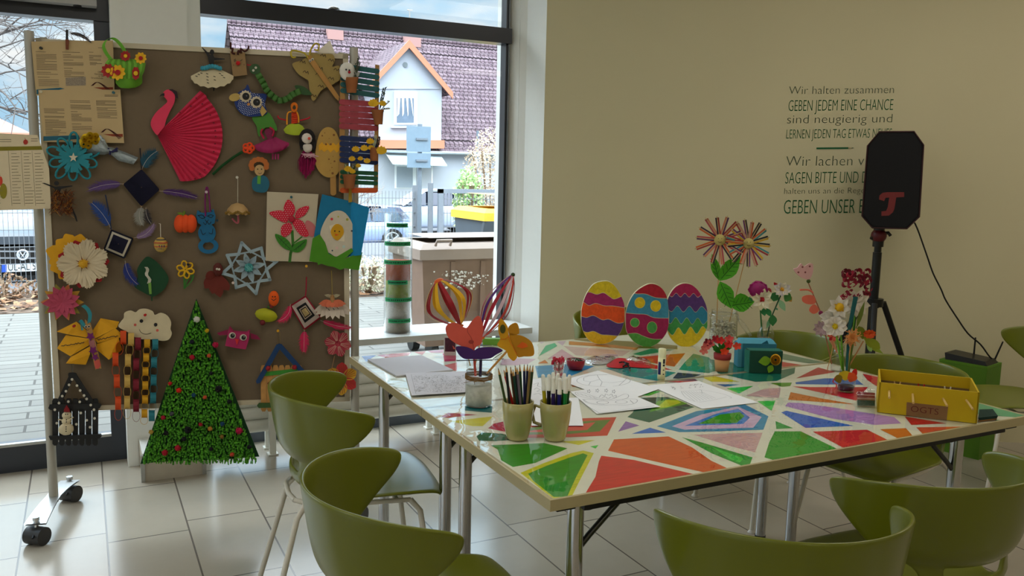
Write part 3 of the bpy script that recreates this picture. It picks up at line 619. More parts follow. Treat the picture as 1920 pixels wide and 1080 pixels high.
# ---- notices, top left
def notice(label, S, quad, cols, off):
    t = T('notice_sheet', label, 'notice', S, quad[0][0], quad[0][1], None)
    part('paper', t, M(164, 142, 104, .85, 1.4, noise=.03), lambda m_: sheet(m_, S, quad, off, .0006))
    def ink(m_):
        for (x, y, w_, h, n, dx) in cols:
            for i in range(n):
                yy = y + h * i / max(1, n - 1); xx = x + dx * i / max(1, n - 1); q = xx
                e = xx + w_ * (1 if rnd.random() < .75 else rnd.uniform(.3, .8))
                while q < e - 2:
                    l = min(rnd.uniform(4, 26), e - q); stroke(m_, S, [(q, yy + (q - xx) * .02), (q + l, yy + (q + l - xx) * .02)], 4.0, off + .0010); q += l + 3.5
    part('print', t, M(70, 60, 48, .8, 1.4), ink)
    return t
n1 = notice('three column notice sheet pinned at the top left corner of the board', Pz, [(-8, 88), (745, 78), (760, 530), (38, 585)], [(35, 182, 90, 0, 1, 0), (38, 205, 185, 140, 12, 8), (45, 370, 190, 16, 2, 2), (55, 415, 110, 0, 1, 0), (60, 438, 185, 55, 5, 4), (280, 185, 160, 0, 1, 0), (285, 207, 180, 28, 3, 2), (290, 258, 90, 0, 1, 0), (292, 282, 180, 22, 3, 2), (295, 333, 80, 0, 1, 0), (298, 356, 180, 52, 5, 3), (525, 186, 40, 0, 1, 0), (527, 215, 110, 45, 5, 2), (533, 280, 110, 20, 3, 2), (610, 145, 110, 0, 1, 0)], .0035)
part('title_print', n1, INK, lambda m_: [m_.text(s_, Pz(x, y, .0048), BE, UP, height=Pz.len(x, y, 15)) for s_, x, y in (('Offene', 606, 374), ('Ganztagsschule', 575, 392), ('an der', 612, 410), ('Grundschule', 545, 428))])
part('group_picture', n1, M(120, 108, 92, .8, 1.5, noise=.6, ns=260), lambda m_: sheet(m_, Pz, [(308, 420), (494, 412), (496, 492), (312, 496)], .0042, .0004))
n2 = notice('second notice sheet pinned just below the top one, with blue wave along its foot', Pz, [(58, 534), (812, 530), (848, 1022), (105, 1012)], [(110, 706, 185, 38, 4, 4), (115, 775, 180, 9, 2, 2), (120, 808, 188, 140, 13, 8), (350, 632, 180, 13, 2, 2), (354, 672, 185, 34, 4, 3), (358, 732, 60, 0, 1, 0), (362, 755, 185, 60, 6, 4), (368, 846, 85, 0, 1, 0), (372, 868, 180, 28, 3, 2), (590, 632, 180, 40, 5, 3), (596, 696, 180, 24, 3, 2), (602, 736, 180, 52, 5, 3), (670, 580, 120, 10, 2, 0)], .0055)
for t_, dx, dy, off in ((n1, -90, -430, .0045), (n2, 0, 0, .0065)):
    def wv(m_):
        m_.m(M(44, 92, 110, .8)); sheet(m_, Pz, [(105 + dx * .7, 960 + dy), (430 + dx, 950 + dy), (440 + dx, 985 + dy), (105 + dx * .7, 1003 + dy)] if dy == 0 else [(40, 530), (260, 512), (300, 522), (42, 575)], off, .0003)
        m_.m(M(130, 60, 40, .8)); sheet(m_, Pz, [(655 + dx, 940 + dy), (835 + dx, 938 + dy), (836 + dx, 965 + dy), (740 + dx, 960 + dy)], off, .0003)
        m_.m(M(60, 20, 20, .8))
        for q in range(4): stroke(m_, Pz, spl([(635 + dx + q * 6, 925 + dy - q), (680 + dx + q * 4, 893 + dy), (730 + dx + q * 5, 915 + dy), (800 + dx + q * 8, 985 + dy - q * 4)], 6, False), 4, off + .0006)
    part('wave_print', t_, WHT, wv)
# timetable hanging over the left post
tt = thing('timetable_sheet', 'pale timetable sheet with apple and olive header hanging across the left post', 'notice', BS(30, 320, .03))
Z6 = BS.z(0, 230, 2.92)
part('paper', tt, M(180, 166, 138, .8, 1.5, noise=.03), lambda m_: sheet(m_, Z6, [(-160, 50), (205, 68), (268, 250), (280, 470), (-160, 485)], .028, .0006))
part('header_band', tt, M(120, 110, 30, .8), lambda m_: sheet(m_, Z6, [(-160, 135), (225, 128), (232, 148), (-160, 158)], .0295, .0003))
def ttl(m_):
    for x in (-40, 50, 120, 180): stroke(m_, Z6, [(x - 5, 155), (x + 15, 455)], 1.5, .0300)
    for y in range(170, 450, 17):
        for x in (-38, 62, 130, 190): 
            l = rnd.uniform(25, 50); stroke(m_, Z6, [(x + (y - 170) * .03, y), (x + l + (y - 170) * .03, y - 1)], 2.2, .0301)
    for y in (92, 104): stroke(m_, Z6, [(0, y), (60, y)], 2.5, .0301); stroke(m_, Z6, [(170, y - 4), (205, y - 4)], 3, .0301)
part('print', tt, M(110, 100, 84, .8), ttl)
part('apple', tt, M(160, 50, 40, .7), lambda m_: (sheet(m_, Z6, ell(140, 106, 13, 14), .0296, .0004), stroke(m_, Z6, [(140, 92), (136, 84)], 2.5, .031)))
part('vegetable_picture', tt, M(130, 120, 30, .7), lambda m_: (sheet(m_, Z6, ell(18, 375, 20, 42), .0296, .0004), m_.m(M(190, 60, 40)), sheet(m_, Z6, ell(2, 320, 12, 26), .0296, .0004)))
# clothes peg with feather
t = T('clothes_peg', 'clothes peg with a dark feather clipped on the top edge of the board', 'peg', Pz, 320, 100)
part('peg', t, M(110, 60, 40, .7), lambda m_: sheet(m_, Pz, [(308, 68), (336, 68), (332, 160), (310, 158)], .008, .008))
part('handle', t, BLK, lambda m_: line(m_, Pz, [(322, -20), (322, 70)], .0045, .012))
part('feather', t, M(46, 40, 46), lambda m_: feather(m_, Pz, (330, 10), (540, 100), 46, .012, -.12, fluff=1))
# green paper basket
t = T('paper_basket', 'green paper basket with red and yellow flowers near the top left', 'paper basket', Pz, 880, 500)
part('bowl', t, M(96, 150, 44, .75), lambda m_: m_.grid([[Pz(x, y, o) for x, y, o in zip([770, 800, 880, 960, 1015], [y0] * 5 if q else [y0] * 5, [.004, .04, .055, .04, .004])] for q, y0 in ((0, 330), (1, 420), (1, 470))] + [[Pz(x, y, o) for x, y, o in ((800, 505, .004), (820, 515, .025), (885, 520, .03), (950, 512, .025), (990, 495, .004))]]))
def strips(m_):
    for i, x in enumerate(range(690, 1030, 26)):
        d = (x - 860) / 200; m_.m(GR if i % 2 else M(106, 160, 60, .75))
        m_.ribbon([Pz(860 + d * 120, 262, .035), Pz(860 + d * 170, 250, .06), Pz(860 + d * 205, 290, .065), Pz(860 + d * 190, 360, .06), Pz(860 + d * 150, 430, .055)], BE * .011)
part('loops', t, GR, strips)
part('rim', t, GR, lambda m_: m_.ribbon([Pz(x, 300, o) for x, o in ((700, .004), (760, .035), (860, .055), (960, .035), (1015, .004))], UP * .02))
part('handle', t, M(100, 160, 52, .75), lambda m_: m_.ribbon([Pz(x, y, .03) for x, y in spl([(760, 290), (690, 205), (658, 130), (690, 70), (750, 60), (810, 110), (860, 190), (900, 290)], 3, False)], [(BE * .9 + UP * .4) * .014 + BN * .006] * 22))
for x, y, r, c in ((788, 372, 74, 'y'), (955, 380, 62, 'r'), (700, 355, 66, 'r'), (1000, 240, 56, 'y'), (860, 220, 50, 'r')):
    def fl(m_, x=x, y=y, r=r, c=c):
        for i in range(9):
            a = 2 * PI * i / 9 + .2; m_.m(M(214, 162, 24) if c == 'y' else M(150, 34, 36)); kx = .55 if (x, y) == (955, 380) else 1
            leaf(m_, Pz, (x, y), (x + r * kx * math.cos(a), y + r * math.sin(a)), r * .55, .062, .068, 'round')
        m_.m(RED if c == 'y' else YEL); sheet(m_, Pz, ell(x, y, r * .34), .068, .002)
    part('flower', t, YEL, fl)
# pink flamingo with pleated fan
t = T('paper_flamingo', 'pink paper flamingo with a large pleated fan for its wing', 'paper bird', B, 100, 600)
part('body', t, M(206, 62, 88, .75), lambda m_: sheet(m_, B, spl([(55, 745), (15, 690), (14, 640), (50, 580), (105, 530), (130, 500), (105, 465), (100, 440), (125, 418), (165, 420), (185, 450), (180, 510), (150, 570), (120, 640), (110, 680), (80, 720)], 4), .010, .0015))
part('beak', t, BLK, lambda m_: sheet(m_, B, [(108, 440), (110, 462), (92, 460), (72, 468), (85, 450)], .012, .001))
part('crest', t, M(40, 22, 30), lambda m_: sheet(m_, B, [(140, 418), (165, 412), (200, 430), (208, 480), (190, 478), (182, 450), (165, 430)], .012, .002))
def fan(m_):
    px, py = 55, 742; a0, a1 = math.radians(-45.5), math.radians(63.5); n = 44; r0 = []; r1 = []
    for i in range(n + 1):
        a = a0 + (a1 - a0) * i / n; rr = 436 + 40 * math.sin(PI * i / n) - (60 if i > n * .8 else 0) * ((i / n - .8) / .2 if i > n * .8 else 0) + (10 if i < 4 else 0); o = .004 + (.014 if i % 2 else 0)
        r0.append(B(px + 6 * math.cos(a), py + 6 * math.sin(a), .006 + (.003 if i % 2 else 0))); r1.append(B(px + rr * math.cos(a), py + rr * math.sin(a), o))
    m_.grid([r0, r1], False)
part('fan', t, M(196, 54, 82, .75), fan)
part('dots', t, M(120, 14, 36), lambda m_: [sheet(m_, B, ell(x, y, 7, 6, n=8), .017, .001) for x, y in ((340, 478), (383, 520), (413, 556), (440, 600), (466, 657), (477, 714), (480, 757), (475, 808), (466, 866), (424, 955), (400, 997), (366, 1028), (330, 1062), (222, 582), (300, 536))])
# ballerina with muslin skirt
t = T('paper_ballerina', 'black paper ballerina with white scalloped skirt and blue sash at the top', 'paper dancer', B, 455, 330)
part('figure', t, BLK, lambda m_: (sheet(m_, B, ell(453, 146, 16, 20), .01, .002), sheet(m_, B, [(440, 165), (462, 165), (470, 185), (545, 192), (546, 198), (468, 205), (466, 240), (436, 240), (424, 185), (410, 155), (378, 112), (384, 110), (425, 150)], .01, .002), sheet(m_, B, [(462, 370), (474, 372), (470, 425), (462, 428)], .01, .002)))
def skirt(m_):
    rows = []
    for j, (h, s_) in enumerate(((0, .25), (.5, .65), (1, 1))):
        rows.append([B(455 + 155 * s_ * math.sin(q / 16 * PI - PI / 2), 262 + h * (60 + 80 * math.cos(q / 16 * PI - PI / 2)) + (5 if q % 2 else -4) * h, .012 + .03 * h * math.cos(q / 16 * PI - PI / 2) + (.008 if q % 2 else 0) * h) for q in range(17)])
    m_.grid(rows)
part('skirt', t, M(184, 170, 138, .8), skirt)
part('lace_marks', t, BLK, lambda m_: [stroke(m_, B, [(x, y), (x + 12, y + 4)], 5, .05) for x, y in ((335, 318), (352, 305), (370, 296), (412, 300), (415, 322), (415, 345), (418, 366), (465, 320), (468, 345), (505, 298), (520, 312), (535, 328))])
part('sash', t, M(60, 140, 160), lambda m_: [pompom(m_, B(x, 255 + 8 * math.sin(x), .022), .011, 14) for x in range(385, 525, 18)])
# reindeer bag
t = T('paper_reindeer', 'brown paper bag reindeer with red nose and pipe cleaner antlers', 'paper reindeer', B, 645, 250)
part('bag', t, M(140, 116, 86, .85), lambda m_: sheet(m_, B, [(583, 140), (690, 148), (708, 310), (605, 322)], .004, .008))
part('antlers', t, M(60, 26, 22, .9), lambda m_: [line(m_, B, spl(q, 4, False), .004, .014) for q in ([(588, 75), (590, 120), (605, 118), (598, 150), (620, 158)], [(640, 165), (645, 135), (665, 150), (660, 120), (690, 140), (715, 120), (718, 100)])])
part('nose', t, M(190, 20, 30), lambda m_: pompom(m_, B(642, 225, .02), .010, 30))
part('face', t, BLK, lambda m_: [stroke(m_, B, q, 4, .0135) for q in ([(612, 205), (624, 196)], [(614, 214), (626, 206)], [(660, 208), (672, 200)], [(608, 240), (610, 238)], [(684, 236), (687, 238)])])
# green paper chain snake
t = T('paper_snake', 'green paper chain snake curling across the top of the board', 'paper snake', B, 900, 450)
part('head', t, M(50, 78, 46), lambda m_: sheet(m_, B, ell(764, 268, 40, 38), .012, .003))
part('eye', t, WHT, lambda m_: [sheet(m_, B, ell(x, y, 9), .016, .002) for x, y in ((770, 258), (752, 278))]); part('tongue', t, RED, lambda m_: sheet(m_, B, [(735, 232), (718, 236), (706, 228), (708, 244), (735, 242)], .01, .001))
def chainS(m_):
    pts = spl([(795, 320), (825, 370), (850, 420), (895, 465), (945, 495), (1000, 480), (1040, 450), (1085, 430)], 3, False)
    for i, (x, y) in enumerate(pts[:-1]):
        m_.m((M(66, 106, 50), M(50, 86, 42))[i % 2]); x2, y2 = pts[i + 1]; d = V((x2 - x, y2 - y)).normalized(); 
        if i % 2 == 0: m_.grid([[B(x + d.x * 22 * math.cos(a) + 22 * d.y * q, y + d.y * 22 * math.cos(a) - 22 * d.x * q, .016 + .012 * math.sin(a)) for q in (-1, 1)] for a in [2 * PI * k / 10 for k in range(11)]])
        else: m_.grid([[B(x + d.x * 20 * math.cos(a) - d.y * 20 * math.sin(a), y + d.y * 20 * math.cos(a) + d.x * 20 * math.sin(a), .016 + .012 * q) for q in (-1, 1)] for a in [2 * PI * k / 10 for k in range(11)]])
part('chain', t, GR, chainS)
part('tail', t, M(44, 74, 40), lambda m_: sheet(m_, B, spl([(1050, 390), (1095, 388), (1140, 410), (1175, 452), (1120, 455), (1085, 440)], 3), .012, .002))
# big cardboard butterfly
t = T('paper_butterfly', 'large beige cardboard butterfly with a wooden stick body, top right', 'paper butterfly', Hz, 210, 280)
part('wing', t, M(150, 130, 84, .85), lambda m_: sheet(m_, Hz, spl([(130, 165), (85, 180), (35, 195), (30, 215), (65, 265), (110, 295), (130, 310), (135, 360), (152, 430), (175, 425), (205, 375), (240, 350), (250, 340), (200, 250)], 3), .008, .002))
part('wing', t, M(150, 130, 84, .85), lambda m_: sheet(m_, Hz, spl([(140, 145), (200, 140), (280, 140), (295, 180), (280, 220), (325, 215), (332, 290), (300, 320), (250, 325)], 3), .009, .002))
o = part('wing_tip', t, M(214, 206, 190, .85), lambda m_: sheet(m_, Hz, [(180, 128), (265, 52), (300, 140)], -.004, .001))
part('body', t, M(164, 122, 70), lambda m_: sheet(m_, Hz, spl([(120, 165), (130, 148), (152, 158), (315, 395), (320, 412), (300, 418)], 3), .013, .004))
part('antenna', t, M(170, 150, 50), lambda m_: [line(m_, Hz, spl(q, 4, False), .0035, .016) for q in ([(125, 165), (105, 135), (60, 120), (25, 118), (18, 140), (30, 162), (50, 158)], [(135, 150), (145, 110), (170, 75), (195, 80), (190, 115), (165, 110)])])
part('eye', t, WHT, lambda m_: [sheet(m_, Hz, ell(x, y, 8), .018, .002) for x, y in ((140, 182), (155, 172))]); part('pupil', t, BLK, lambda m_: [sheet(m_, Hz, ell(x, y, 4), .0205, .001) for x, y in ((140, 184), (155, 174))])
part('ornament', t, M(60, 44, 28), lambda m_: [stroke(m_, Hz, spl([(x, y), (x + 12, y - 10), (x + 20, y + 4), (x + 30, y - 6), (x + 34, y + 10)], 3, False), 3.5, .0125) for x, y in ((75, 190), (95, 255), (175, 270), (190, 345), (205, 150), (255, 180), (290, 240), (255, 295), (145, 405), (185, 230))])
# dotted owl
t = T('paper_owl', 'blue owl with white polka dots and round eyes', 'paper owl', B, 740, 520)
part('body', t, M(34, 52, 106, .8), lambda m_: sheet(m_, B, spl([(712, 380), (745, 440), (845, 450), (835, 520), (850, 590), (760, 612), (680, 600), (630, 550), (615, 490), (640, 440), (690, 410)], 4), .012, .002))
def dots(m_):
    for i in range(18):
        for j in range(18):
            u_, v__ = (i - 9) * 15 + (j % 2) * 7, (j - 9) * 13; x, y = 735 + u_ * .94 + v__ * .3, 515 + v__ * .95 - u_ * .2
            if ((x - 735) / 100) ** 2 + ((y - 520) / 84) ** 2 < 1: sheet(m_, B, ell(x, y, 3.6, n=6), .0145, .0004)
part('dots', t, M(170, 176, 190), dots)
part('wing', t, M(176, 150, 92), lambda m_: sheet(m_, B, ell(618, 472, 42, 28, -.2), .014, .002)); part('wing', t, M(176, 150, 92), lambda m_: sheet(m_, B, [(815, 530), (850, 575), (815, 612), (800, 575)], .016, .002))
for x, y in ((695, 465), (773, 508)):
    part('eye', t, M(190, 176, 150), lambda m_: (sheet(m_, B, star(x, y, 46, 38, 12), .015, .003), m_.m(BLK), sheet(m_, B, ell(x + 3, y, 26), .019, .003), m_.m(M(90, 90, 100, .3)), sheet(m_, B, ell(x + 8, y - 4, 5), .023, .001)))
part('beak', t, M(190, 130, 70), lambda m_: sheet(m_, B, [(715, 510), (732, 520), (718, 535), (705, 522)], .017, .003))
# green tail-shaped leaf below the owl
tag((lambda m_: (sheet(m_, B, spl([(760, 605), (850, 580), (890, 620), (925, 700), (905, 715), (860, 690), (830, 700), (800, 755), (785, 740), (775, 680), (745, 630)], 4), .006, .002), m_)[1])(MB(M(66, 120, 44))).build('paper_tail'), 'green forked paper shape tucked under the dotted owl', 'paper shape')
# pipe cleaner doll with lime skirt
t = T('pipe_cleaner_doll', 'orange pipe cleaner doll in a lime green skirt', 'doll', B, 1050, 650)
part('head', t, M(210, 110, 30, .9), lambda m_: [line(m_, B, [(1048 + 22 * math.cos(a) * (1 - .04 * k), 545 + 26 * math.sin(a) - 6 + k * 3) for a in [q * PI / 6 for q in range(13)]], .003, .012 + .003 * k) for k in range(5)])
part('torso', t, M(190, 60, 30, .9), lambda m_: [line(m_, B, [(1028, 590 + k * 14), (1072, 583 + k * 14)], .004, .012) for k in range(6)])
part('arm', t, M(214, 140, 40, .9), lambda m_: (line(m_, B, spl([(1030, 575), (1000, 590), (995, 670)], 4, False), .003, .016), line(m_, B, spl([(1065, 575), (1078, 610), (1080, 655)], 4, False), .003, .016)))
part('arm', t, M(170, 30, 46, .9), lambda m_: (line(m_, B, spl([(930, 605), (940, 625), (1000, 640)], 4, False), .003, .012), line(m_, B, spl([(1090, 640), (1150, 625), (1160, 612)], 4, False), .003, .012)))
part('skirt', t, M(150, 165, 36), lambda m_: m_.grid([[B(1057 + (x - 1057) * s_, 660 + h + 20 * (1 - ((x - 1057) / 90) ** 2) * s_, .012 + .02 * s_ * (1 - ((x - 1057) / 90) ** 2)) for x in range(970, 1146, 16)] for s_, h in ((.3, 0), (.7, 15), (1, 45), (.85, 70))]))
# magenta dancer
t = T('paper_dancer', 'magenta paper dancer with raised arms and wide skirt', 'paper dancer', B, 890, 830)
part('skirt', t, M(140, 26, 78), lambda m_: m_.grid([[B(885 + 125 * s_ * q, 790 + h + (-60 * q * q * 0 + 30 * (1 - q * q)) * s_ + 8 * q * (-1), .010 + .03 * s_ * (1 - q * q) + .004 * math.sin(q * 19)) for q in [k / 8 - 1 for k in range(17)]] for s_, h in ((.2, -25), (.6, 0), (1, 20), (1, 40), (.8, 62))]))
part('torso', t, M(110, 16, 60), lambda m_: (sheet(m_, B, ell(862, 722, 28, 24), .012, .004), sheet(m_, B, [(840, 735), (885, 735), (895, 790), (865, 800)], .012, .003)))
part('arm', t, M(160, 24, 60, .9), lambda m_: (line(m_, B, spl([(830, 770), (808, 730), (820, 700)], 4, False), .004, .016), line(m_, B, spl([(890, 755), (900, 715), (870, 690)], 4, False), .004, .016)))
part('leg', t, M(150, 40, 90), lambda m_: [sheet(m_, B, [(x, 880), (x + 14, 880), (x + 12, 922), (x + 2, 922)], .012, .003) for x in (885, 905, 925)])
# orange pipe cleaner flower
t = T('pipe_cleaner_flower', 'orange red pipe cleaner flower on a long dark green stem', 'pipe cleaner flower', B, 715, 840)
def pf(m_):
    for i in range(5):
        a = 2 * PI * i / 5; m_.tube([B(718 + 24 * math.cos(a) + 18 * math.cos(q), 840 + 20 * math.sin(a) + 18 * math.sin(q), .012) for q in [k * PI / 5 for k in range(10)]], .0042, 6, closed=True)
part('petals', t, M(214, 70, 34, .9), pf); part('stem', t, M(24, 66, 30, .95), lambda m_: line(m_, B, [(675, 865), (610, 905), (530, 965), (458, 1030)], .0055, .01, 8))
# penguin doll with magenta tassel
t = T('tassel_doll', 'penguin faced doll with magenta wool tassel skirt', 'doll', B, 1140, 900)
part('head', t, M(24, 20, 22, .9), lambda m_: m_.ball(B(1143, 765, .02), .034, 12, (1, .5, 1.1)))
part('face', t, M(200, 190, 180, .9), lambda m_: (m_.ball(B(1140, 770, .034), .022, 10, (1, .5, 1)), m_.ball(B(1145, 832, .022), .02, 10, (1, .6, 1.2)))); part('hair', t, M(24, 20, 22, .9), lambda m_: (line(m_, B, spl([(1110, 760), (1098, 800), (1106, 850)], 3, False), .008, .014), line(m_, B, spl([(1180, 760), (1192, 800), (1186, 850)], 3, False), .008, .014))); part('beak', t, M(206, 80, 60), lambda m_: m_.ball(B(1156, 770, .046), .006, 8))
def tass(m_):
    for i in range(150):
        a = rnd.uniform(-1, 1); m_.m((M(150, 22, 80, .95), M(110, 14, 60, .95))[i % 2]); line(m_, B, [(1140 + a * 28, 860, .012), (1140 + a * 68, 930, .012 + .016 * (1 - a * a) * rnd.random()), (1135 + a * rnd.uniform(20, 68), 990 + 85 * (1 - abs(a)) * rnd.uniform(.5, 1), .01)], .0011, n=3)
o = part('tassel', t, MAG, tass)
part('belt', t, M(196, 150, 160, .95), lambda m_: [line(m_, B, [(1095 + rnd.uniform(0, 100), 880), (1100 + rnd.uniform(0, 125), rnd.uniform(880, 915))], .0012, .032, 4) for _ in range(36)])
# egg lolly
t = T('egg_lolly', 'speckled beige paper egg on a stick with a chick peeping from the crack', 'paper egg', B, 1290, 870)
part('egg', t, M(172, 138, 78), lambda m_: sheet(m_, B, spl([(1288, 688), (1240, 720), (1212, 800), (1200, 900), (1210, 980), (1260, 1040), (1320, 1050), (1370, 1010), (1390, 900), (1376, 790), (1340, 710)], 4), .008, .003))
part('chick', t, M(206, 150, 30), lambda m_: sheet(m_, B, [(1225, 820), (1250, 795), (1262, 815), (1285, 800), (1305, 822), (1330, 800), (1350, 820), (1376, 795), (1378, 855), (1355, 872), (1335, 850), (1310, 872), (1290, 850), (1265, 868), (1245, 850), (1228, 862)], .0115, .001))
part('speckles', t, M(120, 80, 40), lambda m_: ([sheet(m_, B, ell(rnd.uniform(1235, 1350), y, r, n=8), .0115, .0006) for y, r in ((730, 4), (750, 6), (770, 3), (900, 3), (920, 6), (935, 7), (950, 3), (980, 4), (1000, 3), (745, 9), (1022, 9))], [sheet(m_, B, ell(x, 812, 8, n=8), .0135, .0008) for x in (1278, 1312)]))
part('stick', t, M(168, 128, 76), lambda m_: sheet(m_, B, [(1308, 1040), (1350, 1040), (1352, 1170), (1338, 1182), (1320, 1182), (1310, 1170)], .005, .003))
# lolly stick rack with plant pots
t = T('stick_rack', 'rack of coloured lolly stick panels with small plant pots, right edge of the board', 'plant rack', Hz, 450, 1010)
for x0, x1 in ((325, 358), (545, 572)): part('upright', t, M(160, 122, 76), lambda m_: sheet(m_, Hz, [(x0 + 6, 205), (x1 + 6, 210), (x1 - 3, 1010), (x0 - 3, 1010)], .02, .003))
def slats(x0, x1, y0, y1, n, sl, col, gap=.12):
    h = (y1 - y0) / n
    for i in range(n):
        y = y0 + h * i; r = h * (1 - gap) / 2
        part('slat', t, paint(*col), lambda m_: sheet(m_, Hz, [(x0 + r + r * math.cos(a), y + r + r * math.sin(a)) for a in [PI / 2 + q * PI / 5 for q in range(6)]] + [(x1 - r + r * math.cos(a), y + r + sl + r * math.sin(a)) for a in [-PI / 2 + q * PI / 5 for q in range(6)]], .024, .003))
slats(330, 580, 200, 392, 5, 32, (24, 74, 76), .16); slats(322, 572, 425, 615, 5, 14, (134, 48, 58), .06); slats(325, 570, 655, 828, 5, 16, (18, 34, 74), .08); slats(328, 570, 872, 965, 3, 10, (18, 70, 44), .16); slats(328, 568, 985, 1018, 1, 0, (170, 70, 26), 0)
def pot(x, y, w1, w2, h, tilt=0):
    base = Hz(x, y, .035)
    def pf_(m_):
        rows = []
        for q, (wq, yy) in enumerate(((w1, 0), (w1, 14), (w1 * .92, 16), (w2, h))):
            rows.append([Hz(x + tilt * yy / h + wq / 2 * math.cos(a), y + yy, .05 + .022 * math.sin(a)) for a in [PI * 2 * k / 14 for k in range(14)]])
        m_.grid(rows, True, True); m_.add(rows[-1], [list(range(14))])
    return part('pot', t, M(138, 86, 52, .85), pf_)
def sprig(n, x, y, tx, ty, c, r=.0016, nl=16):
    def f(m_):
        for i in range(n):
            ex, ey = tx + rnd.uniform(-26, 26), ty + rnd.uniform(-20, 40); line(m_, Hz, [(x, y, .05), ((x + ex) / 2 + rnd.uniform(-8, 8), (y + ey) / 2, .06), (ex, ey, .055)], r, n=4)
            for k in range(nl):
                u = .25 + .75 * k / nl; xx, yy = x + (ex - x) * u, y + (ey - y) * u; leaf(m_, Hz, (xx, yy), (xx + rnd.choice((-1, 1)) * rnd.uniform(5, 12), yy - rnd.uniform(4, 14)), 3.5, .056, .06)
    part('sprig', t, M(*c, .85), f)
def yflower(x, y, r=26):
    def f(m_):
        for i in range(5):
            a = -PI / 2 + (i - 2) * .6; leaf(m_, Hz, (x, y + r * .5), (x + r * math.cos(a), y + r * math.sin(a)), r * .7, .06, .07, 'round')
    part('blossom', t, M(212, 166, 36, .7), f)
p_ = pot(402, 285, 88, 60, 100); part('face', p_ if False else t, M(200, 196, 186), lambda m_: (m_.ball(Hz(376, 250, .055), .034, 12, (1, .3, 1.1)), m_.m(BLK), m_.ball(Hz(368, 238, .067), .004, 6), m_.ball(Hz(388, 242, .067), .004, 6), m_.m(RED), m_.ball(Hz(388, 254, .068), .006, 6)))
sprig(5, 425, 290, 450, 165, (60, 66, 50)); sprig(3, 440, 290, 440, 240, (150, 150, 140))
pot(565, 490, 82, 50, 95, 8); sprig(4, 580, 490, 610, 350, (52, 60, 40)); sprig(2, 590, 490, 630, 455, (110, 100, 40)); yflower(540, 455, 34); yflower(598, 455, 24)
pot(545, 730, 60, 50, 85); sprig(3, 570, 735, 590, 680, (60, 50, 40)); sprig(2, 545, 735, 542, 660, (170, 180, 150)); yflower(520, 695); yflower(525, 735, 22); yflower(590, 755, 36); yflower(482, 738); yflower(428, 745)
pot(388, 900, 86, 62, 90); sprig(3, 395, 905, 430, 830, (70, 80, 40)); sprig(2, 380, 905, 375, 845, (150, 160, 120)); yflower(380, 870); yflower(408, 885, 20); yflower(405, 805, 22); yflower(458, 803, 18); yflower(500, 818, 22); yflower(445, 848, 18)
part('tail_ribbon', t, M(150, 120, 30), lambda m_: sheet(m_, Hz, [(385, 990), (402, 990), (405, 1075), (382, 1078)], .03, .002))
# small paper doll with curly orange hair
t = T('paper_doll', 'small paper doll with curly orange hair and a green and blue shirt', 'paper doll', B, 800, 1050)
S2 = BS.z(280, 60, 3.8575)
part('shirt', t, M(30, 90, 110), lambda m_: sheet(m_, S2, spl([(755, 1055), (800, 1035), (850, 1050), (868, 1100), (845, 1155), (790, 1160), (750, 1140), (742, 1090)], 4), .008, .002)); part('scarf', t, M(90, 150, 60), lambda m_: sheet(m_, S2, [(782, 1040), (806, 1040), (804, 1100), (780, 1098)], .0105, .001))
part('head', t, M(190, 160, 120), lambda m_: sheet(m_, S2, ell(797, 1000, 36, 40), .010, .002)); part('hair', t, M(170, 96, 46), lambda m_: [sheet(m_, S2, ell(792 + 56 * math.cos(a), 965 + 44 * math.sin(a), 20, n=10), .012 + .0012 * i / 2, .001) for i, a in enumerate([PI * .85 + q * PI * 1.25 / 8 for q in range(9)])]); part('face', t, INK, lambda m_: ([sheet(m_, S2, ell(x, 992, 5, n=8), .0125, .0006) for x in (784, 812)], stroke(m_, S2, [(788, 1020), (800, 1026), (814, 1018)], 3, .013)))
# blue looped paper flower with a star
t = T('paper_flower', 'turquoise paper flower of looped strips with a white star centre', 'paper flower', A, 530, 985)
def loops(m_):
    for i in range(10):
        a = 2 * PI * i / 10 - .3; r = 200 if i % 2 == 0 else 180; c, s_ = math.cos(a), math.sin(a) * .92
        pts = []
        for q in range(12):
            v_ = q / 12 * 2 * PI; rr = 75 + (r - 75) * (1 - math.cos(v_)) / 2; l = 34 * math.sin(v_) ; pts.append(A(530 + rr * c - l * s_, 985 + rr * s_ + l * c, .02))
        m_.tube(pts, .0042, 6, closed=True)
    for i in range(26):
        a = 2 * PI * i / 26; leaf(m_, A, (530 + 15 * math.cos(a), 985 + 15 * math.sin(a)), (530 + rnd.uniform(95, 150) * math.cos(a), 985 + rnd.uniform(95, 150) * math.sin(a) * .95), 20, .024, .034, 'strip')
part('loops', t, M(40, 124, 136, .7), loops); part('star', t, M(196, 186, 160), lambda m_: sheet(m_, A, star(530, 985, 34, 14, 5, -.3), .036, .003))
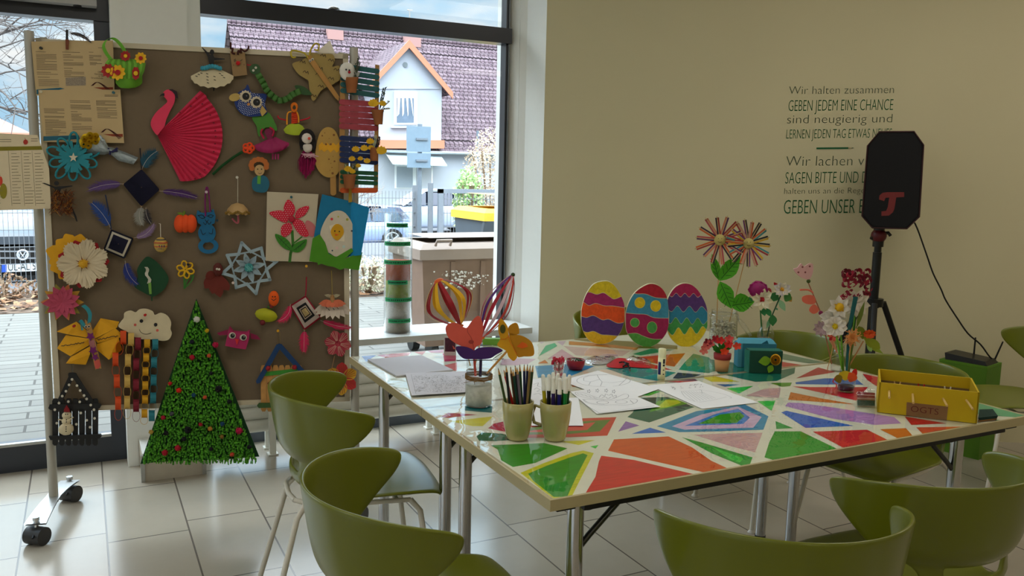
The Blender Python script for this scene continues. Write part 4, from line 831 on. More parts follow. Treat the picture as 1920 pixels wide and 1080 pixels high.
# yellow roses in silver wrap
t = T('rose_bouquet', 'small bouquet of yellow roses wrapped in silver paper', 'bouquet', A, 720, 900)
def roses(m_):
    for x, y in ((625, 845), (670, 840), (650, 875), (610, 875), (690, 855)): m_.ball(A(x, y, .022), .018, 10, (1, .6, 1))
    for x, y in ((610, 850), (650, 825), (690, 830), (605, 890), (645, 870), (690, 868), (640, 900)):
        for k in range(4): m_.grid([[A(x + (28 - k * 5) * math.cos(a) * s_, y + (26 - k * 5) * math.sin(a) * s_, .03 + .012 * h + k * .004) for a in [q * 2 * PI / 12 for q in range(13)]] for s_, h in ((.6, 0), (1, .4), (.85, 1))])
part('roses', t, M(240, 184, 16, .7), roses)
FOIL = M(120, 128, 130, .3, 1.6, metal=.5, noise=.3, ns=90, bump=.5)
part('wrap', t, FOIL, lambda m_: (m_.grid([[A(x + rnd.uniform(-6, 6), y + rnd.uniform(-6, 6), .008 + .025 * math.sin(PI * k / 6) + rnd.uniform(0, .006)) for k, (x, y) in enumerate([(p[0] + (q[0] - p[0]) * j / 6, p[1] + (q[1] - p[1]) * j / 6) for j in range(7)])] for p, q in (((725, 820), (580, 935)), ((750, 850), (650, 955)), ((785, 905), (760, 960)), ((830, 920), (790, 955)))]), m_.grid([[A(p[0] + (q[0] - p[0]) * j / 5, p[1] + (q[1] - p[1]) * j / 5, .008 + .016 * math.sin(PI * j / 5) + rnd.uniform(0, .004)) for j in range(6)] for p, q in (((830, 920), (790, 955)), ((900, 945), (860, 1010)), ((1000, 985), (965, 1035)))])))
part('bow', t, M(24, 24, 70), lambda m_: [line(m_, A, spl(q, 4, False), .004, .03) for q in ([(780, 920), (815, 945), (850, 915)], [(800, 930), (795, 965)], [(800, 940), (850, 935)])])
# tinsel ballerina
t = T('tinsel_dancer', 'black paper dancer with a bristly orange tinsel skirt at the left edge', 'paper dancer', Cz, 420, 280)
part('figure', t, BLK, lambda m_: (sheet(m_, Cz, ell(381, 157, 16, 15), .03, .002), sheet(m_, Cz, [(282, 155), (300, 155), (370, 180), (400, 178), (488, 172), (488, 178), (412, 195), (404, 215), (375, 215), (365, 190), (330, 175)], .03, .002), sheet(m_, Cz, [(470, 310), (488, 320), (515, 380), (523, 415), (515, 415), (500, 375)], .02, .002)))
part('tinsel', t, M(120, 60, 24, .6), lambda m_: [(m_.m((M(120, 60, 24, .6), M(170, 110, 40, .6), M(84, 34, 16, .6))[i % 3]), (lambda x, y: line(m_, Cz, [(x, y, .02), (x + rnd.uniform(-18, 18), y + rnd.uniform(-18, 18), rnd.uniform(.02, .05)), (x + rnd.uniform(-34, 34), y + rnd.uniform(-34, 34), rnd.uniform(.01, .05))], .0009, n=3))(rnd.uniform(355, 490), rnd.uniform(215, 360))) for i in range(260)])
# yarn god's eyes
def godseye(label, S, quad, cols, feathers, hang=None):
    cx, cy = sum(p[0] for p in quad) / 4, sum(p[1] for p in quad) / 4; t = T('yarn_diamond', label, 'yarn weaving', S, cx, cy)
    def sticks(m_):
        for i in (0, 1): line(m_, S, [(quad[i][0] * 1.03 - cx * .03, quad[i][1] * 1.03 - cy * .03), (quad[i + 2][0] * 1.03 - cx * .03, quad[i + 2][1] * 1.03 - cy * .03)], .004, .006)
    part('sticks', t, WOOD, sticks)
    n = 26
    def yarn(m_):
        for k in range(n):
            f = 1 - k / n * .97; c = [c_ for lim, c_ in cols if f <= lim][-1]; m_.m(M(*c, .95))
            q = [(cx + (x - cx) * f, cy + (y - cy) * f) for x, y in quad]
            m_.tube([S(x, y, .008 + .006 * (1 - f)) for x, y in q], .0026, 5, closed=True)
    part('yarn', t, NAVY, yarn)
    for a, b, w_, c, bd_ in feathers: part('feather', t, M(*c), lambda m_: feather(m_, S, a, b, w_, .012, bd_))
    if hang: part('hanger', t, M(*hang[1]), lambda m_: line(m_, S, hang[0], .0025, .01))
    return t
godseye('dark navy yarn diamond with purple feathers left and right', Cz, [(955, 65), (1075, 200), (955, 310), (835, 165)], [(1.1, (20, 20, 40))], [((835, 162), (600, 200), 80, (86, 66, 110), .06), ((1075, 210), (1330, 255), 60, (66, 36, 90), -.04), ((958, 310), (960, 440), 90, (130, 128, 120), .15), ((985, 320), (1020, 430), 60, (44, 40, 44), .1), ((960, 60), (1060, -60), 110, (22, 66, 84), -.1)], ([(955, 60), (945, -80)], (20, 20, 30)))
godseye('navy yarn diamond with a white border ring and blue feathers', Cz, [(752, 470), (900, 530), (840, 665), (700, 605)], [(1.1, (20, 20, 34)), (.86, (176, 168, 150)), (.68, (20, 20, 40))], [((905, 525), (1040, 430), 60, (120, 96, 130), .15), ((845, 680), (930, 840), 80, (30, 44, 110), .12), ((745, 455), (620, 290), 110, (30, 60, 120), .06)], ([(750, 470), (735, 350), (712, 235)], (24, 40, 70)))
godseye('white, black and red yarn diamond with three pink feathers', Fz, [(785, 50), (885, 185), (780, 265), (690, 110)], [(1.1, (130, 16, 36)), (.9, (176, 160, 150)), (.62, (22, 20, 22)), (.44, (180, 160, 140)), (.36, (22, 20, 22)), (.27, (180, 160, 120))], [((690, 100), (610, 210), 60, (196, 40, 84), -.2), ((880, 205), (1075, 250), 50, (180, 36, 76), .05), ((778, 262), (775, 405), 70, (196, 40, 84), 0)], ([(785, 55), (790, 0), (792, -70)], (150, 20, 50)))
# pumpkin
t = T('paper_pumpkin', 'orange felt pumpkin with a green stalk', 'pumpkin decoration', Cz, 1255, 430)
def pk(m_):
    for x, w_ in ((1215, 42), (1290, 40), (1252, 36)):
        m_.grid([[Cz(x + w_ * math.sin(b) * math.cos(a), 430 - 62 * math.cos(b), .012 + .026 * math.sin(b) * max(-.3, math.sin(a))) for a in [k * PI / 8 - .2 for k in range(10)]] for b in [k * PI / 10 for k in range(11)]])
part('body', t, M(214, 74, 26, .8), pk); part('stalk', t, M(96, 120, 34), lambda m_: (leaf(m_, Cz, (1250, 375), (1195, 355), 22, .014, .02), line(m_, Cz, [(1240, 380), (1245, 345)], .005, .014)))
# blue cat bookmark
t = T('paper_cat', 'blue paper cat with drawn face hanging from a purple loop', 'paper cat', D, 185, 400)
CB = M(26, 92, 130, .75)
part('body', t, CB, lambda m_: (sheet(m_, D, [(115, 285), (150, 305), (205, 300), (232, 275), (248, 330), (240, 380), (200, 400), (150, 400), (118, 375), (108, 330)], .008, .002), sheet(m_, D, ell(185, 450, 64, 70), .006, .002), sheet(m_, D, ell(195, 545, 74, 56)[:11] + ell(195, 545, 40, 28)[10::-1], .004, .002), sheet(m_, D, ell(195, 545, 74, 56)[10:] + ell(195, 545, 74, 56)[:1] + ell(195, 545, 40, 28)[:1] + ell(195, 545, 40, 28)[:9:-1], .004, .002)))
part('face', t, BLK, lambda m_: [stroke(m_, D, spl(q, 3, False), 4, .0115) for q in ([(120, 322), (145, 345), (172, 340)], [(190, 328), (215, 340), (232, 325)], [(122, 325), (150, 320), (170, 340)], [(190, 330), (212, 318), (232, 325)], [(160, 375), (175, 390), (186, 370), (200, 388), (215, 370)], [(172, 355), (184, 368), (196, 355)], [(140, 425), (155, 462), (175, 450)], [(228, 420), (222, 455), (200, 450)], [(130, 290), (140, 300)], [(215, 285), (222, 298)])])
part('loop', t, M(110, 26, 90, .9), lambda m_: line(m_, D, spl([(175, 330), (172, 200), (182, 120), (196, 150), (205, 240), (208, 300)], 4, False), .003, .012))
# tiny umbrella
t = T('paper_umbrella', 'tiny patterned paper umbrella with a pink handle', 'paper umbrella', D, 408, 280)
part('canopy', t, M(180, 150, 110), lambda m_: m_.grid([[D(406 + 86 * s_ * math.cos(a), 232 + h + (8 * math.cos(a * 8) if h > 60 else 0), .01 + .05 * s_ * max(0, math.sin(a))) for a in [k * PI / 16 for k in range(17)]] for s_, h in ((.05, 0), (.5, 12), (.85, 45), (1, 85))])); part('trim', t, M(130, 100, 40), lambda m_: [m_.ball(D(406 + 84 * math.cos(a), 305 + 8 * math.sin(k), .012 + .05 * math.sin(a)), .005, 6) for k, a in enumerate([q * PI / 22 for q in range(23)])])
part('handle', t, M(190, 110, 120), lambda m_: line(m_, D, spl([(408, 300), (412, 370), (395, 375), (368, 345)], 4, False), .004, .02)); part('thread', t, WHT, lambda m_: line(m_, D, [(408, 232), (408, 55)], .0012, .01))
# hanging painted egg
t = T('painted_egg', 'small painted egg with stripes hanging on a white thread', 'egg decoration', Cz, 1085, 570)
part('shell', t, M(190, 160, 90), lambda m_: m_.ball(Cz(1085, 572, .028), .026, 14, (1, .9, 1.2))); part('stripe', t, M(60, 70, 90), lambda m_: [m_.lathe([(r, z), (r, z + .004)], Cz(1085, y, .028), 16) for y, r, z in ((540, .0195, 0), (600, .0205, 0))] and [m_.tube([Cz(1060 + k * 16, 575, .053 - .004 * abs(k - 1.5)), Cz(1060 + k * 16, 590, .053 - .004 * abs(k - 1.5))], .0022, 5) for k in range(4)]); part('band', t, M(180, 70, 60), lambda m_: m_.lathe([(.0265, 0), (.0265, .004)], Cz(1085, 560, .028), 16).lathe([(.0255, 0), (.0255, .003)], Cz(1085, 585, .028), 16)); part('thread', t, WHT, lambda m_: line(m_, Cz, [(1085, 535, .028), (1082, 430, .01), (1072, 430, .01)], .0015))
# large white fringed flower over yellow one
t = T('paper_flower', 'yellow cut paper flower half hidden behind the white fringed one', 'paper flower', Cz, 440, 640)
part('petals', t, M(206, 150, 24, .75), lambda m_: [leaf(m_, Cz, (520, 660), p, 110, .004, .016, 'round') for p in ((310, 610), (340, 740), (400, 800), (440, 500), (545, 500), (330, 690), (380, 540))])
t = T('paper_flower', 'big white fringed paper flower with red backing and yellow pompom centre', 'paper flower', Cz, 560, 700)
def fring(m_):
    for i in range(7):
        a = 2 * PI * i / 7 - .45; m_.m(M(150, 24, 30)); leaf(m_, Cz, (560, 700), (560 + 178 * math.cos(a + .35), 700 + 165 * math.sin(a + .35)), 90, .012, .026, 'round')
        m_.m(M(196, 180, 150, .8))
        for k in range(18):
            b = a + (k - 8.5) / 8.5 * .44; r1 = 182 - 40 * abs((k - 8.5) / 8.5) ** 2 + rnd.uniform(-8, 4)
            leaf(m_, Cz, (560 + 20 * math.cos(a), 700 + 20 * math.sin(a)), (560 + r1 * math.cos(b), 700 + r1 * .93 * math.sin(b)), 15, .02, .036 + rnd.uniform(-.004, .006), 'tongue')
part('petals', t, WHT, fring); part('centre', t, M(200, 150, 30), lambda m_: pompom(m_, Cz(560, 700, .036), .02, 50))
# dark green leaf with paper strip
t = T('paper_leaf', 'dark green paper leaf with a white twisted strip on it', 'paper leaf', Cz, 1020, 800)
part('blade', t, M(22, 62, 36, .8), lambda m_: sheet(m_, Cz, spl([(1000, 652), (1060, 690), (1120, 760), (1138, 810), (1110, 870), (1060, 910), (1025, 920), (960, 890), (905, 850), (930, 790), (925, 740), (960, 680)], 4), .008, .002)); part('stem', t, DGR, lambda m_: line(m_, Cz, [(1025, 915), (1025, 950)], .003, .008))
part('twist', t, M(180, 176, 160), lambda m_: (m_.ribbon([Cz(985 + 8 * math.sin(k * 1.3) + k * 3, 722 + k * 14, .014 + .004 * math.cos(k * 1.3)) for k in range(9)], BE * .012), m_.m(M(110, 150, 70)), sheet(m_, Cz, [(1000, 830), (1020, 828), (1024, 905), (1008, 906)], .012, .001)))
# small yellow quilled flower
t = T('paper_flower', 'small yellow loop flower with a green looped leaf', 'paper flower', Cz, 1250, 760)
part('petals', t, YEL, lambda m_: [m_.tube([Cz(1252 + (34 + 26 * math.cos(q)) * math.cos(a) - 18 * math.sin(q) * math.sin(a), 740 + (34 + 26 * math.cos(q)) * math.sin(a) + 18 * math.sin(q) * math.cos(a), .012) for q in [k * PI / 5 for k in range(10)]], .0035, 6, closed=True) for a in [i * PI / 3 + .3 for i in range(6)]]); part('centre', t, BLK, lambda m_: m_.ball(Cz(1270, 705, .018), .006, 8)); part('stem', t, M(50, 110, 40), lambda m_: (m_.ribbon([Cz(*q, .01) for q in spl([(1245, 870), (1245, 800), (1252, 765)], 4, False)], (BE * 1.0) * .007), m_.ribbon([Cz(*q, .01) for q in spl([(1246, 865), (1290, 820), (1305, 775), (1265, 810), (1246, 865)], 4, False)], (BE * 1.0) * .006)))
# brown leaf figure
t = T('leaf_figure', 'brown dried leaf figure with goggle eyes', 'leaf figure', D, 260, 820)
part('leaf', t, M(96, 34, 24, .8), lambda m_: [leaf(m_, D, (265, 745), p, w_, .008, .02, 'round', bend=.05) for p, w_ in (((175, 770), 60), ((170, 850), 75), ((225, 890), 70), ((280, 915), 75), ((345, 865), 70))]); part('head', t, M(84, 30, 22), lambda m_: m_.ball(D(265, 715, .018), .022, 10, (.9, .5, 1.3), .06)); part('eye', t, WHT, lambda m_: (m_.ball(D(258, 712, .03), .005, 8), m_.ball(D(274, 714, .03), .005, 8)))
# pale blue star snowflake
t = T('paper_star', 'pale blue folded paper star snowflake with a turquoise centre', 'paper star', D, 490, 700)
PB = M(140, 158, 166, .75)
def stf(m_):
    ctr = (488, 700); tips = [(437, 522), (578, 560), (690, 655), (640, 788), (540, 888), (397, 845), (298, 742), (332, 612)]
    for i, tp in enumerate(tips):
        tp2 = tips[(i + 1) % 8]; inn = lambda p, q, f: (ctr[0] + ((p[0] + q[0]) / 2 - ctr[0]) * f, ctr[1] + ((p[1] + q[1]) / 2 - ctr[1]) * f)
        v0 = inn(tips[i - 1], tp, .72); v1 = inn(tp, tp2, .72)
        for a, b in ((v0, tp), (tp, v1)): stroke(m_, D, [a, b], 22, .010 + .0004 * i)
        stroke(m_, D, [v0, v1], 12, .008); 
        m2 = ((tp[0] + ctr[0]) / 2, (tp[1] + ctr[1]) / 2); leaf(m_, D, ctr, (ctr[0] + (tp[0] - ctr[0]) * .62, ctr[1] + (tp[1] - ctr[1]) * .62), 46, .012, .024, 'leaf', .3)
        a = math.atan2(tp[1] - ctr[1], tp[0] - ctr[0]); m_.ribbon([D(ctr[0] + (52 + 24 * math.cos(q)) * math.cos(a) - 17 * math.sin(q) * math.sin(a), ctr[1] + (52 + 24 * math.cos(q)) * math.sin(a) + 17 * math.sin(q) * math.cos(a), .018) for q in [k * PI / 5 for k in range(11)]], BN * .012)
part('rays', t, PB, stf); part('centre', t, M(60, 130, 130, .6), lambda m_: (sheet(m_, D, ell(488, 702, 32), .024, .003), m_.m(M(110, 170, 166, .6)), [m_.ball(D(488 + rnd.uniform(-24, 24), 702 + rnd.uniform(-24, 24), .028), .0035, 6) for _ in range(24)]))
# card with dotted red flower
t = T('flower_card', 'white card with a red polka dot fabric flower and green leaves', 'craft card', D, 800, 650)
part('card', t, M(176, 164, 140, .85, noise=.04), lambda m_: sheet(m_, D, [(620, 152), (992, 170), (950, 660), (610, 652)], .010, .002))
PET = [[(770, 210), (810, 240), (822, 290), (800, 330), (770, 332), (745, 300), (742, 260)], [(918, 254), (915, 290), (880, 330), (830, 345), (825, 310), (850, 275)], [(636, 310), (670, 292), (730, 290), (775, 325), (760, 375), (700, 355)], [(800, 355), (870, 360), (905, 420), (920, 470), (880, 475), (830, 430)], [(790, 380), (800, 430), (770, 470), (730, 475), (720, 420), (745, 385)]]
for q in PET: part('petal', t, M(190, 24, 50, .8), lambda m_: sheet(m_, D, spl(q, 4), .014, .003))
def pdots(m_):
    for q in PET:
        cx, cy = sum(p[0] for p in q) / len(q), sum(p[1] for p in q) / len(q)
        for i in range(-4, 5):
            for j in range(-4, 5):
                x, y = cx + i * 17 + (j % 2) * 8, cy + j * 14
                ins = False; k = len(q) - 1
                for l in range(len(q)):
                    if (q[l][1] > y) != (q[k][1] > y) and x < (q[k][0] - q[l][0]) * (y - q[l][1]) / (q[k][1] - q[l][1]) + q[l][0]: ins = not ins
                    k = l
                if ins: sheet(m_, D, ell(x, y, 2.8, n=6), .0175, .0003)
part('dots', t, M(206, 180, 180), pdots)
part('centre', t, M(160, 20, 44), lambda m_: m_.ball(D(798, 350, .02), .014, 10, (1, .5, 1)))
part('petal', t, M(190, 120, 120), lambda m_: sheet(m_, D, spl([(910, 360), (950, 380), (975, 420), (960, 470), (930, 475), (895, 430), (892, 390)], 4), .013, .002))
part('stem', t, M(50, 104, 34), lambda m_: (stroke(m_, D, [(802, 440), (808, 540), (790, 600), (784, 655)], 20, .0135), stroke(m_, D, [(812, 525), (870, 480)], 10, .0133)))
for q, vn in (([(678, 458), (740, 480), (785, 520), (800, 575), (750, 565), (700, 520)], [(700, 478), (785, 565)]), ([(800, 580), (820, 530), (870, 505), (908, 498), (895, 550), (850, 590)], [(815, 575), (895, 510)])):
    part('leaf', t, M(56, 116, 36, .8), lambda m_: (sheet(m_, D, spl(q, 4), .015, .002), m_.m(M(24, 60, 20)), stroke(m_, D, vn, 4, .0175), [stroke(m_, D, [(vn[0][0] + (vn[1][0] - vn[0][0]) * u, vn[0][1] + (vn[1][1] - vn[0][1]) * u), (vn[0][0] + (vn[1][0] - vn[0][0]) * u + 26 * (1 if sgn else -.2), vn[0][1] + (vn[1][1] - vn[0][1]) * u - 14 * (1 if sgn else -1.4))], 2.5, .0175) for u in (.25, .45, .65) for sgn in (0, 1)]))
# blue egg card
t = T('egg_card', 'blue folded card with a white egg, yellow chick and torn green grass', 'craft card', D, 1140, 650)
part('card', t, M(16, 104, 140, .8), lambda m_: sheet(m_, D, [(1018, 170), (1228, 222), (1226, 620), (970, 660), (960, 470), (985, 330)], .018, .002)); part('card_flap', t, M(10, 118, 166, .8), lambda m_: m_.prism([D(1226, 222, .02), D(1360, 268, .045), D(1300, 610, .045), D(1226, 620, .02)], BN * -.001))
part('egg', t, M(186, 176, 156, .8), lambda m_: sheet(m_, D, spl([(1130, 288), (1070, 315), (1020, 400), (1005, 480), (1030, 570), (1080, 600), (1120, 622), (1180, 595), (1240, 560), (1252, 470), (1240, 390), (1190, 310)], 4), .022, .002))
part('chick', t, M(190, 140, 20, .8), lambda m_: sheet(m_, D, spl([(1130, 385), (1165, 405), (1175, 450), (1150, 490), (1125, 505), (1095, 480), (1080, 440), (1100, 400)], 4), .026, .002)); part('torn_edge', t, M(206, 196, 170), lambda m_: sheet(m_, D, [(1070, 400), (1130, 380), (1180, 450), (1180, 512), (1140, 510), (1085, 480)], .0245, .001)); part('face', t, BLK, lambda m_: (sheet(m_, D, ell(1110, 437, 5, n=8), .029, .001), sheet(m_, D, ell(1143, 440, 5, n=8), .029, .001), m_.m(ORG_), sheet(m_, D, [(1112, 458), (1140, 462), (1116, 472)], .029, .001)))
part('stickers', t, M(190, 110, 120), lambda m_: [(m_.m(M(*c)), sheet(m_, D, ell(x, y, r, n=8), .0245, .001)) for x, y, r, c in ((1088, 350, 10, (190, 60, 70)), (1135, 333, 6, (160, 160, 60)), (1200, 353, 10, (150, 150, 70)), (1233, 436, 7, (60, 60, 70)), (1125, 560, 12, (200, 170, 160)), (1175, 550, 12, (170, 190, 180)), (1092, 578, 6, (40, 60, 80)))])
part('grass', t, M(70, 128, 30, .85), lambda m_: (sheet(m_, D, [(925, 655), (950, 490), (1000, 460), (1040, 520), (1065, 600), (1120, 625), (1230, 560), (1245, 580), (1180, 640), (1230, 618), (1310, 590), (1285, 720), (1240, 715), (1180, 705), (1150, 718), (1100, 695), (1060, 690), (1000, 668)], .026, .002), [sheet(m_, D, [(x, y), (x + 26, y - 14), (x + 40, y + 30), (x + 8, y + 44)], .0285, .001) for x, y in ((960, 545), (1000, 590), (1060, 625), (1130, 645), (1200, 640), (980, 640), (1250, 630))]))
# pink layered leaf flower
t = T('paper_flower', 'pink dotted paper flower over yellow and green leaves at the left edge', 'paper flower', Cz, 420, 960)
part('back_leaves', t, M(170, 130, 60), lambda m_: [(m_.m((M(176, 130, 50), M(140, 130, 60), M(196, 120, 80))[i % 3]), leaf(m_, Cz, (420, 960), (420 + 148 * math.cos(a), 960 + 130 * math.sin(a)), 60, .02, .022)) for i, a in enumerate([k * 2 * PI / 10 for k in range(10)])]); part('petals', t, M(170, 76, 96, .8, noise=.3, ns=300), lambda m_: [leaf(m_, Cz, (420, 960), (420 + (118 + 10 * (i % 3)) * math.cos(a), 960 + (112 + 8 * (i % 2)) * math.sin(a)), 62, .024, .036, 'leaf', .3) for i, a in enumerate([k * 2 * PI / 11 + .2 for k in range(11)])])
# yellow butterfly
t = T('paper_butterfly', 'yellow folded paper butterfly with glittery stick body, lower left', 'paper butterfly', E, 610, 320)
def yw(m_, q, o): m_.grid([[E(x, y, o + (.014 if i % 2 else 0)) for i, (x, y) in enumerate(r)] for r in q], False)
part('wing', t, M(206, 148, 14, .7), lambda m_: (m_.prism([E(515, 155, .006), E(580, 210, .006), E(600, 265, .014), E(455, 240, .02), E(382, 222, .008)], BN * .001), m_.prism([E(445, 245, .008), E(600, 270, .02), E(610, 310, .012), E(475, 388, .02), E(385, 335, .008)], BN * .001), m_.prism([E(610, 320, .01), E(608, 375, .014), E(580, 445, .006), E(445, 437, .02), E(480, 390, .012)], BN * .001)))
part('wing', t, M(206, 148, 14, .7), lambda m_: (m_.prism([E(625, 215, .006), E(680, 132, .006), E(805, 155, .02), E(790, 195, .012), E(640, 270, .018)], BN * .001), m_.prism([E(640, 275, .008), E(780, 200, .02), E(825, 240, .012), E(820, 260, .02), E(660, 300, .008)], BN * .001), m_.prism([E(655, 305, .008), E(800, 262, .02), E(825, 345, .012), E(735, 412, .02), E(655, 345, .008)], BN * .001)))
part('body', t, M(170, 130, 80), lambda m_: (sheet(m_, E, spl([(575, 165), (590, 158), (612, 172), (680, 445), (672, 470), (650, 474), (638, 455)], 3), .026, .004), m_.m(M(160, 110, 110, .4)), sheet(m_, E, [(598, 285), (635, 278), (645, 330), (610, 335)], .0305, .001), m_.m(M(190, 90, 80)), sheet(m_, E, [(634, 420), (672, 412), (680, 450), (665, 474), (642, 470)], .0305, .001)))
part('star', t, M(100, 16, 90, .5), lambda m_: [sheet(m_, E, star(x, y, r, r * .5, 5, .3), .032, .002) for x, y, r in ((610, 255, 32), (628, 350, 32), (642, 395, 28))]); part('antenna', t, M(46, 126, 136), lambda m_: (m_.ribbon([E(x, y, .03) for x, y in spl([(570, 185), (545, 150), (530, 155)], 4, False)], (BE * .6 + UP * .6) * .016), m_.ribbon([E(x, y, .03) for x, y in spl([(600, 165), (608, 110), (590, 70), (560, 45)], 4, False)], (BE + UP * .5) * .014), sheet(m_, E, [(540, 165), (565, 210), (550, 215)], .03, .001)))
part('face', t, WHT, lambda m_: ([sheet(m_, E, ell(x, y, 10, n=12), .031, .002) for x, y in ((579, 190), (600, 187))], m_.m(BLK), [sheet(m_, E, ell(x, y, 6, n=10), .0335, .001) for x, y in ((580, 191), (600, 188))], stroke(m_, E, [(582, 208), (592, 214), (602, 206)], 3, .032))); part('scribble', t, INK, lambda m_: [stroke(m_, E, [(a + i * 8, b + rnd.uniform(-5, 5) - i * sl) for i in range(n_)], 5, .024) for a, b, n_, sl in ((415, 318, 20, 1.2), (660, 278, 18, 1.6))])
# smiling cloud with paper chains
t = T('paper_cloud', 'white smiling paper cloud trailing five coloured paper chains', 'paper cloud', E, 980, 200)
part('cloud', t, M(192, 178, 146, .8), lambda m_: sheet(m_, E, spl([(800, 190), (815, 155), (835, 130), (840, 95), (880, 80), (915, 92), (940, 72), (985, 68), (1030, 85), (1045, 110), (1085, 95), (1130, 115), (1155, 160), (1150, 205), (1160, 235), (1140, 275), (1095, 285), (1040, 275), (980, 275), (920, 265), (860, 225)], 3), .02, .002))
part('face', t, BLK, lambda m_: (sheet(m_, E, ell(954, 151, 12), .0225, .002), sheet(m_, E, ell(1050, 176, 12), .0225, .002), stroke(m_, E, spl([(940, 208), (955, 230), (985, 240), (1020, 232)], 4, False), 3, .0235))); part('cheek', t, M(196, 100, 90), lambda m_: (sheet(m_, E, ell(912, 177, 9), .0225, .001), sheet(m_, E, ell(1062, 214, 9), .0225, .001)))
for cn, (col, xs, y0, y1, n_) in {'orange': ((196, 70, 24), (845, 775, 795, 800), 225, 815, 8), 'beige': ((196, 164, 96), (890, 862, 858, 858), 240, 805, 8), 'red': ((110, 20, 36), (935, 918, 918, 920), 270, 825, 8), 'yellow': ((190, 140, 20), (995, 982, 980, 972), 280, 845, 12), 'teal': ((40, 110, 120), (1050, 1038, 1036, 1022), 280, 820, 9)}.items():
    def ch(m_, col=col, xs=xs, y0=y0, y1=y1, n_=n_):
        h = (y1 - y0) / n_
        for i in range(n_):
            u = (i + .5) / n_ * 3; j = min(2, int(u)); x = xs[j] + (xs[j + 1] - xs[j]) * (u - j); y = y0 + h * (i + .5); hh = h * .62; m_.m(M(*col, .75))
            if i % 2 == 0: m_.grid([[E(x + 20 * q, y + hh * math.sin(a), .032 + .014 * math.cos(a)) for q in (-1, 1)] for a in [k * PI / 6 for k in range(13)]])
            else:
                for r0, r1 in ((27, 27), (24.5, 24.5)): m_.grid([[E(x + r0 * math.cos(a), y + (hh - (27 - r0)) * math.sin(a), .032 + .013 * q) for q in (-1, 1)] for a in [k * PI / 6 for k in range(13)]])
                m_.grid([[E(x + r0 * math.cos(a), y + (hh - (27 - r0)) * math.sin(a), .045) for r0 in (27, 24.5)] for a in [k * PI / 6 for k in range(13)]])
    o = part('paper_chain', t, M(*col), ch)
# black stick house with snowman
t = T('stick_house', 'black lolly stick house with white dots and a small snowman, lower left corner', 'stick house', E, 500, 800)
BK = M(15, 15, 17, .5, 1.3)
for i in range(7): part('board', t, BK, lambda m_: sheet(m_, E, [(352 + i * 45, 690), (360 + i * 45, 675), (385 + i * 45, 675), (393 + i * 45, 690), (391 + i * 45, 980), (383 + i * 45, 992), (366 + i * 45, 992), (354 + i * 45, 980)], .012, .004))
part('beam', t, BK, lambda m_: sheet(m_, E, [(325, 740), (335, 715), (670, 705), (684, 718), (672, 742), (340, 752)], .018, .004)); part('beam', t, BK, lambda m_: sheet(m_, E, [(328, 930), (676, 915), (686, 930), (670, 945), (340, 955)], .018, .012))
part('rafter', t, BK, lambda m_: sheet(m_, E, [(470, 510), (505, 518), (420, 690), (385, 690)], .016, .004)); part('rafter', t, BK, lambda m_: sheet(m_, E, [(478, 508), (515, 510), (630, 690), (585, 690)], .020, .004)); part('ridge_cap', t, BK, lambda m_: sheet(m_, E, spl([(460, 510), (470, 500), (510, 502), (518, 520), (505, 535), (468, 535)], 3), .022, .004))
part('dots', t, WHT, lambda m_: [sheet(m_, E, ell(x, y, 9, n=10), .0265, .001) for x, y in ((486, 545), (466, 582), (445, 625), (420, 658), (398, 705), (461, 695), (370, 750), (519, 587), (541, 620), (567, 654), (585, 677), (538, 697), (612, 718), (634, 750), (545, 772), (585, 821), (638, 808), (515, 848), (608, 868), (383, 841))])
part('snowman', t, M(196, 182, 150, .8), lambda m_: (m_.ball(E(447, 880, .03), .026, 12, (1.1, .7, 1)), m_.ball(E(449, 826, .03), .018, 12, (1, .7, .95)), m_.ball(E(451, 787, .032), .018, 12, (1, .7, .9)), line(m_, E, [(430, 822), (392, 815)], .003, .034), line(m_, E, [(468, 818), (495, 800)], .003, .034))); part('hat', t, M(120, 18, 24, .8), lambda m_: sheet(m_, E, [(430, 765), (432, 745), (448, 720), (464, 745), (470, 765)], .036, .008)); part('buttons', t, BLK, lambda m_: [m_.ball(E(x, y, .052), .0025, 6) for x, y in ((443, 780), (457, 780), (448, 818), (448, 832), (446, 866), (446, 880), (446, 895))]); part('hanger', t, M(90, 84, 70), lambda m_: line(m_, E, [(488, 505), (482, 440), (495, 440), (492, 505)], .0015, .02))
# pink owl box
t = T('paper_owl', 'pink paper owl box with big eyes and small wings', 'paper owl', Fz, 360, 320)
PK = M(156, 40, 84, .8)
part('body', t, PK, lambda m_: m_.prism([Fz(x, y, .004) for x, y in ((308, 240), (330, 268), (410, 275), (436, 262), (430, 320), (412, 378), (350, 370), (283, 355), (295, 300))], BN * .035)); part('wing', t, M(130, 26, 66), lambda m_: sheet(m_, Fz, [(296, 262), (225, 285), (240, 300), (292, 296)], .012, .002)); part('wing', t, M(130, 26, 66), lambda m_: sheet(m_, Fz, [(436, 285), (480, 300), (502, 328), (440, 322)], .012, .002))
for x, y in ((322, 301), (392, 313)): part('eye', t, WHT, lambda m_: (sheet(m_, Fz, ell(x, y, 22, 20), .040, .002), m_.m(BLK), sheet(m_, Fz, ell(x + 2, y + 1, 14), .0425, .002), m_.m(WHT), sheet(m_, Fz, ell(x + 5, y - 4, 3, n=8), .045, .001)))
part('beak', t, M(200, 50, 50), lambda m_: sheet(m_, Fz, [(340, 322), (364, 326), (352, 364)], .040, .002)); part('feet', t, M(110, 16, 30), lambda m_: [sheet(m_, Fz, ell(x, y, 12, 7), .03, .008) for x, y in ((318, 366), (360, 376))])
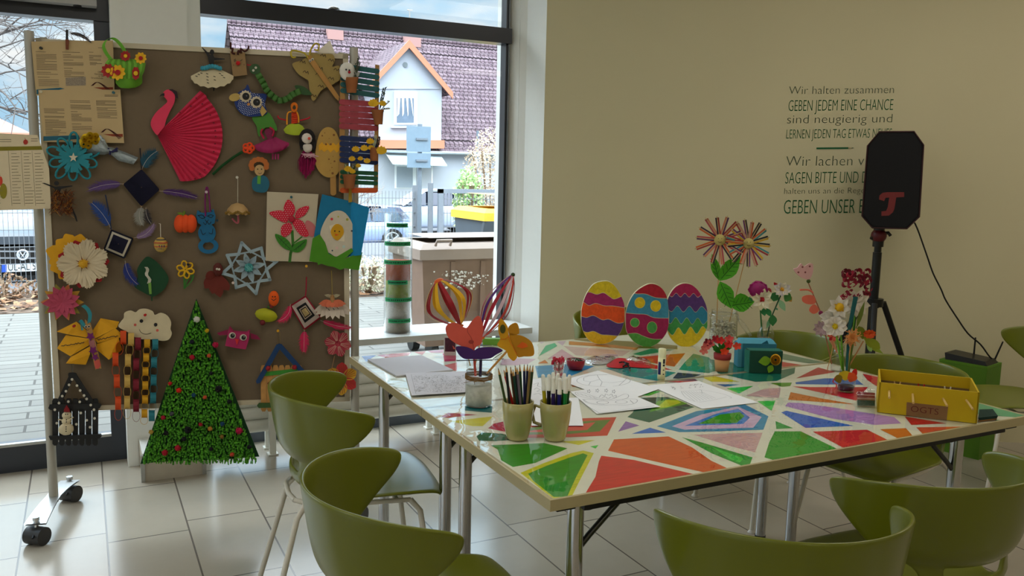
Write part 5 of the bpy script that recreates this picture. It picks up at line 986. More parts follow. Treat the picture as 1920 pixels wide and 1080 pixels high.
# doll with carrot head and lime skirt
t = T('pipe_cleaner_doll', 'doll with a bright orange smiling head and flat lime skirt beside the tree', 'doll', Fz, 545, 170)
part('head', t, M(214, 84, 20, .85), lambda m_: m_.ball(Fz(585, 66, .02), .030, 12, (.75, .6, 1.1))); part('face', t, BLK, lambda m_: (stroke(m_, Fz, [(570, 70), (584, 80), (600, 68)], 4, .041), [m_.ball(Fz(x, 55, .039), .003, 6) for x in (577, 594)])); part('torso', t, M(110, 30, 30), lambda m_: (line(m_, Fz, [(575, 95), (568, 125)], .010, .014), m_.m(M(60, 90, 40)), line(m_, Fz, [(545, 118), (580, 128)], .006, .016))); part('skirt', t, M(160, 160, 20), lambda m_: m_.grid([[Fz(537 + 72 * q, 172 + 44 * q2 * math.sqrt(max(0, 1 - abs(q) ** 1.5)) + q * 10, .012 + .02 * (1 - q * q) * (1 - q2 * q2)) for q in [k / 8 - 1 for k in range(17)]] for q2 in (-1, -.5, 0, .5, 1)])); part('foot', t, M(100, 24, 30), lambda m_: m_.ball(Fz(514, 219, .016), .012, 10))
# hanging pink and white paper blossom
t = T('paper_blossom', 'hanging white and salmon paper blossom on a thread at the right edge', 'paper flower', Fz, 960, 130)
def blo(m_):
    for i in range(9):
        a = PI + PI * (i + .5) / 9; m_.m(M(190, 176, 160, .8)); leaf(m_, Fz, (958, 98), (958 + 125 * math.cos(a + PI) * -1, 98 + (40 + 62 * abs(math.sin(a)))), 50, .012, .03 + .02 * abs(math.sin(a)), 'leaf')
    for i in range(7):
        a = PI * (i + .5) / 7; m_.m(M(196, 110, 84, .8)); leaf(m_, Fz, (955, 85), (955 - 90 * math.cos(a), 95 + 30 * math.sin(a)), 40, .03, .05, 'leaf')
    for i in range(7):
        a = PI * (i + .5) / 7; m_.m(M(170, 160, 130)); leaf(m_, Fz, (955, 55), (955 - 52 * math.cos(a), 42 + 8 * math.sin(a)), 22, .02, .04, 'leaf')
part('petals', t, WHT, blo); part('marks', t, BLK, lambda m_: [stroke(m_, Fz, [(x, y), (x + 8, y + 10)], 4, .058) for x, y in ((915, 120), (930, 132), (960, 128), (985, 122))]); part('core', t, M(170, 130, 90), lambda m_: line(m_, Fz, [(955, 45), (957, 90)], .010, .025, 8)); part('thread', t, M(150, 130, 60), lambda m_: line(m_, Fz, [(955, 45), (950, -110)], .0014, .02))
# striped flowers lower right
t = T('paper_flower', 'red and white striped paper flower near the right edge', 'paper flower', Fz, 990, 350)
def strf(cx, cy, n, r, w_, c1, c2, rot, shp='round'):
    def f(m_):
        for i in range(n):
            a = 2 * PI * i / n + rot; m_.m(M(*(c1 if i % 2 == 0 else c2), .8)); leaf(m_, Fz, (cx, cy), (cx + r * math.cos(a), cy + r * math.sin(a)), w_, .01, .022, shp, .3)
    return f
part('petals', t, WHT, strf(990, 352, 6, 86, 62, (170, 70, 80), (160, 56, 70), .2)); part('stripes', t, M(206, 160, 150), lambda m_: [stroke(m_, Fz, [(990 + 20 * math.cos(a + d), 352 + 20 * math.sin(a + d)), (990 + 78 * math.cos(a + d), 352 + 78 * math.sin(a + d))], 3, .026) for a in [2 * PI * i / 6 + .2 for i in range(6)] for d in (-.25, -.1, .1, .25)])
t = T('paper_flower', 'yellow and red striped six petal paper flower at the lower right corner', 'paper flower', Fz, 1015, 570)
part('petals', t, WHT, strf(1015, 575, 6, 104, 72, (196, 150, 50), (186, 60, 60), -.5)); part('stripes', t, M(150, 60, 40), lambda m_: [stroke(m_, Fz, [(1015 + 22 * math.cos(a + d), 575 + 22 * math.sin(a + d)), (1015 + 92 * math.cos(a + d), 575 + 92 * math.sin(a + d))], 3, .027) for a in [2 * PI * i / 6 - .5 for i in range(6)] for d in (-.24, -.08, .08, .24)]); part('centre', t, M(150, 110, 60), lambda m_: m_.ball(Fz(1015, 575, .02), .012, 10)); part('thread', t, M(170, 130, 100), lambda m_: line(m_, Fz, [(935, 580), (970, 430)], .0015, .012))
# stick house with blue roof
t = T('stick_house', 'natural lolly stick bird house with blue roof and dark red hearts', 'stick house', Fz, 630, 760)
for i in range(7): part('board', t, M(182, 136, 84, .7, noise=.2, ns=50), lambda m_: sheet(m_, Fz, [(502 + i * 38, 510), (508 + i * 38, 490), (530 + i * 38, 488), (538 + i * 38, 505), (540 + i * 38, 765), (530 + i * 38, 782), (512 + i * 38, 782), (504 + i * 38, 768)], .010, .004))
part('beam', t, M(60, 130, 50), lambda m_: sheet(m_, Fz, [(505, 535), (735, 510), (760, 535), (505, 560)], .015, .003)); part('beam', t, M(56, 84, 44), lambda m_: sheet(m_, Fz, [(478, 745), (490, 730), (640, 728), (640, 755), (490, 760)], .016, .01))
part('rafter', t, M(20, 54, 96), lambda m_: sheet(m_, Fz, [(602, 358), (622, 352), (632, 372), (500, 600), (478, 606), (472, 590)], .019, .004)); part('rafter', t, M(20, 54, 96), lambda m_: sheet(m_, Fz, [(615, 352), (635, 356), (800, 545), (798, 568), (780, 570), (608, 372)], .024, .004))
def heart(m_, x, y, r): sheet(m_, Fz, [(x + r * .0625 * 16 * math.sin(a) ** 3, y - r * .0625 * (13 * math.cos(a) - 5 * math.cos(2 * a) - 2 * math.cos(3 * a) - math.cos(4 * a))) for a in [k * 2 * PI / 20 for k in range(20)]], .0165, .002)
part('heart', t, M(96, 16, 30), lambda m_: [heart(m_, x, y, r) for x, y, r in ((630, 582, 16), (560, 608, 16), (712, 592, 14))]); part('ladybird', t, M(140, 20, 30), lambda m_: [m_.ball(Fz(x, y, .03), .011, 8) for x, y in ((550, 508), (716, 502))]); part('hanger', t, M(120, 100, 70), lambda m_: line(m_, Fz, [(612, 360), (608, 270), (622, 270), (628, 360)], .0015, .02))
# Christmas tree of curled paper
G_ = BS.z(0, 0, 1)
t = T('paper_tree', 'tall green christmas tree of curled paper strips with coloured pompoms, hung on the board', 'paper tree', G_, 372, 860)
part('backing', t, M(20, 56, 26, .9), lambda m_: sheet(m_, G_, [(368, 560), (486, 856), (440, 860), (300, 866), (263, 870)], .012, .003))
GCs = [M(66, 136, 20, .7), M(50, 112, 16, .7), M(84, 156, 34, .7), M(60, 124, 22, .7)]
def curl(m_):
    r = random.Random(5)
    for j in range(92):
        f = j / 91; y = 566 + 296 * f; xl = 368 + (266 - 368) * f; xr = 368 + (482 - 368) * f; n_ = max(2, int((xr - xl) / 4.6))
        for i in range(n_):
            x = xl + (xr - xl) * (i + r.random()) / n_; m_.m(GCs[r.randrange(4)]); w_ = r.uniform(1.0, 1.9); l = r.uniform(4, 8.5); dx = r.uniform(-2, 2); yy = y + r.uniform(-2, 2)
            rows = []
            for q, (yo, oo) in enumerate(((0, .016), (l * .5, .028), (l, .034), (l * 1.1, .027))):
                rows.append([G_(x + dx * q / 3 - w_, yy + yo, oo), G_(x + dx * q / 3 + w_, yy + yo + r.uniform(-.5, .5), oo)])
            m_.grid(rows)
fr_ = part('paper_curls', t, GR, curl); fr_['kind'] = 'stuff'
for x, y, r, c in ((369, 599, 6, (190, 190, 180)), (388, 620, 4, (190, 160, 30)), (360, 641, 4.5, (20, 24, 34)), (404, 647, 6, (160, 24, 60)), (360, 670, 5.5, (150, 20, 36)), (392, 667, 4, (180, 80, 50)), (319, 719, 4, (170, 20, 30)), (335, 732, 5, (200, 40, 26)), (396, 700, 4, (14, 14, 18)), (410, 729, 7, (12, 12, 16)), (363, 741, 4.5, (24, 60, 84)), (384, 745, 4, (180, 76, 50)), (430, 753, 4.5, (12, 12, 16)), (306, 783, 4.5, (150, 20, 40)), (322, 776, 4.5, (60, 60, 66)), (376, 796, 4, (140, 20, 30)), (394, 804, 4.5, (170, 120, 50)), (417, 795, 4.5, (26, 60, 90)), (448, 808, 7, (160, 20, 60)), (283, 810, 4.5, (170, 140, 70)), (311, 812, 5, (12, 12, 16)), (352, 806, 7, (12, 12, 16)), (345, 823, 5, (16, 16, 20)), (333, 840, 6, (150, 20, 36)), (309, 849, 6, (150, 20, 36)), (396, 842, 4, (16, 16, 20)), (435, 852, 4.5, (180, 70, 50)), (467, 838, 4.5, (14, 14, 18)), (416, 819, 4, (120, 90, 40)), (341, 673, 4, (60, 120, 40))):
    part('pompom', t, M(*c, .95), lambda m_: pompom(m_, G_(x, y, .04), r * .0025, 26))
# pins
for S, x, y, c, lb in ((Pz, 92, 152, (40, 40, 36), 'dark push pin in the top notice sheet'), (Pz, 92, 552, (190, 180, 150), 'pale push pin in the left corner of the second notice'), (Pz, 757, 560, (60, 100, 110), 'teal push pin in the right corner of the second notice'), (D, 797, 190, (20, 80, 90), 'teal push pin at the top of the red flower card'), (D, 407, 48, (190, 184, 170), 'white push pin holding the tiny umbrella'), (D, 905, 686, (200, 150, 40), 'yellow push pin holding the pink feathered diamond'), (Fz, 613, 265, (206, 150, 30), 'yellow push pin above the blue roofed stick house'), (E, 517, 174, (150, 20, 30), 'red push pin in the yellow butterfly\'s left wing'), (E, 992, 100, (170, 30, 30), 'red push pin in the smiling cloud'), (Cz, 1398, 215, (190, 170, 180), 'white push pin holding the blue cat'), (D, 378, 806, (190, 170, 160), 'pale push pin to the lower left of the star snowflake'), (D, 264, 358, (40, 60, 70), 'dark push pin right of the blue cat')):
    mb = MB(M(*c, .4)); p = S(x, y, .0); o_ = .03 if S in (E,) else .014 if S is not Pz else .006
    mb.tube([p + BN * o_, p + BN * (o_ + .003), p + BN * (o_ + .008), p + BN * (o_ + .011)], [.005, .004, .003, .0055], 10); mb.m(ALU); mb.tube([p, p + BN * o_], .0008, 5)
    tag(mb.build('push_pin'), lb, 'push pin')
# ================================================================== the two painted folding tables
T_ = .745; TU0, TU1, TV0, TVJ, TV1 = .925, 2.69, 1.605, 2.43, 3.235
EDGE = M(150, 138, 104, .4, 1.7, noise=.03); TOPW = M(212, 206, 184, .5, 1.45, noise=.04)
Zs = {'N': (1000, 620, 3.176), 'M': (1380, 640, 3.374), '1': (1000, 840, 6), '2': (1300, 780, 6), '3': (1600, 720, 6), '4': (650, 600, 6), '5': (960, 600, 6), '6': (1250, 600, 6), '7': (760, 740, 6), '8': (1040, 720, 6), 'Q': (760, 480, 4.5)}
def tz(k, x, y, z=T_): a, b, c = Zs[k]; return onz(a + x / c, b + y / c, z)
PATCH = [
 ((150, 150, 20), '1', [(-145, 280), (120, 170), (420, 60), (560, 28), (680, 58), (540, 330), (410, 590), (260, 605), (20, 410)]), ((30, 104, 16), '1', [(-60, 290), (150, 200), (400, 110), (560, 60), (610, 80), (480, 330), (380, 550), (230, 550), (0, 370)]),
 ((156, 34, 30), 'N', [(405, 745), (600, 770), (1020, 870), (300, 995), (318, 955), (370, 870), (390, 780)]), ((200, 58, 0), 'N', [(480, 648), (650, 638), (805, 630), (945, 695), (1060, 775), (1205, 842), (1090, 860), (750, 785), (445, 715)]),
 ((30, 116, 44), 'N', [(885, 635), (1000, 665), (1305, 755), (1280, 825), (1230, 800), (1060, 730)]), ((80, 160, 84), 'N', [(1060, 690), (1180, 735), (1250, 760), (1230, 785), (1180, 770)]), ((196, 124, 124), 'N', [(955, 620), (1150, 612), (1365, 608), (1320, 725), (1180, 690)]),
 ((40, 84, 150), 'N', [(585, 615), (695, 578), (790, 607)]), ((110, 78, 132), 'N', [(505, 602), (550, 540), (632, 565)]),
 ((162, 56, 48), 'N', [(-110, 570), (300, 522), (495, 515), (440, 625), (220, 635), (-110, 640)]), ((70, 96, 40), 'N', [(-110, 588), (300, 540), (460, 530), (395, 600), (220, 615), (-110, 622)]), ((176, 66, 62), 'N', [(-60, 603), (250, 560), (370, 545), (320, 592), (100, 605)]),
 ((14, 70, 54), 'N', [(560, 515), (590, 490), (640, 400), (800, 395), (960, 455), (690, 547)]), ((60, 120, 24), 'N', [(690, 485), (740, 420), (830, 402), (920, 435), (770, 468)]), ((140, 160, 10), 'N', [(730, 462), (790, 412), (860, 415), (880, 430), (790, 458)]), ((60, 140, 50), 'N', [(625, 385), (700, 358), (762, 362), (690, 388)]),
 ((26, 104, 136), 'N', [(735, 570), (970, 480), (1260, 440), (1400, 510), (1370, 590), (1100, 600), (870, 605)]), ((176, 130, 164), 'N', [(825, 570), (1000, 500), (1215, 452), (1360, 515), (1310, 578), (900, 590)]), ((60, 104, 170), 'N', [(900, 568), (1090, 495), (1220, 465), (1290, 518), (1250, 556)]), ((34, 112, 20), 'N', [(980, 556), (1110, 500), (1230, 485), (1258, 510), (1210, 550)]),
 ((172, 150, 16), 'N', [(165, 660), (368, 652), (270, 682)]), ((90, 160, 90), 'N', [(338, 690), (388, 682), (370, 703)]),
 ((24, 104, 16), '7', [(960, 570), (1560, 545), (1825, 605), (1460, 770), (1210, 815), (1080, 740), (1040, 620)]), ((16, 76, 40), '7', [(800, 470), (860, 425), (1090, 440), (1340, 500), (1000, 525), (830, 520)]), ((176, 150, 10), '7', [(500, 300), (990, 245), (870, 355), (760, 355)]), ((126, 30, 40), '7', [(400, 250), (480, 205), (810, 225), (480, 262)]), ((130, 22, 40), '7', [(930, 380), (1000, 325), (1100, 305), (1130, 420), (980, 390)]), ((20, 80, 84), '7', [(670, 130), (980, 130), (975, 205), (670, 180)]),
 ((34, 116, 36), 'M', [(245, 570), (410, 570), (690, 705), (300, 770), (180, 735), (210, 640)]), ((40, 120, 60), 'M', [(250, 505), (362, 550), (255, 555)]), ((34, 76, 150), 'M', [(285, 450), (320, 440), (745, 535), (440, 548)]), ((130, 96, 150), 'M', [(330, 388), (400, 390), (620, 420), (1000, 480), (1045, 520), (880, 530), (610, 490), (310, 410)]), ((200, 84, 20), 'M', [(345, 322), (560, 365), (760, 400), (330, 370)]), ((156, 20, 34), 'M', [(355, 285), (470, 290), (835, 290), (760, 375), (560, 330)]), ((40, 80, 140), 'M', [(375, 260), (560, 235), (760, 235), (805, 275), (380, 272)]), ((140, 40, 50), 'M', [(380, 235), (520, 165), (630, 195), (540, 210)]), ((160, 20, 30), 'M', [(485, 572), (830, 560), (1020, 655), (730, 700)]), ((196, 76, 20), 'M', [(910, 557), (1075, 550), (1145, 630), (1075, 640)]), ((190, 70, 50), 'M', [(1140, 545), (1420, 540), (1530, 560), (1210, 615)]), ((150, 24, 24), 'M', [(1065, 475), (1330, 520), (1110, 530)]), ((140, 50, 50), 'M', [(1490, 540), (1660, 535), (1540, 560)]),
 ((60, 130, 96), '3', [(1250, 190), (1420, 210), (1700, 270), (1960, 335), (1960, 385), (1600, 360), (1300, 330)]), ((60, 120, 84), '3', [(1580, 400), (1900, 422), (1640, 432)]), ((150, 20, 30), 'M', [(800, 205), (895, 225), (1000, 280), (890, 285), (830, 245)]), ((196, 124, 124), 'M', [(60, 345), (180, 300), (285, 295), (270, 360)]), ((70, 160, 80), 'M', [(135, 380), (250, 375), (225, 440)]),
 ((14, 110, 86), '6', [(135, 560), (200, 480), (300, 380), (470, 420), (590, 520), (560, 570), (470, 600)]), ((176, 70, 30), 'N', [(590, 160), (905, 135), (840, 215), (690, 190)]), ((160, 36, 30), 'N', [(440, 205), (640, 180), (830, 235), (690, 225)]), ((40, 110, 106), 'N', [(430, 225), (600, 215), (850, 250), (740, 300), (560, 270)]), ((38, 28, 36), 'N', [(830, 285), (860, 250), (1000, 262), (920, 290)]), ((90, 30, 50), 'N', [(830, 298), (960, 288), (980, 298)]), ((196, 150, 10), 'N', [(990, 270), (1050, 265), (1230, 305), (1060, 305)]), ((12, 84, 70), 'N', [(1040, 170), (1260, 200), (1480, 235), (1560, 220), (1555, 255), (1450, 300), (1320, 305), (1100, 255)]), ((30, 90, 130), 'N', [(1085, 318), (1230, 322), (1140, 335)]), ((60, 160, 70), 'N', [(1150, 345), (1310, 330), (1225, 375)]), ((66, 110, 40), 'N', [(1410, 312), (1540, 310), (1530, 330), (1480, 335)]), ((150, 50, 54), '6', [(1290, 470), (1540, 510), (1300, 530)]), ((60, 90, 70), '6', [(1270, 372), (1790, 480), (1600, 490), (1300, 445)]), ((196, 70, 60), 'N', [(720, 300), (980, 300), (900, 312)]),
 ((206, 92, 14), '5', [(640, 240), (1040, 268), (1430, 310), (1400, 340), (1000, 300), (640, 280)]), ((176, 130, 124), '5', [(580, 295), (1330, 350), (1240, 410), (720, 400)]), ((196, 120, 130), '5', [(400, 440), (560, 330), (720, 430)]), ((50, 140, 104), '5', [(300, 410), (380, 290), (480, 260), (510, 295)]), ((176, 140, 160), '5', [(290, 235), (400, 225), (330, 270)]), ((170, 134, 150), '5', [(500, 245), (610, 235), (570, 290)]), ((20, 104, 140), '5', [(260, 520), (600, 500), (930, 520), (640, 640), (290, 650)]), ((196, 84, 20), '5', [(290, 490), (370, 450), (410, 490)]), ((20, 110, 80), '5', [(1360, 385), (1560, 325), (1830, 335), (1450, 400)]), ((90, 80, 34), '5', [(690, 205), (1300, 240), (1860, 290), (1860, 330), (1430, 318), (700, 225)]), ((196, 120, 130), '5', [(0, 430), (270, 440), (170, 500), (0, 500)]), ((190, 90, 30), '5', [(670, 720), (820, 748), (680, 755)]),
 ((176, 60, 60), '4', [(310, 385), (740, 345), (700, 400), (440, 430)]), ((180, 70, 60), '4', [(750, 360), (890, 355), (850, 395)]), ((196, 90, 96), '4', [(900, 345), (1090, 330), (1090, 370), (950, 370)]), ((196, 44, 20), '4', [(1100, 510), (1240, 480), (1240, 575), (1150, 560)]), ((196, 60, 90), '4', [(1080, 380), (1230, 360), (1230, 460), (1100, 470)]), ((60, 84, 150), '4', [(160, 400), (330, 400), (220, 470)]), ((190, 120, 130), 'Q', [(820, 870), (1080, 870), (950, 925), (800, 920)])]
def clip(p, ax, lim, keep):
    o = []
    for i in range(len(p)):
        a, b = p[i - 1], p[i]; ia, ib = (a[ax] - lim) * keep >= 0, (b[ax] - lim) * keep >= 0
        if ia != ib: t = (lim - a[ax]) / (b[ax] - a[ax]); o.append(tuple(a[k] + (b[k] - a[k]) * t for k in (0, 1)))
        if ib: o.append(b)
    return o
ZT = T_ - .0022
for v0, v1, lb, dz in ((TV0, TVJ - .002, 'painted folding table nearest the viewer, with the mugs on it', 0), (TVJ + .002, TV1, 'painted folding table nearest the window, with the easter eggs on it', 0)):
    t = thing('folding_table', lb, 'table', ((TU0 + TU1) / 2, (v0 + v1) / 2, 0), 'painted folding tables')
    mb = MB(TOPW).box(TU0 + .012, TU1 - .012, v0 + .008, v1 - .008, ZT - .024, ZT)
    for i, (c, k, pts) in enumerate(PATCH):
        q = [tuple(tz(k, x, y, ZT))[:2] for x, y in pts]
        for ax, lim, kp in ((0, TU0 + .013, 1), (0, TU1 - .013, -1), (1, v0 + .009, 1), (1, v1 - .009, -1)): q = clip(q, ax, lim, kp) if q else q
        if len(q) > 2: mb.m(paint(*c, 2.3)); mb.add([(x, y, ZT + .00015 + .00001 * i) for x, y in q], [list(range(len(q)))])
    mb.build('tabletop', t)
    mb = MB(EDGE)
    for a in ((TU0, TU0 + .012, v0 + .008, v1 - .008), (TU1 - .012, TU1, v0 + .008, v1 - .008), (TU0, TU1, v0, v0 + .008), (TU0, TU1, v1 - .008, v1)): mb.box(a[0], a[1], a[2], a[3], ZT - .027, ZT + .0004)
    mb.build('edge_trim', t)
    MB(BLACK).box(TU0 + .10, TU1 - .10, v0 + .012, v0 + .03, ZT - .045, ZT - .0275).box(TU0 + .10, TU1 - .10, v1 - .03, v1 - .012, ZT - .045, ZT - .0275).box(TU0 + .03, TU0 + .08, v0 + .02, v1 - .02, ZT - .04, ZT - .0275).box(TU1 - .08, TU1 - .03, v0 + .02, v1 - .02, ZT - .04, ZT - .0275).build('underframe', t)
    for u, sg in ((TU0 + .115, 1), (TU1 - .24, -1)):
        for v_ in (v0 + .075, v1 - .085):
            lg = MB(CHROME).tube([(u, v_, .015), (u, v_, ZT - .028)], .0205, 18).build('leg', t)
            MB(BLACK).tube([(u, v_, 0), (u, v_, .02)], .0225, 14).build('foot', lg)
            MB(BLACK).ball((u + .035 * sg, v_, ZT - .05), .028, 12, (1, .7, .9)).build('hinge', lg)
            MB(M(70, 70, 66, .25, 1.0, metal=.8)).tube([(u + .01 * sg, v_, ZT - .17), (u + .04 * sg, v_, ZT - .14), (u + .16 * sg, v_, ZT - .035)], .008, 8).build('brace', lg)
# clear film over both tables
mb = MB(FILM); rows = []; r = random.Random(3); nu, nv = 44, 40
for j in range(nv + 1):
    rw = []
    for i in range(nu + 1):
        u, v_ = TU0 + .004 + (TU1 - TU0 - .008) * i / nu, TV0 + .004 + (TV1 - TV0 - .008) * j / nv
        a = max(0, 1 - (u - TU0) / .75); rw.append((u, v_, T_ - .0011 + .00035 * a * (math.sin(u * 41 + v_ * 13) + math.sin(v_ * 37 - u * 9))))
    rows.append(rw)
mb.grid(rows); tag(mb.build('plastic_cover'), 'clear glossy plastic sheet covering both painted tables', 'table cover')

# ================================================================== chairs
CG = bpy.data.materials.new('green_plastic'); CG.use_nodes = True; p = CG.node_tree.nodes['Principled BSDF']
p.inputs['Base Color'].default_value = (.135, .15, .0015, 1); p.inputs['Roughness'].default_value = .38; p.inputs['Specular IOR Level'].default_value = .3; p.inputs['Coat Weight'].default_value = .5; p.inputs['Coat Roughness'].default_value = .22
LEGM = M(186, 180, 166, .35, 1.3, noise=.02)
def chair_meshes():
    n = 16; R = .262; rows = []
    seat = [(.262, .416, .19), (.252, .436, .205), (.19, .446, .218), (.07, .441, .224), (-.06, .437, .212), (-.138, .441, .190)]
    for y, z, w_ in seat: rows.append([V((w_ * t, y + (.018 * (1 - abs(t) ** 3) if y > .15 else 0) + (.05 * t * t if y < -.1 else 0), z - .010 * (1 - t * t) * (1 if y < .2 else 0) + (.012 * abs(t) ** 4 if -.1 < y < .15 else 0))) for t in [2 * i / n - 1 for i in range(n + 1)]])
    back = [(-.188, .458, .68), (-.203, .485, .64), (-.200, .512, .62), (-.206, .552, .68), (-.226, .574, .98), (-.240, .60, 1.16), (-.250, .65, 1.36), (-.258, .70, 1.56), (-.266, .755, 1.65), (-.270, .778, 1.53)]
    for k, (y, z, A_) in enumerate(back):
        rr = R + .004 * max(0, k - 3)
        rows.append([V((rr * math.sin(A_ * t), y + rr * (1 - math.cos(A_ * t)) * (1 if k > 2 else .8), z + (.014 * t * t if k < 2 else -.036 * abs(t) ** 3 * max(0, (k - 4)) / 5))) for t in [2 * i / n - 1 for i in range(n + 1)]])
    hole = set()
    k0 = len(seat) + 2
    vs_ = [p for r in rows for p in r]; m_ = n + 1; fs = []
    for i in range(len(rows) - 1):
        for j in range(n):
            if i == k0 and 3 <= j <= n - 4: continue
            fs.append((i * m_ + j, i * m_ + j + 1, (i + 1) * m_ + j + 1, (i + 1) * m_ + j))
    me = bpy.data.meshes.new('shell'); me.from_pydata(vs_, [], fs); me.materials.append(CG); me.polygons.foreach_set('use_smooth', [True] * len(fs)); me.update()
    return me
SHELL = chair_meshes()
def make_chair():
    root = bpy.data.objects.new('stacking_chair', None); COL.objects.link(root); root.empty_display_size = .1; ORG[root.name] = V((0, 0, 0))
    s = bpy.data.objects.new('shell', SHELL); COL.objects.link(s); s.parent = root
    md = s.modifiers.new('thickness', 'SOLIDIFY'); md.thickness = .0125; md.offset = 0
    md = s.modifiers.new('smooth', 'SUBSURF'); md.levels = 2; md.render_levels = 2
    mb = MB(LEGM); 
    for sx in (-1, 1): mb.tube([(.165 * sx, .165, .405), (.175 * sx, .0, .416), (.15 * sx, -.15, .418), (.10 * sx, -.20, .42)], .0085, 8)
    mb.tube([(-.10, -.20, .42), (-.05, -.215, .425), (.05, -.215, .425), (.10, -.20, .42)], .0085, 8).tube([(-.165, .12, .408), (.165, .12, .408)], .0085, 8); mb.build('seat_frame', root)
    for a, b, c in (((-.165, .165, .405), (-.178, .195, .37), (-.215, .245, .012)), ((.165, .165, .405), (.178, .195, .37), (.215, .245, .012)), ((-.14, -.17, .418), (-.16, -.20, .38), (-.215, -.30, .012)), ((.14, -.17, .418), (.16, -.20, .38), (.215, -.30, .012))):
        lg = MB(LEGM).tube([a, b, c], .0095, 10).build('leg', root)
        MB(M(206, 200, 190, .4, 1.2)).lathe([(0, 0), (.017, 0), (.017, .004), (.008, .012), (.008, .022), (0, .022)], (c[0], c[1], 0), 12).build('glide', lg)
    return root
def copy_tree(o, parent=None):
    c = o.copy(); COL.objects.link(c); c.parent = parent
    for ch in list(o.children): copy_tree(ch, c)
    return c
chair0 = make_chair()
chairs = [((.785, 2.72), -97, 'green plastic chair at the left table end nearest the pinboard'), ((.685, 1.82), -96, 'green plastic chair at the left table end nearest the viewer'),
          ((1.385, 1.365), -22, 'green plastic chair with its back to the viewer, bottom middle of the photo'), ((1.95, 1.44), -3, 'green plastic chair with its back to the viewer, beside the yellow box'),
          ((2.46, 3.53), 176, 'green plastic chair behind the three easter eggs'), ((2.73, 2.76), 84, 'green plastic chair tucked in behind the green and blue boxes'), ((2.73, 2.18), 96, 'green plastic chair tucked in behind the yellow box'),
          ((4.09, 2.46), 57, 'green plastic chair standing at the right edge, before the router')]
for i, ((x, y), a, lb) in enumerate(chairs):
    c = chair0 if i == 0 else copy_tree(chair0)
    c.location = (x, y, 0); c.rotation_euler = (0, 0, math.radians(a)); c['label'] = lb; c['category'] = 'chair'; c['group'] = 'green stacking chairs'

# ================================================================== speaker, stand, router
sp_p = onpl(1668, 340, W0 + WN * .0, WN) ; d_ = ray(1668, 340); SPD = 4.35 / d_.dot(FWD); spc = CAM + d_ * SPD
HF = V((FWD.x, FWD.y, 0)).normalized(); HR = V((RIGHT.x, RIGHT.y, 0)).normalized()
SN = V((d_.x, d_.y, 0)).normalized(); SN = (SN * .9 + HF * .1).normalized(); SS = Surf((1440, 140, 3.376), spc, -SN); SK = SS.z(1560, 400, 3.375)
t = thing('loudspeaker', 'black eight-sided loudspeaker with a red emblem on a tripod', 'loudspeaker', SS(775, 972))
oc = [(705, 362), (925, 360), (985, 445), (958, 900), (880, 975), (660, 970), (595, 895), (630, 450)]
SPB = M(12, 11, 12, .8, 1.0)
MB(SPB).prism([SS(x, y, .0) for x, y in oc], SN * .24).build('cabinet', t)
MB(M(50, 14, 16, .6, 1.0)).tube([SS(x, y, .002) for x, y in oc], .004, 6, closed=True).build('rim', t)
MB(M(16, 15, 16, .9, 1.0, noise=.5, ns=500)).prism([SS(775 + (x - 775) * .95, 668 + (y - 668) * .97, .006) for x, y in oc], SN * .006).build('grille', t)
MB(M(110, 34, 32, .7, 1.0, noise=.3, ns=300)).prism([SS(x, y, .0075) for x, y in ((703, 790), (706, 765), (725, 748), (755, 744), (862, 744), (862, 774), (812, 777), (800, 850), (790, 872), (765, 892), (718, 894), (718, 866), (748, 862), (758, 840), (768, 778), (745, 779), (735, 800))], SN * .002).build('emblem', t)
base = V((SS(0, 0).x, 0, 0)); px_ = SK(345, 580); bx_ = V((px_.x, px_.y, 0)) + HF * .12; top_ = SS(768, 975) + HF * .12
t = thing('speaker_stand', 'black tripod stand carrying the loudspeaker', 'stand', bx_)
BM = M(14, 14, 15, .35, 1.0)
bx_.x, bx_.y = top_.x, top_.y; t.location = bx_; ORG[t.name] = bx_.copy()
col_z = SK(340, 575).z
MB(BM).tube([bx_ + UP * .18, bx_ + UP * (col_z + .26)], .023, 14).tube([bx_ + UP * (col_z + .2), V((bx_.x, bx_.y, top_.z))], .018, 14).build('pole', t)
MB(M(90, 16, 24, .4, 1.0)).ball(V((bx_.x, bx_.y, top_.z - .045)), .04, 14).build('ball_joint', t)
MB(BM).tube([bx_ + UP * (col_z + .29), bx_ + UP * (col_z + .40)], .028, 12).tube([bx_ + UP * (col_z + .36) + HR * .02, bx_ + UP * (col_z + .365) + HR * .05, bx_ + UP * (col_z + .35) + HR * .062], .009, 8).tube([bx_ + UP * (col_z + .33) - HR * .02, bx_ + UP * (col_z + .34) - HR * .04], .012, 8).build('clamp_knob', t)
MB(BM).tube([bx_ + UP * (col_z - .03), bx_ + UP * (col_z + .012)], .05, 16).build('collar', t)
for a in (15, 135, 255):
    d = HR * math.cos(math.radians(a)) + HF * math.sin(math.radians(a)) * .8
    lg = MB(BM).tube([bx_ + d * .06 + UP * (col_z - .01), bx_ + d * .44 + UP * .03], .016, 10).build('leg', t)
    MB(BM).tube([bx_ + d * .022 + UP * .2, bx_ + d * .28 + UP * (.03 + (col_z - .04) * .42)], .008, 8).build('strut', t)
    MB(BLACK).ball(bx_ + d * .44 + UP * .024, .024, 10).build('rubber_foot', lg)
CU = [V((4.20, 3.03, 0)), V((4.26, 2.79, 0)), V((4.45, 2.835, 0)), V((4.39, 3.075, 0))]
t = thing('storage_box', 'green box carrying the router beside the wall', 'box', CU[0])
MB(M(84, 130, 20, .55, .85, noise=.03)).prism(CU, UP * .5).build('body', t); MB(M(90, 138, 26, .5, .85, noise=.03)).prism([q + UP * .501 for q in CU], UP * .012).build('lid', t)
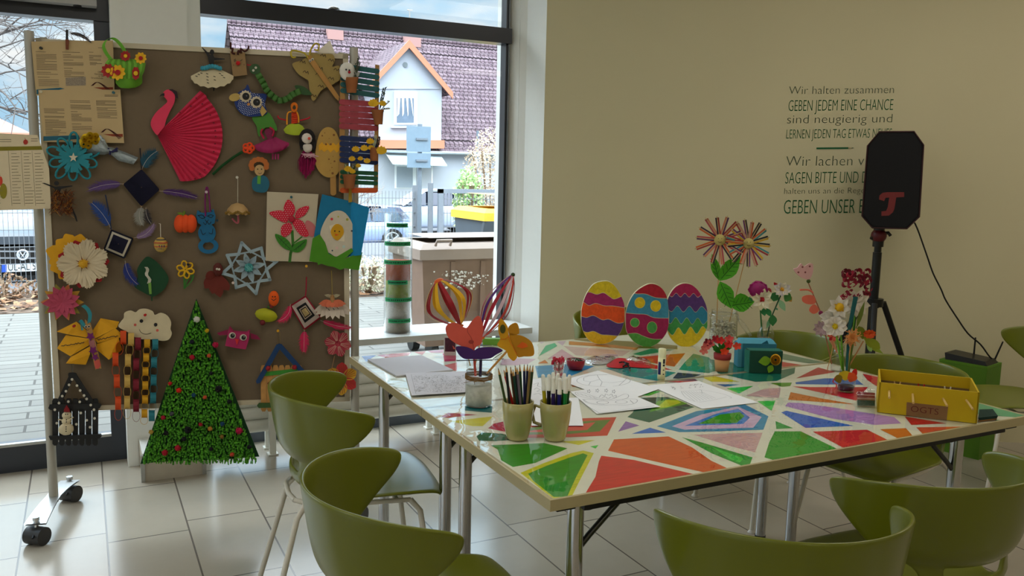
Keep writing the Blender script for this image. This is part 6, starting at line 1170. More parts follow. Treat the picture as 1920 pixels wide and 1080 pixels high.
rc = V((4.315, 2.93, .514)); ra = (CU[1] - CU[0]).normalized(); rb = (CU[2] - CU[1]).normalized()
t = thing('router', 'black router with two upright aerials on the green box', 'router', rc)
MB(BM).prism([rc + ra * a + rb * b + UP * c for a, b, c in ((-.10, -.07, .0), (.115, -.07, .0), (.10, -.06, .02), (-.11, -.06, .034))], rb * .14).build('case', t)
for a, s_ in ((-.01, .0), (.10, .03)): MB(BM).tube([rc + ra * a + rb * .075 + UP * .02, rc + ra * (a + s_) + rb * .075 + UP * .12], [.005, .004], 8).build('aerial', t)
mb = MB(M(14, 14, 15, .6, 1.0)); pts = spl([(523, 60), (545, 110), (570, 180), (605, 280), (640, 380), (690, 480), (720, 550), (790, 660), (860, 760), (940, 830), (1000, 910), (1050, 945)], 4, False); A0 = SK(523, 60) + HF * .1; B0 = rc + rb * .02
n_ = len(pts); wall_o = .012
P3 = []
for i, (x, y) in enumerate(pts):
    f = i / (n_ - 1); dd = ray(1560 + x / 3.375, 400 + y / 3.375); dep = (A0 - CAM).dot(FWD) * (1 - f) + ((rc + rb * .09 + ra * .1) - CAM).dot(FWD) * f; P3.append(CAM + dd * (dep / dd.dot(FWD)))
tag(mb.tube(P3, .0042, 6).build('cable'), 'black cable running from the loudspeaker down to the router', 'cable')
mb = MB(M(14, 14, 15, .6, 1.0)).tube([SK(x, y, -.12) for x, y in spl([(318, 92), (308, 250), (300, 380), (292, 480), (287, 560), (292, 600)], 4, False)], .0035, 6); tag(mb.build('cable'), 'short black cable hanging from the loudspeaker beside its pole', 'cable')

# ================================================================== lettering on the wall
SWL = Surf((1440, 140, 3.376), W0 + WN * .002, WN)
t = thing('wall_lettering', 'dark green German motto lettering with a small pencil on the wall', 'lettering', SWL(130, 880))
LT = M(66, 80, 58, .8, 1.1, noise=.05); LTG = M(24, 84, 46, .8, 1.1, noise=.05)
for s_, x0, y0, x1, hh, mt, off in (('Wir halten zusammen', 132, 124, 796, 52, LT, -.016), ('GEBEN JEDEM EINE CHANCE', 128, 231, 790, 72, LTG, -.012), ('sind neugierig und', 120, 309, 785, 56, LT, -.016), ('LERNEN JEDEN TAG ETWAS NEUES', 115, 405, 782, 60, LTG, -.012), ('Wir lachen viel', 113, 579, 690, 66, LT, -.016), ('SAGEN BITTE UND DANKE', 108, 690, 775, 76, LTG, -.012), ('halten uns an die Regeln', 102, 755, 650, 38, LT, -.016), ('GEBEN UNSER BESTES', 98, 881, 790, 92, LTG, -.010)):
    o_ = SWL(x0, y0); e_ = SWL(x1, y0 - (x1 - x0) * .010); ex = (e_ - o_); w_ = ex.length; ex.normalize(); k = SWL.len(x0, y0)
    MB(mt).text(s_, o_, ex, UP, width=w_, height=hh * k, off=off * 1.0).build('text_line', t)
mb = MB(M(24, 90, 50, .8, 1.1)); sheet(mb, SWL, [(307, 461), (508, 459), (508, 470), (307, 472)], 0, .0012); mb.m(M(150, 140, 100, .8, 1.2)); sheet(mb, SWL, [(508, 459), (530, 462), (530, 468), (508, 470)], 0, .0012); mb.m(LT); sheet(mb, SWL, [(530, 461), (546, 464), (530, 468)], 0, .0012); mb.build('pencil_motif', t)
# ================================================================== things on the tables
def dep(p): return (V(p) - CAM).dot(FWD)
def stand(px, py, zm, back=0, z=T_):
    b = onz(px, py, z) + HF * back
    return b, Surf(zm, b, -HF), dep(b) / F
ZJ, ZK, ZG, Z5, Z6_, Z3_, Z4_, ZQ = (1280, 400, 3.375), (1440, 480, 3.857), (1060, 500, 4.91), (960, 600, 6), (1250, 600, 6), (1600, 720, 6), (650, 600, 6), (760, 480, 4.5)
AX = Matrix.Identity(3)
# papers
PW = M(200, 200, 204, .8, 1.5, noise=.02); SK1 = M(120, 120, 124, .8, 1.3)
def tsheet(name, label, cat, k, quad, lv, th=.0004, mat=None, lines=(), wd=1.2, group=None, lmat=None):
    q = [tz(k, x, y, T_ + lv) for x, y in quad]; c = sum(q, V((0, 0, 0))) / len(q)
    t = thing(name, label, cat, c, group)
    MB(mat or PW).prism([p + UP * th for p in q], (0, 0, -th)).build('paper', t)
    if lines:
        mb = MB(lmat or SK1); zz = T_ + lv + th + .0003
        for ln in lines:
            p = [tz(k, x, y, zz) for x, y in ln]
            for a, b in zip(p[:-1], p[1:]):
                n = (b - a).cross(UP); 
                if n.length < 1e-6: continue
                n = n.normalized() * .0006 * wd; mb.add([a + n, b + n, b - n, a - n], [(0, 1, 2, 3)])
        mb.build('drawing', t)
    return t
r_ = random.Random(11)
tsheet('card_sheet', 'blank pale grey card sheets lying at the window end of the left table edge', 'card', '4', [(235, 455), (840, 408), (1195, 572), (562, 640)], 0, .005, M(166, 166, 172, .85, 1.5, noise=.03))
mand = []
for i in range(260):
    x, y = r_.uniform(770, 1340), r_.uniform(620, 810); a0 = r_.uniform(0, 6.3); s_ = r_.uniform(6, 22); mand.append([(x + s_ * 1.5 * math.cos(a0 + q * .5), y + s_ * .5 * math.sin(a0 + q * .5)) for q in range(r_.choice((5, 8, 12)))])
tsheet('colouring_sheet', 'colouring sheet with a dense swirling pattern, partly under the twine jar', 'drawing', '4', [(660, 600), (1470, 572), (1560, 800), (730, 850)], .0056, .0005, M(176, 176, 182, .85, 1.5, noise=.02), mand + [[(725, 612), (780, 830)], [(725, 612), (1440, 585)], [(780, 830), (1500, 790)]], .8)
tsheet('colouring_sheet', 'plain white sheet lying partly behind the pencil mug', 'drawing', 'N', [(-110, 300), (60, 282), (95, 430), (-60, 440)], .0004, lines=[[(0, 320), (30, 310), (25, 330), (45, 335)], [(5, 350), (20, 340), (40, 352), (20, 362), (48, 366)], [(0, 380), (30, 372), (50, 384)]])
tsheet('colouring_sheet', 'plain white sheet lying beneath the felt pen mug', 'drawing', 'N', [(-40, 412), (268, 398), (298, 566), (-10, 566)], .0008)
el = lambda cx, cy, rx, ry, a0=0, a1=2 * PI, n=28: [(cx + rx * math.cos(a0 + (a1 - a0) * i / n), cy + ry * math.sin(a0 + (a1 - a0) * i / n)) for i in range(n + 1)]
tsheet('colouring_sheet', 'white colouring sheet with an outlined football', 'drawing', 'N', [(385, 238), (752, 346), (520, 430), (165, 298)], .0012, lines=[el(418, 297, 160, 36), [(300, 280), (330, 268), (380, 264), (395, 290), (340, 305), (300, 298), (300, 280)], [(395, 290), (410, 305), (470, 310), (540, 300), (560, 280)], [(380, 264), (440, 262)], [(340, 305), (330, 325)], [(410, 305), (400, 330)], [(540, 300), (510, 326)]])
def zig(x0, y0, x1, y1, n, h): return [(x0 + (x1 - x0) * i / n, y0 + (y1 - y0) * i / n + (h if i % 2 else 0)) for i in range(n + 1)]
tsheet('colouring_sheet', 'white colouring sheet with an outlined carnival mask', 'drawing', '8', [(175, 85), (640, 20), (1192, 256), (475, 336)], .0018, lines=[spl([(230, 105), (245, 92), (330, 100), (400, 125), (500, 160), (570, 175), (640, 170), (720, 140), (790, 112), (830, 125), (820, 155), (760, 175)], 4, False), spl([(230, 105), (260, 130), (340, 150), (430, 165), (560, 180)], 4, False), spl([(315, 172), (360, 210), (440, 228), (540, 238), (620, 234), (700, 234), (800, 236), (880, 225), (925, 200), (925, 175), (880, 168), (760, 170), (620, 185), (480, 178), (380, 170), (315, 172)], 4, False), spl([(330, 178), (380, 208), (460, 222), (560, 230)], 4, False), el(540, 208, 66, 17), el(750, 202, 66, 17), spl([(500, 150), (530, 120), (560, 140), (575, 112), (610, 128), (640, 112), (655, 140), (690, 125), (690, 155)], 4, False), spl([(530, 158), (570, 145), (600, 165), (640, 145), (680, 160)], 4, False), zig(250, 100, 480, 160, 10, 9), zig(850, 180, 890, 215, 6, 9), [(270, 190), (500, 325)], [(500, 325), (1120, 245)]] + [star(x, y, 22, 10, 5)[:] + [star(x, y, 22, 10, 5)[0]] for x, y in ((385, 82), (480, 74), (580, 74), (665, 84))])
tsheet('colouring_sheet', 'white colouring sheet with an outlined figure in a long dress', 'drawing', 'N', [(688, 325), (985, 300), (1342, 428), (1006, 466)], .0004, lines=[spl([(880, 360), (900, 390), (940, 415), (985, 425)], 4, False), spl([(985, 350), (1060, 362), (1140, 380), (1180, 398), (1170, 402)], 4, False), [(885, 362), (1000, 352)], spl([(985, 425), (1060, 415), (1150, 395)], 4, False), [(1000, 352), (1005, 372)], [(930, 325), (1000, 320)]] + [[(890 + i * 16, 362 + i * .4), (960 + i * 18, 420 - i * 2.4)] for i in range(8)] + [spl([(x + r_.uniform(-6, 6), y + r_.uniform(-4, 4)) for _ in range(5)], 3, False) for x, y in [(r_.uniform(930, 1010), r_.uniform(318, 340)) for _ in range(14)] + [(r_.uniform(815, 890), r_.uniform(328, 352)) for _ in range(12)]], wd=.8)
# mugs with pencils and pens
MUG = M(150, 142, 92, .25, 1.4, noise=.02, coat=.4)
def mug(label, px, py, side):
    b, S, k = stand(px, py, (0, 0, 1)); s_ = k * 1.0; r1, r0, h = 29.5 * s_, 20 * s_, 72 * s_
    t = thing('mug', label, 'mug', b)
    MB(MUG).lathe([(0, .002), (r0 * .9, 0), (r0, .004), (r0 * 1.12, h * .15), (r1 * .9, h * .45), (r1 * .985, h * .75), (r1, h), (r1 - .003, h + .001), (r1 - .0045, h - .004), (r1 * .86, h * .45), (r0 * .9, .008), (0, .008)], b, 36).build('cup', t)
    d = HR * side
    MB(MUG).tube([b + d * (r1 * .93) + UP * h * .82 + HF * .01, b + d * (r1 + .012) + UP * h * .84 + HF * .02, b + d * (r1 + .02) + UP * h * .6 + HF * .026, b + d * (r1 + .014) + UP * h * .38 + HF * .02, b + d * (r1 * .86) + UP * h * .34 + HF * .01], .0048, 10).build('handle', t)
    return b, S, k, h, r1
b1, S1, k1, h1, rr1 = mug('cream mug full of coloured pencils', 970, 822, .35)
b2, S2m, k2, h2m, rr2 = mug('cream mug full of white capped felt pens', 1040, 823, -1)
Zp = S1.z(740, 480, 3.376)
PENC = [((655, 708), (700, 920), (60, 80, 40), 'moss green pencil leaning furthest left'), ((690, 720), (742, 915), (190, 30, 30), 'bright red pencil leaning left'), ((705, 692), (725, 915), (30, 30, 34), 'black pencil behind the red one'), ((733, 700), (760, 915), (90, 60, 40), 'brown pencil at the back'), ((748, 716), (775, 915), (16, 60, 50), 'dark teal pencil in the middle'), ((762, 690), (790, 915), (24, 24, 26), 'black pencil near the middle'), ((775, 705), (795, 915), (110, 96, 110), 'mauve grey pencil in the middle'), ((791, 686), (805, 915), (20, 70, 34), 'dark green pencil with a dark red tip'), ((820, 684), (822, 915), (20, 24, 70), 'navy pencil standing upright'), ((841, 684), (835, 915), (26, 30, 80), 'dark blue pencil right of the navy one'), ((858, 690), (840, 915), (140, 120, 80), 'natural wood pencil leaning right'), ((876, 690), (852, 915), (60, 76, 50), 'olive pencil furthest right')]
for i, (a, b, c, lb) in enumerate(PENC):
    o_ = (-1) ** i * .008 + (.004 if i % 3 == 0 else 0); tip = Zp(*a, o_); low = Zp(*b, o_ * .6); d = (low - tip).normalized(); low = tip + d * ((tip.z - b1.z - .012) / max(.2, -d.z))
    inr = low - b1; inr.z = 0
    if inr.length > 20 * k1: low -= inr * (1 - 20 * k1 / inr.length)
    d = (low - tip).normalized(); t = thing('coloured_pencil', lb + ' in the pencil mug', 'pencil', low, 'coloured pencils in the mug')
    MB(M(*c, .35)).tube([tip + d * .019, low], .0037, 6).build('shaft', t); MB(M(190, 150, 100, .7)).tube([tip + d * .005, tip + d * .019], [.0013, .0036], 8).build('sharpened_wood', t); MB(M(*[x * .7 for x in c] if c[0] < 180 else c, .5)).tube([tip, tip + d * .0055], [.0003, .0014], 6).build('lead', t)
Zm = S2m.z(740, 480, 3.376)
MARK = [((938, 748), (950, 925), (176, 160, 20), 'yellow'), ((977, 748), (975, 925), (20, 20, 24), 'black'), ((1003, 735), (1005, 925), (30, 30, 60), 'indigo'), ((1006, 765), (1003, 925), (44, 30, 90), 'violet'), ((1046, 772), (1042, 925), (34, 34, 110), 'blue'), ((1034, 740), (1030, 925), (60, 60, 70), 'grey'), ((1075, 742), (1066, 925), (60, 110, 50), 'leaf green'), ((1086, 766), (1078, 925), (30, 130, 60), 'bright green'), ((1108, 750), (1100, 925), (20, 84, 40), 'dark green')]
for i, (a, b, c, cn) in enumerate(MARK):
    o_ = .012 if a[1] > 760 else (-.004 if i % 2 else -.012); tip = Zm(*a, o_); low = Zm(*b, o_ * .8); d = (low - tip).normalized(); low = tip + d * ((tip.z - b2.z - .012) / -d.z)
    inr = low - b2; inr.z = 0
    if inr.length > 17 * k2: low -= inr * (1 - 17 * k2 / inr.length)
    d = (low - tip).normalized(); t = thing('felt_pen', 'white capped felt pen with a %s barrel in the pen mug' % cn, 'felt pen', low, 'felt pens in the mug')
    MB(M(*c, .35)).tube([tip + d * .044, low], .0056, 12).build('barrel', t); MB(M(206, 202, 190, .25, 1.4)).tube([tip, tip + d * .002, tip + d * .006, tip + d * .036, tip + d * .0365, tip + d * .046], [.002, .0045, .0056, .006, .0066, .0066], 12).build('cap', t)
# glass vessels
def vessel(name, label, cat, b, prof, extra=None, wall=.0022, mat=None):
    t = thing(name, label, cat, b); outp = [(r, z) for r, z in prof]; inn = [(max(0, r - wall), z if i else wall) for i, (r, z) in enumerate(prof)][::-1]
    MB(mat or GLASS).lathe([(0, 0)] + outp + inn + [(0, wall)], b, 32).build('glass', t); return t
# twine jar with paper tulip, purple flower, butterfly
b, S, k = stand(897, 759, ZQ); r = 25.5 * k
t = vessel('jar', 'small glass jar wrapped with twine holding three paper crafts on sticks', 'jar', b, [(r * .9, 0), (r, .004), (r, 46 * k), (r * .92, 52 * k), (r * .9, 54 * k), (r * .93, 62 * k), (r * .93, 66 * k)])
MB(M(150, 150, 140, .3, 1.6, noise=.4, ns=60)).lathe([(r * .9, .004), (r * .96, .006), (r * .96, 40 * k), (0, 40 * k)], b, 24).build('paper_lining', t)
mb = MB(M(120, 92, 56, .9))
for i in range(9): 
    z = (52 + (i % 4) * 2.0) * k; mb.tube([b + V((r * 1.0 * math.cos(a), r * 1.0 * math.sin(a), z + .0015 * math.sin(a * 2 + i))) for a in [q * PI / 10 for q in range(20)]], .0011, 5, closed=True)
for i in range(8): a = b - HF * r * 1.02 + UP * 52 * k + HR * rnd.uniform(-.02, .02); mb.tube([a, a + HR * rnd.uniform(-.03, .03) + UP * rnd.uniform(-.012, .006) - HF * .006], .0008, 4)
mb.build('twine', t)
def stick(par, S, p, q, rad, mat, name='stick', o0=0, o1=0): return MB(mat).tube([S(*p, o0), S(*q, o1)], rad, 8).build(name, par)
TULM = M(206, 96, 84, .75)
t = thing('paper_tulip', 'salmon pink paper tulip on a stick in the twine jar', 'paper flower', b + UP * .01, None)
part('bloom', t, TULM, lambda m_: (sheet(m_, S, spl([(575, 795), (520, 780), (430, 740), (365, 690), (340, 630), (350, 585), (400, 562), (450, 575), (500, 605), (525, 600), (560, 550), (610, 506), (640, 530), (658, 600), (650, 680), (640, 740), (600, 765)], 4), .004, .002), sheet(m_, S, [(398, 755), (412, 770), (425, 785), (405, 785)], .0, .001)))
part('crease', t, M(150, 60, 56), lambda m_: (stroke(m_, S, spl([(530, 610), (525, 640), (560, 700), (578, 790)], 4, False), 4, .0065), sheet(m_, S, ell(555, 725, 22, 16), .0065, .001)))
stick(t, S, (576, 790), (592, 1010), .0042, TULM, o0=.002, o1=-.004); 
t = thing('paper_flower', 'dark purple paper flower on a stick in the twine jar', 'paper flower', b + UP * .01 + HR * .01)
part('bloom', t, PURP, lambda m_: sheet(m_, S, spl([(425, 768), (500, 765), (560, 785), (580, 798), (620, 775), (700, 768), (780, 775), (822, 800), (770, 830), (720, 862), (640, 872), (560, 870), (500, 868), (450, 830)], 3), .010, .002)); part('stamen', t, BLK, lambda m_: (line(m_, S, [(430, 882), (735, 878)], .0016, .014), line(m_, S, [(735, 875), (830, 868)], .001, .012), line(m_, S, [(740, 868), (815, 818)], .001, .012)))
stick(t, S, (637, 872), (632, 1015), .005, M(52, 40, 70), o0=.008, o1=0)
t = thing('paper_butterfly', 'mustard yellow paper butterfly on a skewer in the twine jar', 'paper butterfly', b + UP * .02 + HR * .02)
BFY = M(196, 140, 10, .7); BFD = M(176, 120, 8, .7)
part('body', t, BFY, lambda m_: sheet(m_, S, spl([(805, 530), (840, 560), (868, 610), (870, 660), (900, 740), (940, 840), (940, 860), (912, 886), (870, 850), (850, 800), (775, 755), (800, 700), (785, 640), (785, 580)], 3), .024, .002)); part('wing', t, BFD, lambda m_: (sheet(m_, S, spl([(875, 665), (940, 665), (1000, 680), (1060, 720), (1085, 780), (1080, 840), (1000, 848), (935, 840)], 3), .020, .002), sheet(m_, S, spl([(870, 600), (920, 565), (950, 580), (962, 650), (930, 665), (880, 665)], 3), .020, .002)))
part('markings', t, M(206, 90, 14), lambda m_: (sheet(m_, S, [(940, 765), (985, 725), (1020, 740), (1035, 765), (985, 780)], .0225, .001), stroke(m_, S, spl([(868, 668), (880, 720), (910, 770), (938, 830)], 3, False), 4, .0272), stroke(m_, S, spl([(805, 700), (840, 702), (872, 680)], 3, False), 4, .0272), m_.m(M(70, 70, 20)), sheet(m_, S, ell(822, 616, 24, 38), .0265, .001)))
stick(t, S, (865, 795), (690, 990), .0035, M(190, 140, 80), 'skewer', .022, 0)
# lantern flowers behind
bl, SL, kl = stand(886, 692, ZQ, .0)
t = vessel('jar', 'clear glass jar standing behind the twine jar with two paper lanterns', 'jar', bl, [(.021, 0), (.0235, .004), (.0235, .075), (.021, .082), (.021, .092)])
def lantern(label, p0, p1, wr_, n, cols, w_, capc, capr, foot):
    A_, B_ = SL(*p0), SL(*p1); ax = (B_ - A_); l = ax.length; ax.normalize(); sd_ = ax.cross(HF).normalized(); fr = sd_.cross(ax).normalized(); R_ = wr_ * kl / 4.5 * 1.0
    t = thing('paper_lantern', label, 'paper lantern', bl + UP * .01 + (HR * .008 if p0[0] > 500 else HR * -.004))
    for i in range(n):
        a = 2 * PI * i / n + .2; d = sd_ * math.cos(a) + fr * math.sin(a); tn = (-sd_ * math.sin(a) + fr * math.cos(a)); pts = []
        for q in range(13): u = q / 12; pts.append(A_ + ax * l * (u + .04 * math.sin(2 * PI * u)) + d * (R_ * math.sin(PI * u) ** .75 + .003))
        part('rib', t, M(*cols[i % len(cols)], .6), lambda m_: m_.ribbon(pts, [tn * w_ * (.55 + .45 * math.sin(PI * q / 12)) for q in range(13)]))
    part('cap', t, M(*capc, .6), lambda m_: m_.lathe([(0, 0), (capr * .6, .003), (capr, .012)], A_ - ax * .002, 20, Matrix((sd_, fr, ax)).transposed()) if capr > .01 else m_.ball(A_, capr, 12)); part('base_disc', t, M(206, 96, 20, .6), lambda m_: m_.ball(B_, .014, 12, (1, 1, .4)))
    MB(M(190, 150, 100)).tube([B_, bl + UP * .012 + (SL(*foot) - bl).dot(HR) * HR * .4], .0022, 6).build('stick', t)
lantern('yellow and dark red paper strip lantern on a stick', (272, 195), (462, 585), 205, 12, ((206, 156, 10), (140, 10, 24)), .017, (206, 90, 30), .021, (520, 940))
lantern('dark red, purple and white paper strip lantern on a stick', (908, 158), (640, 690), 108, 12, ((140, 10, 30), (84, 44, 110), (150, 20, 40), (200, 170, 180), (190, 70, 60), (140, 10, 30)), .013, (40, 60, 24), .008, (620, 940))
bc, Sc2, kc = stand(845, 668, ZQ, .02)
t = thing('picture_card', 'dark flower picture card standing behind the paper tulip', 'card', bc)
part('card', t, M(180, 176, 170), lambda m_: m_.prism([Sc2(325, 682), Sc2(432, 686), Sc2(428, 848), Sc2(325, 845)], HF * .002)); part('picture', t, M(64, 20, 40, .4, noise=.9, ns=120), lambda m_: m_.prism([Sc2(334, 690, .001), Sc2(424, 694, .001), Sc2(420, 808, .001), Sc2(334, 806, .001)], HF * .0008))
q = onz(905, 647, T_); MB(M(96, 140, 50, .6)).obox(q, HR * .088, HF * .03, UP * .028).build('flat_box'); tag(bpy.data.objects['flat_box'], 'small flat green box at the table\'s back edge behind the paper butterfly', 'box')
# easter eggs
def egg(label, base, outl, bounds, cols, dots=(), back=0):
    b, S, k = stand(*base, ZG, back); t = thing('easter_egg', label, 'egg decoration', b)
    ol = spl(outl, 6); MB(M(196, 186, 150, .7)).prism([S(x, y) for x, y in ol], HF * .018).build('board', t)
    def span(x):
        ys = []
        for (x0, y0), (x1, y1) in zip(ol, ol[1:] + ol[:1]):
            if (x0 - x) * (x1 - x) <= 0 and x0 != x1: ys.append(y0 + (y1 - y0) * (x - x0) / (x1 - x0))
        return (min(ys), max(ys)) if len(ys) > 1 else None
    def bd_(pl, x):
        pl = spl(pl, 5, False)
        if x <= pl[0][0]: return pl[0][1]
        for (x0, y0), (x1, y1) in zip(pl[:-1], pl[1:]):
            if x0 <= x <= x1: return y0 + (y1 - y0) * (x - x0) / max(1e-6, x1 - x0)
        return pl[-1][1]
    xs = [p[0] for p in ol]; xa, xb = min(xs) + 5, max(xs) - 5; n = 70
    cx = [xa + (xb - xa) * i / n for i in range(n + 1)]; sp = [span(x) for x in cx]
    for j, c in enumerate(cols):
        mb = MB(paint(*c))
        for i in range(n):
            q = []
            for ii in (i, i + 1):
                if not sp[ii]: q = None; break
                y0, y1 = sp[ii][0] + 4, sp[ii][1] - 4; a_ = y0 if j == 0 else min(y1, max(y0, bd_(bounds[j - 1], cx[ii]) + 2.5)); e_ = y1 if j == len(cols) - 1 else min(y1, max(y0, bd_(bounds[j], cx[ii]) - 2.5)); q.append((cx[ii], a_, e_))
            if not q or all(e_ - a_ < .3 for _, a_, e_ in q): continue
            mb.add([S(q[0][0], q[0][1], .0008), S(q[1][0], q[1][1], .0008), S(q[1][0], max(q[1][1], q[1][2]), .0008), S(q[0][0], max(q[0][1], q[0][2]), .0008)], [(0, 1, 2, 3)])
        mb.build('painted_band', t)
    for x, y, rx, ry, c in dots:
        mb = MB(M(200, 190, 140)); sheet(mb, S, ell(x, y, rx + 4, ry + 4), .0010, .0006); mb.m(paint(*c)); sheet(mb, S, ell(x, y, rx, ry), .0017, .0006); mb.build('painted_dot', t)
egg('cardboard easter egg with yellow, pink, orange and purple wavy bands', (1130, 646), [(355, 132), (270, 155), (215, 215), (170, 310), (145, 430), (150, 540), (175, 620), (220, 680), (290, 712), (360, 712), (440, 680), (510, 600), (545, 480), (545, 360), (515, 270), (460, 180), (410, 140)], [[(180, 240), (225, 235), (290, 255), (350, 240), (400, 270), (450, 298), (520, 272)], [(145, 315), (180, 335), (220, 358), (280, 338), (360, 360), (440, 362), (550, 380)], [(145, 455), (195, 468), (260, 450), (340, 490), (400, 484), (480, 520), (550, 510)], [(145, 585), (200, 605), (260, 595), (330, 625), (400, 630), (500, 640)]], [(176, 156, 20), (130, 24, 76), (190, 66, 16), (66, 40, 96), (190, 150, 20)])
egg('cardboard easter egg with blue and magenta bands and round dots', (1212, 650), [(790, 155), (710, 185), (640, 240), (590, 320), (556, 430), (555, 540), (575, 620), (640, 700), (720, 738), (790, 738), (870, 690), (935, 600), (955, 480), (945, 340), (925, 250), (870, 180)], [[(590, 240), (660, 250), (740, 252), (830, 285), (935, 292)], [(555, 425), (650, 435), (740, 440), (820, 470), (955, 474)], [(555, 620), (650, 612), (720, 640), (800, 665), (890, 668)]], [(140, 16, 34), (46, 116, 140), (130, 20, 66), (66, 130, 50)], [(686, 332, 46, 48, (190, 160, 16)), (832, 362, 46, 50, (190, 160, 16)), (640, 515, 40, 40, (60, 130, 60)), (798, 560, 44, 52, (60, 130, 60))], .012)
zg = lambda x0, x1, y, h, n, sl=0: [(x0 + (x1 - x0) * i / n, y + sl * i / n + (h if i % 2 else -h)) for i in range(n + 1)]
egg('cardboard easter egg with magenta, purple, blue, green and yellow zigzags', (1288, 651), [(1120, 152), (1060, 160), (1000, 200), (950, 280), (925, 370), (920, 460), (935, 570), (970, 660), (1040, 725), (1110, 742), (1190, 720), (1260, 650), (1305, 560), (1312, 460), (1295, 350), (1240, 240), (1180, 175)], [zg(940, 1260, 260, 18, 8, 5), zg(920, 1310, 385, 28, 7, 10), zg(915, 1320, 495, 30, 8, 10), zg(930, 1320, 600, 34, 7, -20)], [(140, 20, 66), (70, 40, 96), (30, 104, 130), (50, 124, 60), (180, 156, 16)], (), .024)
# bean jar with face flowers
bj, SJ, kj = stand(1355, 640, ZJ); wj = 25.5 * kj; jm = 1 / 3.375 * kj
t = vessel('swing_top_jar', 'swing top glass jar of white pebbles holding two face flowers', 'jar', bj, [(wj * .93, 0), (wj, .006), (wj, 44 * kj), (wj * .93, 50 * kj), (wj * .9, 54 * kj), (wj * .93, 56 * kj), (wj * .93, 59 * kj)])
mb = MB(M(160, 152, 130, .6, 1.3, noise=.2))
for i in range(360):
    a = rnd.uniform(0, 6.3); rr = (wj - .009) * math.sqrt(rnd.uniform(.1, 1)); mb.ball(bj + V((rr * math.cos(a), rr * math.sin(a), rnd.uniform(.008, 38 * kj))), rnd.uniform(.0055, .0075), 8, (1, .9, .75))
o = mb.build('pebbles', t); o['kind'] = 'stuff'
MB(CHROME).tube([bj + V(((wj * .97) * math.cos(a), wj * .97 * math.sin(a), 52 * kj)) for a in [q * PI / 12 for q in range(24)]], .0012, 5, closed=True).tube([bj + HR * wj + UP * 54 * kj, SJ(360, 690), SJ(350, 660), bj + HR * wj * .96 + UP * 50 * kj], .0011, 5).tube([bj - HR * wj + UP * 54 * kj, bj - HR * wj * 1.12 + UP * 50 * kj, bj - HR * wj + UP * 44 * kj], .0013, 5).build('wire_clasp', t)
la, lb_ = SJ(350, 665), SJ(435, 790); ld = (lb_ - la); 
MB(GLASS).lathe([(0, -.004), (.046, -.004), (.048, 0), (.048, .008), (.03, .012), (0, .012)], la.lerp(lb_, .5) + HF * .01, 28, Matrix((ld.normalized(), HF, ld.normalized().cross(HF))).transposed()).build('open_lid', t)
STRC = [(150, 60, 60), (84, 50, 90), (190, 90, 50), (170, 80, 90), (60, 40, 60), (196, 130, 110)]; STRD = [(30, 30, 34), (60, 130, 140), (190, 150, 30), (150, 50, 60), (110, 70, 110), (196, 150, 140), (60, 50, 50), (190, 90, 60)]
def faceflower(label, cx, cy, r, cols, n, stem, leaves, wsc=1.0):
    t = thing('paper_flower', label, 'paper flower', bj + UP * .02 + HR * .004 * (1 if cx > 300 else -1))
    for i in range(n):
        a = 2 * PI * i / n + .1; rr = r * (1 + .06 * math.sin(i * 2.3)); c = cols[i % len(cols)]; c2 = cols[(i + 2) % len(cols)]
        def pet(m_):
            for sd_, cc in ((-1, c), (1, c2), (0, (190, 170, 130))):
                m_.m(M(*cc, .7)); pts = []
                for q in range(8):
                    u = q / 7; rad = 30 + (rr - 30) * min(1, u * 1.12) - (6 if q == 7 else 0); pts.append((cx + rad * math.cos(a) * wsc - sd_ * 7 * math.sin(a), cy + rad * math.sin(a) + sd_ * 7 * math.cos(a), .004 + .02 * u + (.004 if sd_ == 0 else 0) + (.006 if q == 7 else 0)))
                m_.ribbon([SJ(*p) for p in pts], (SJ(cx - 10 * math.sin(a), cy + 10 * math.cos(a)) - SJ(cx, cy)) * (1.0 if sd_ else .45))
            m_.m(M(196, 180, 140, .7)); e = (cx + rr * math.cos(a) * wsc, cy + rr * math.sin(a)); m_.ball(SJ(*e, .026), .0035, 6)
        part('petal', t, WHT, pet)
    part('face', t, M(190, 176, 120, .7), lambda m_: (m_.lathe([(0, -.004), (.0095 * 35 / 35, -.004), (35 * jm * wsc, -.003), (35 * jm * wsc, .004), (0, .006)], SJ(cx, cy, .008), 24, Matrix((HR, UP, -HF)).transposed()), m_.m(BLK), m_.ball(SJ(cx - 8, cy - 8, .0145), .0016, 6), m_.ball(SJ(cx + 12, cy - 8, .0145), .0016, 6), line(m_, SJ, spl([(cx - 12, cy + 10), (cx, cy + 17), (cx + 12, cy + 12)], 3, False), .0007, .0142)))
    MB(M(180, 140, 90)).tube([SJ(cx, cy + 10, .002), SJ(*stem, 0)], .0022, 6).build('stem', t)
    for a, b_, w_, bd_ in leaves:
        def lf(m_):
            leaf(m_, SJ, a, b_, w_, .004, .010, 'leaf', .25, bd_)
            m_.m(M(20, 70, 16)); stroke(m_, SJ, [(a[0] + (b_[0] - a[0]) * .1, a[1] + (b_[1] - a[1]) * .1), (a[0] + (b_[0] - a[0]) * .9, a[1] + (b_[1] - a[1]) * .9)], 4, .013)
            dx, dy = b_[0] - a[0], b_[1] - a[1]; l = math.hypot(dx, dy)
            for u in (.25, .42, .58, .72):
                for sg in (-1, 1): p = (a[0] + dx * u - sg * dy / l * w_ * .08, a[1] + dy * u + sg * dx / l * w_ * .08); stroke(m_, SJ, [p, (p[0] + dx / l * 22 - sg * dy / l * w_ * .24, p[1] + dy / l * 22 + sg * dx / l * w_ * .24)], 3, .017)
        part('leaf', t, M(70, 150, 24, .7), lf)
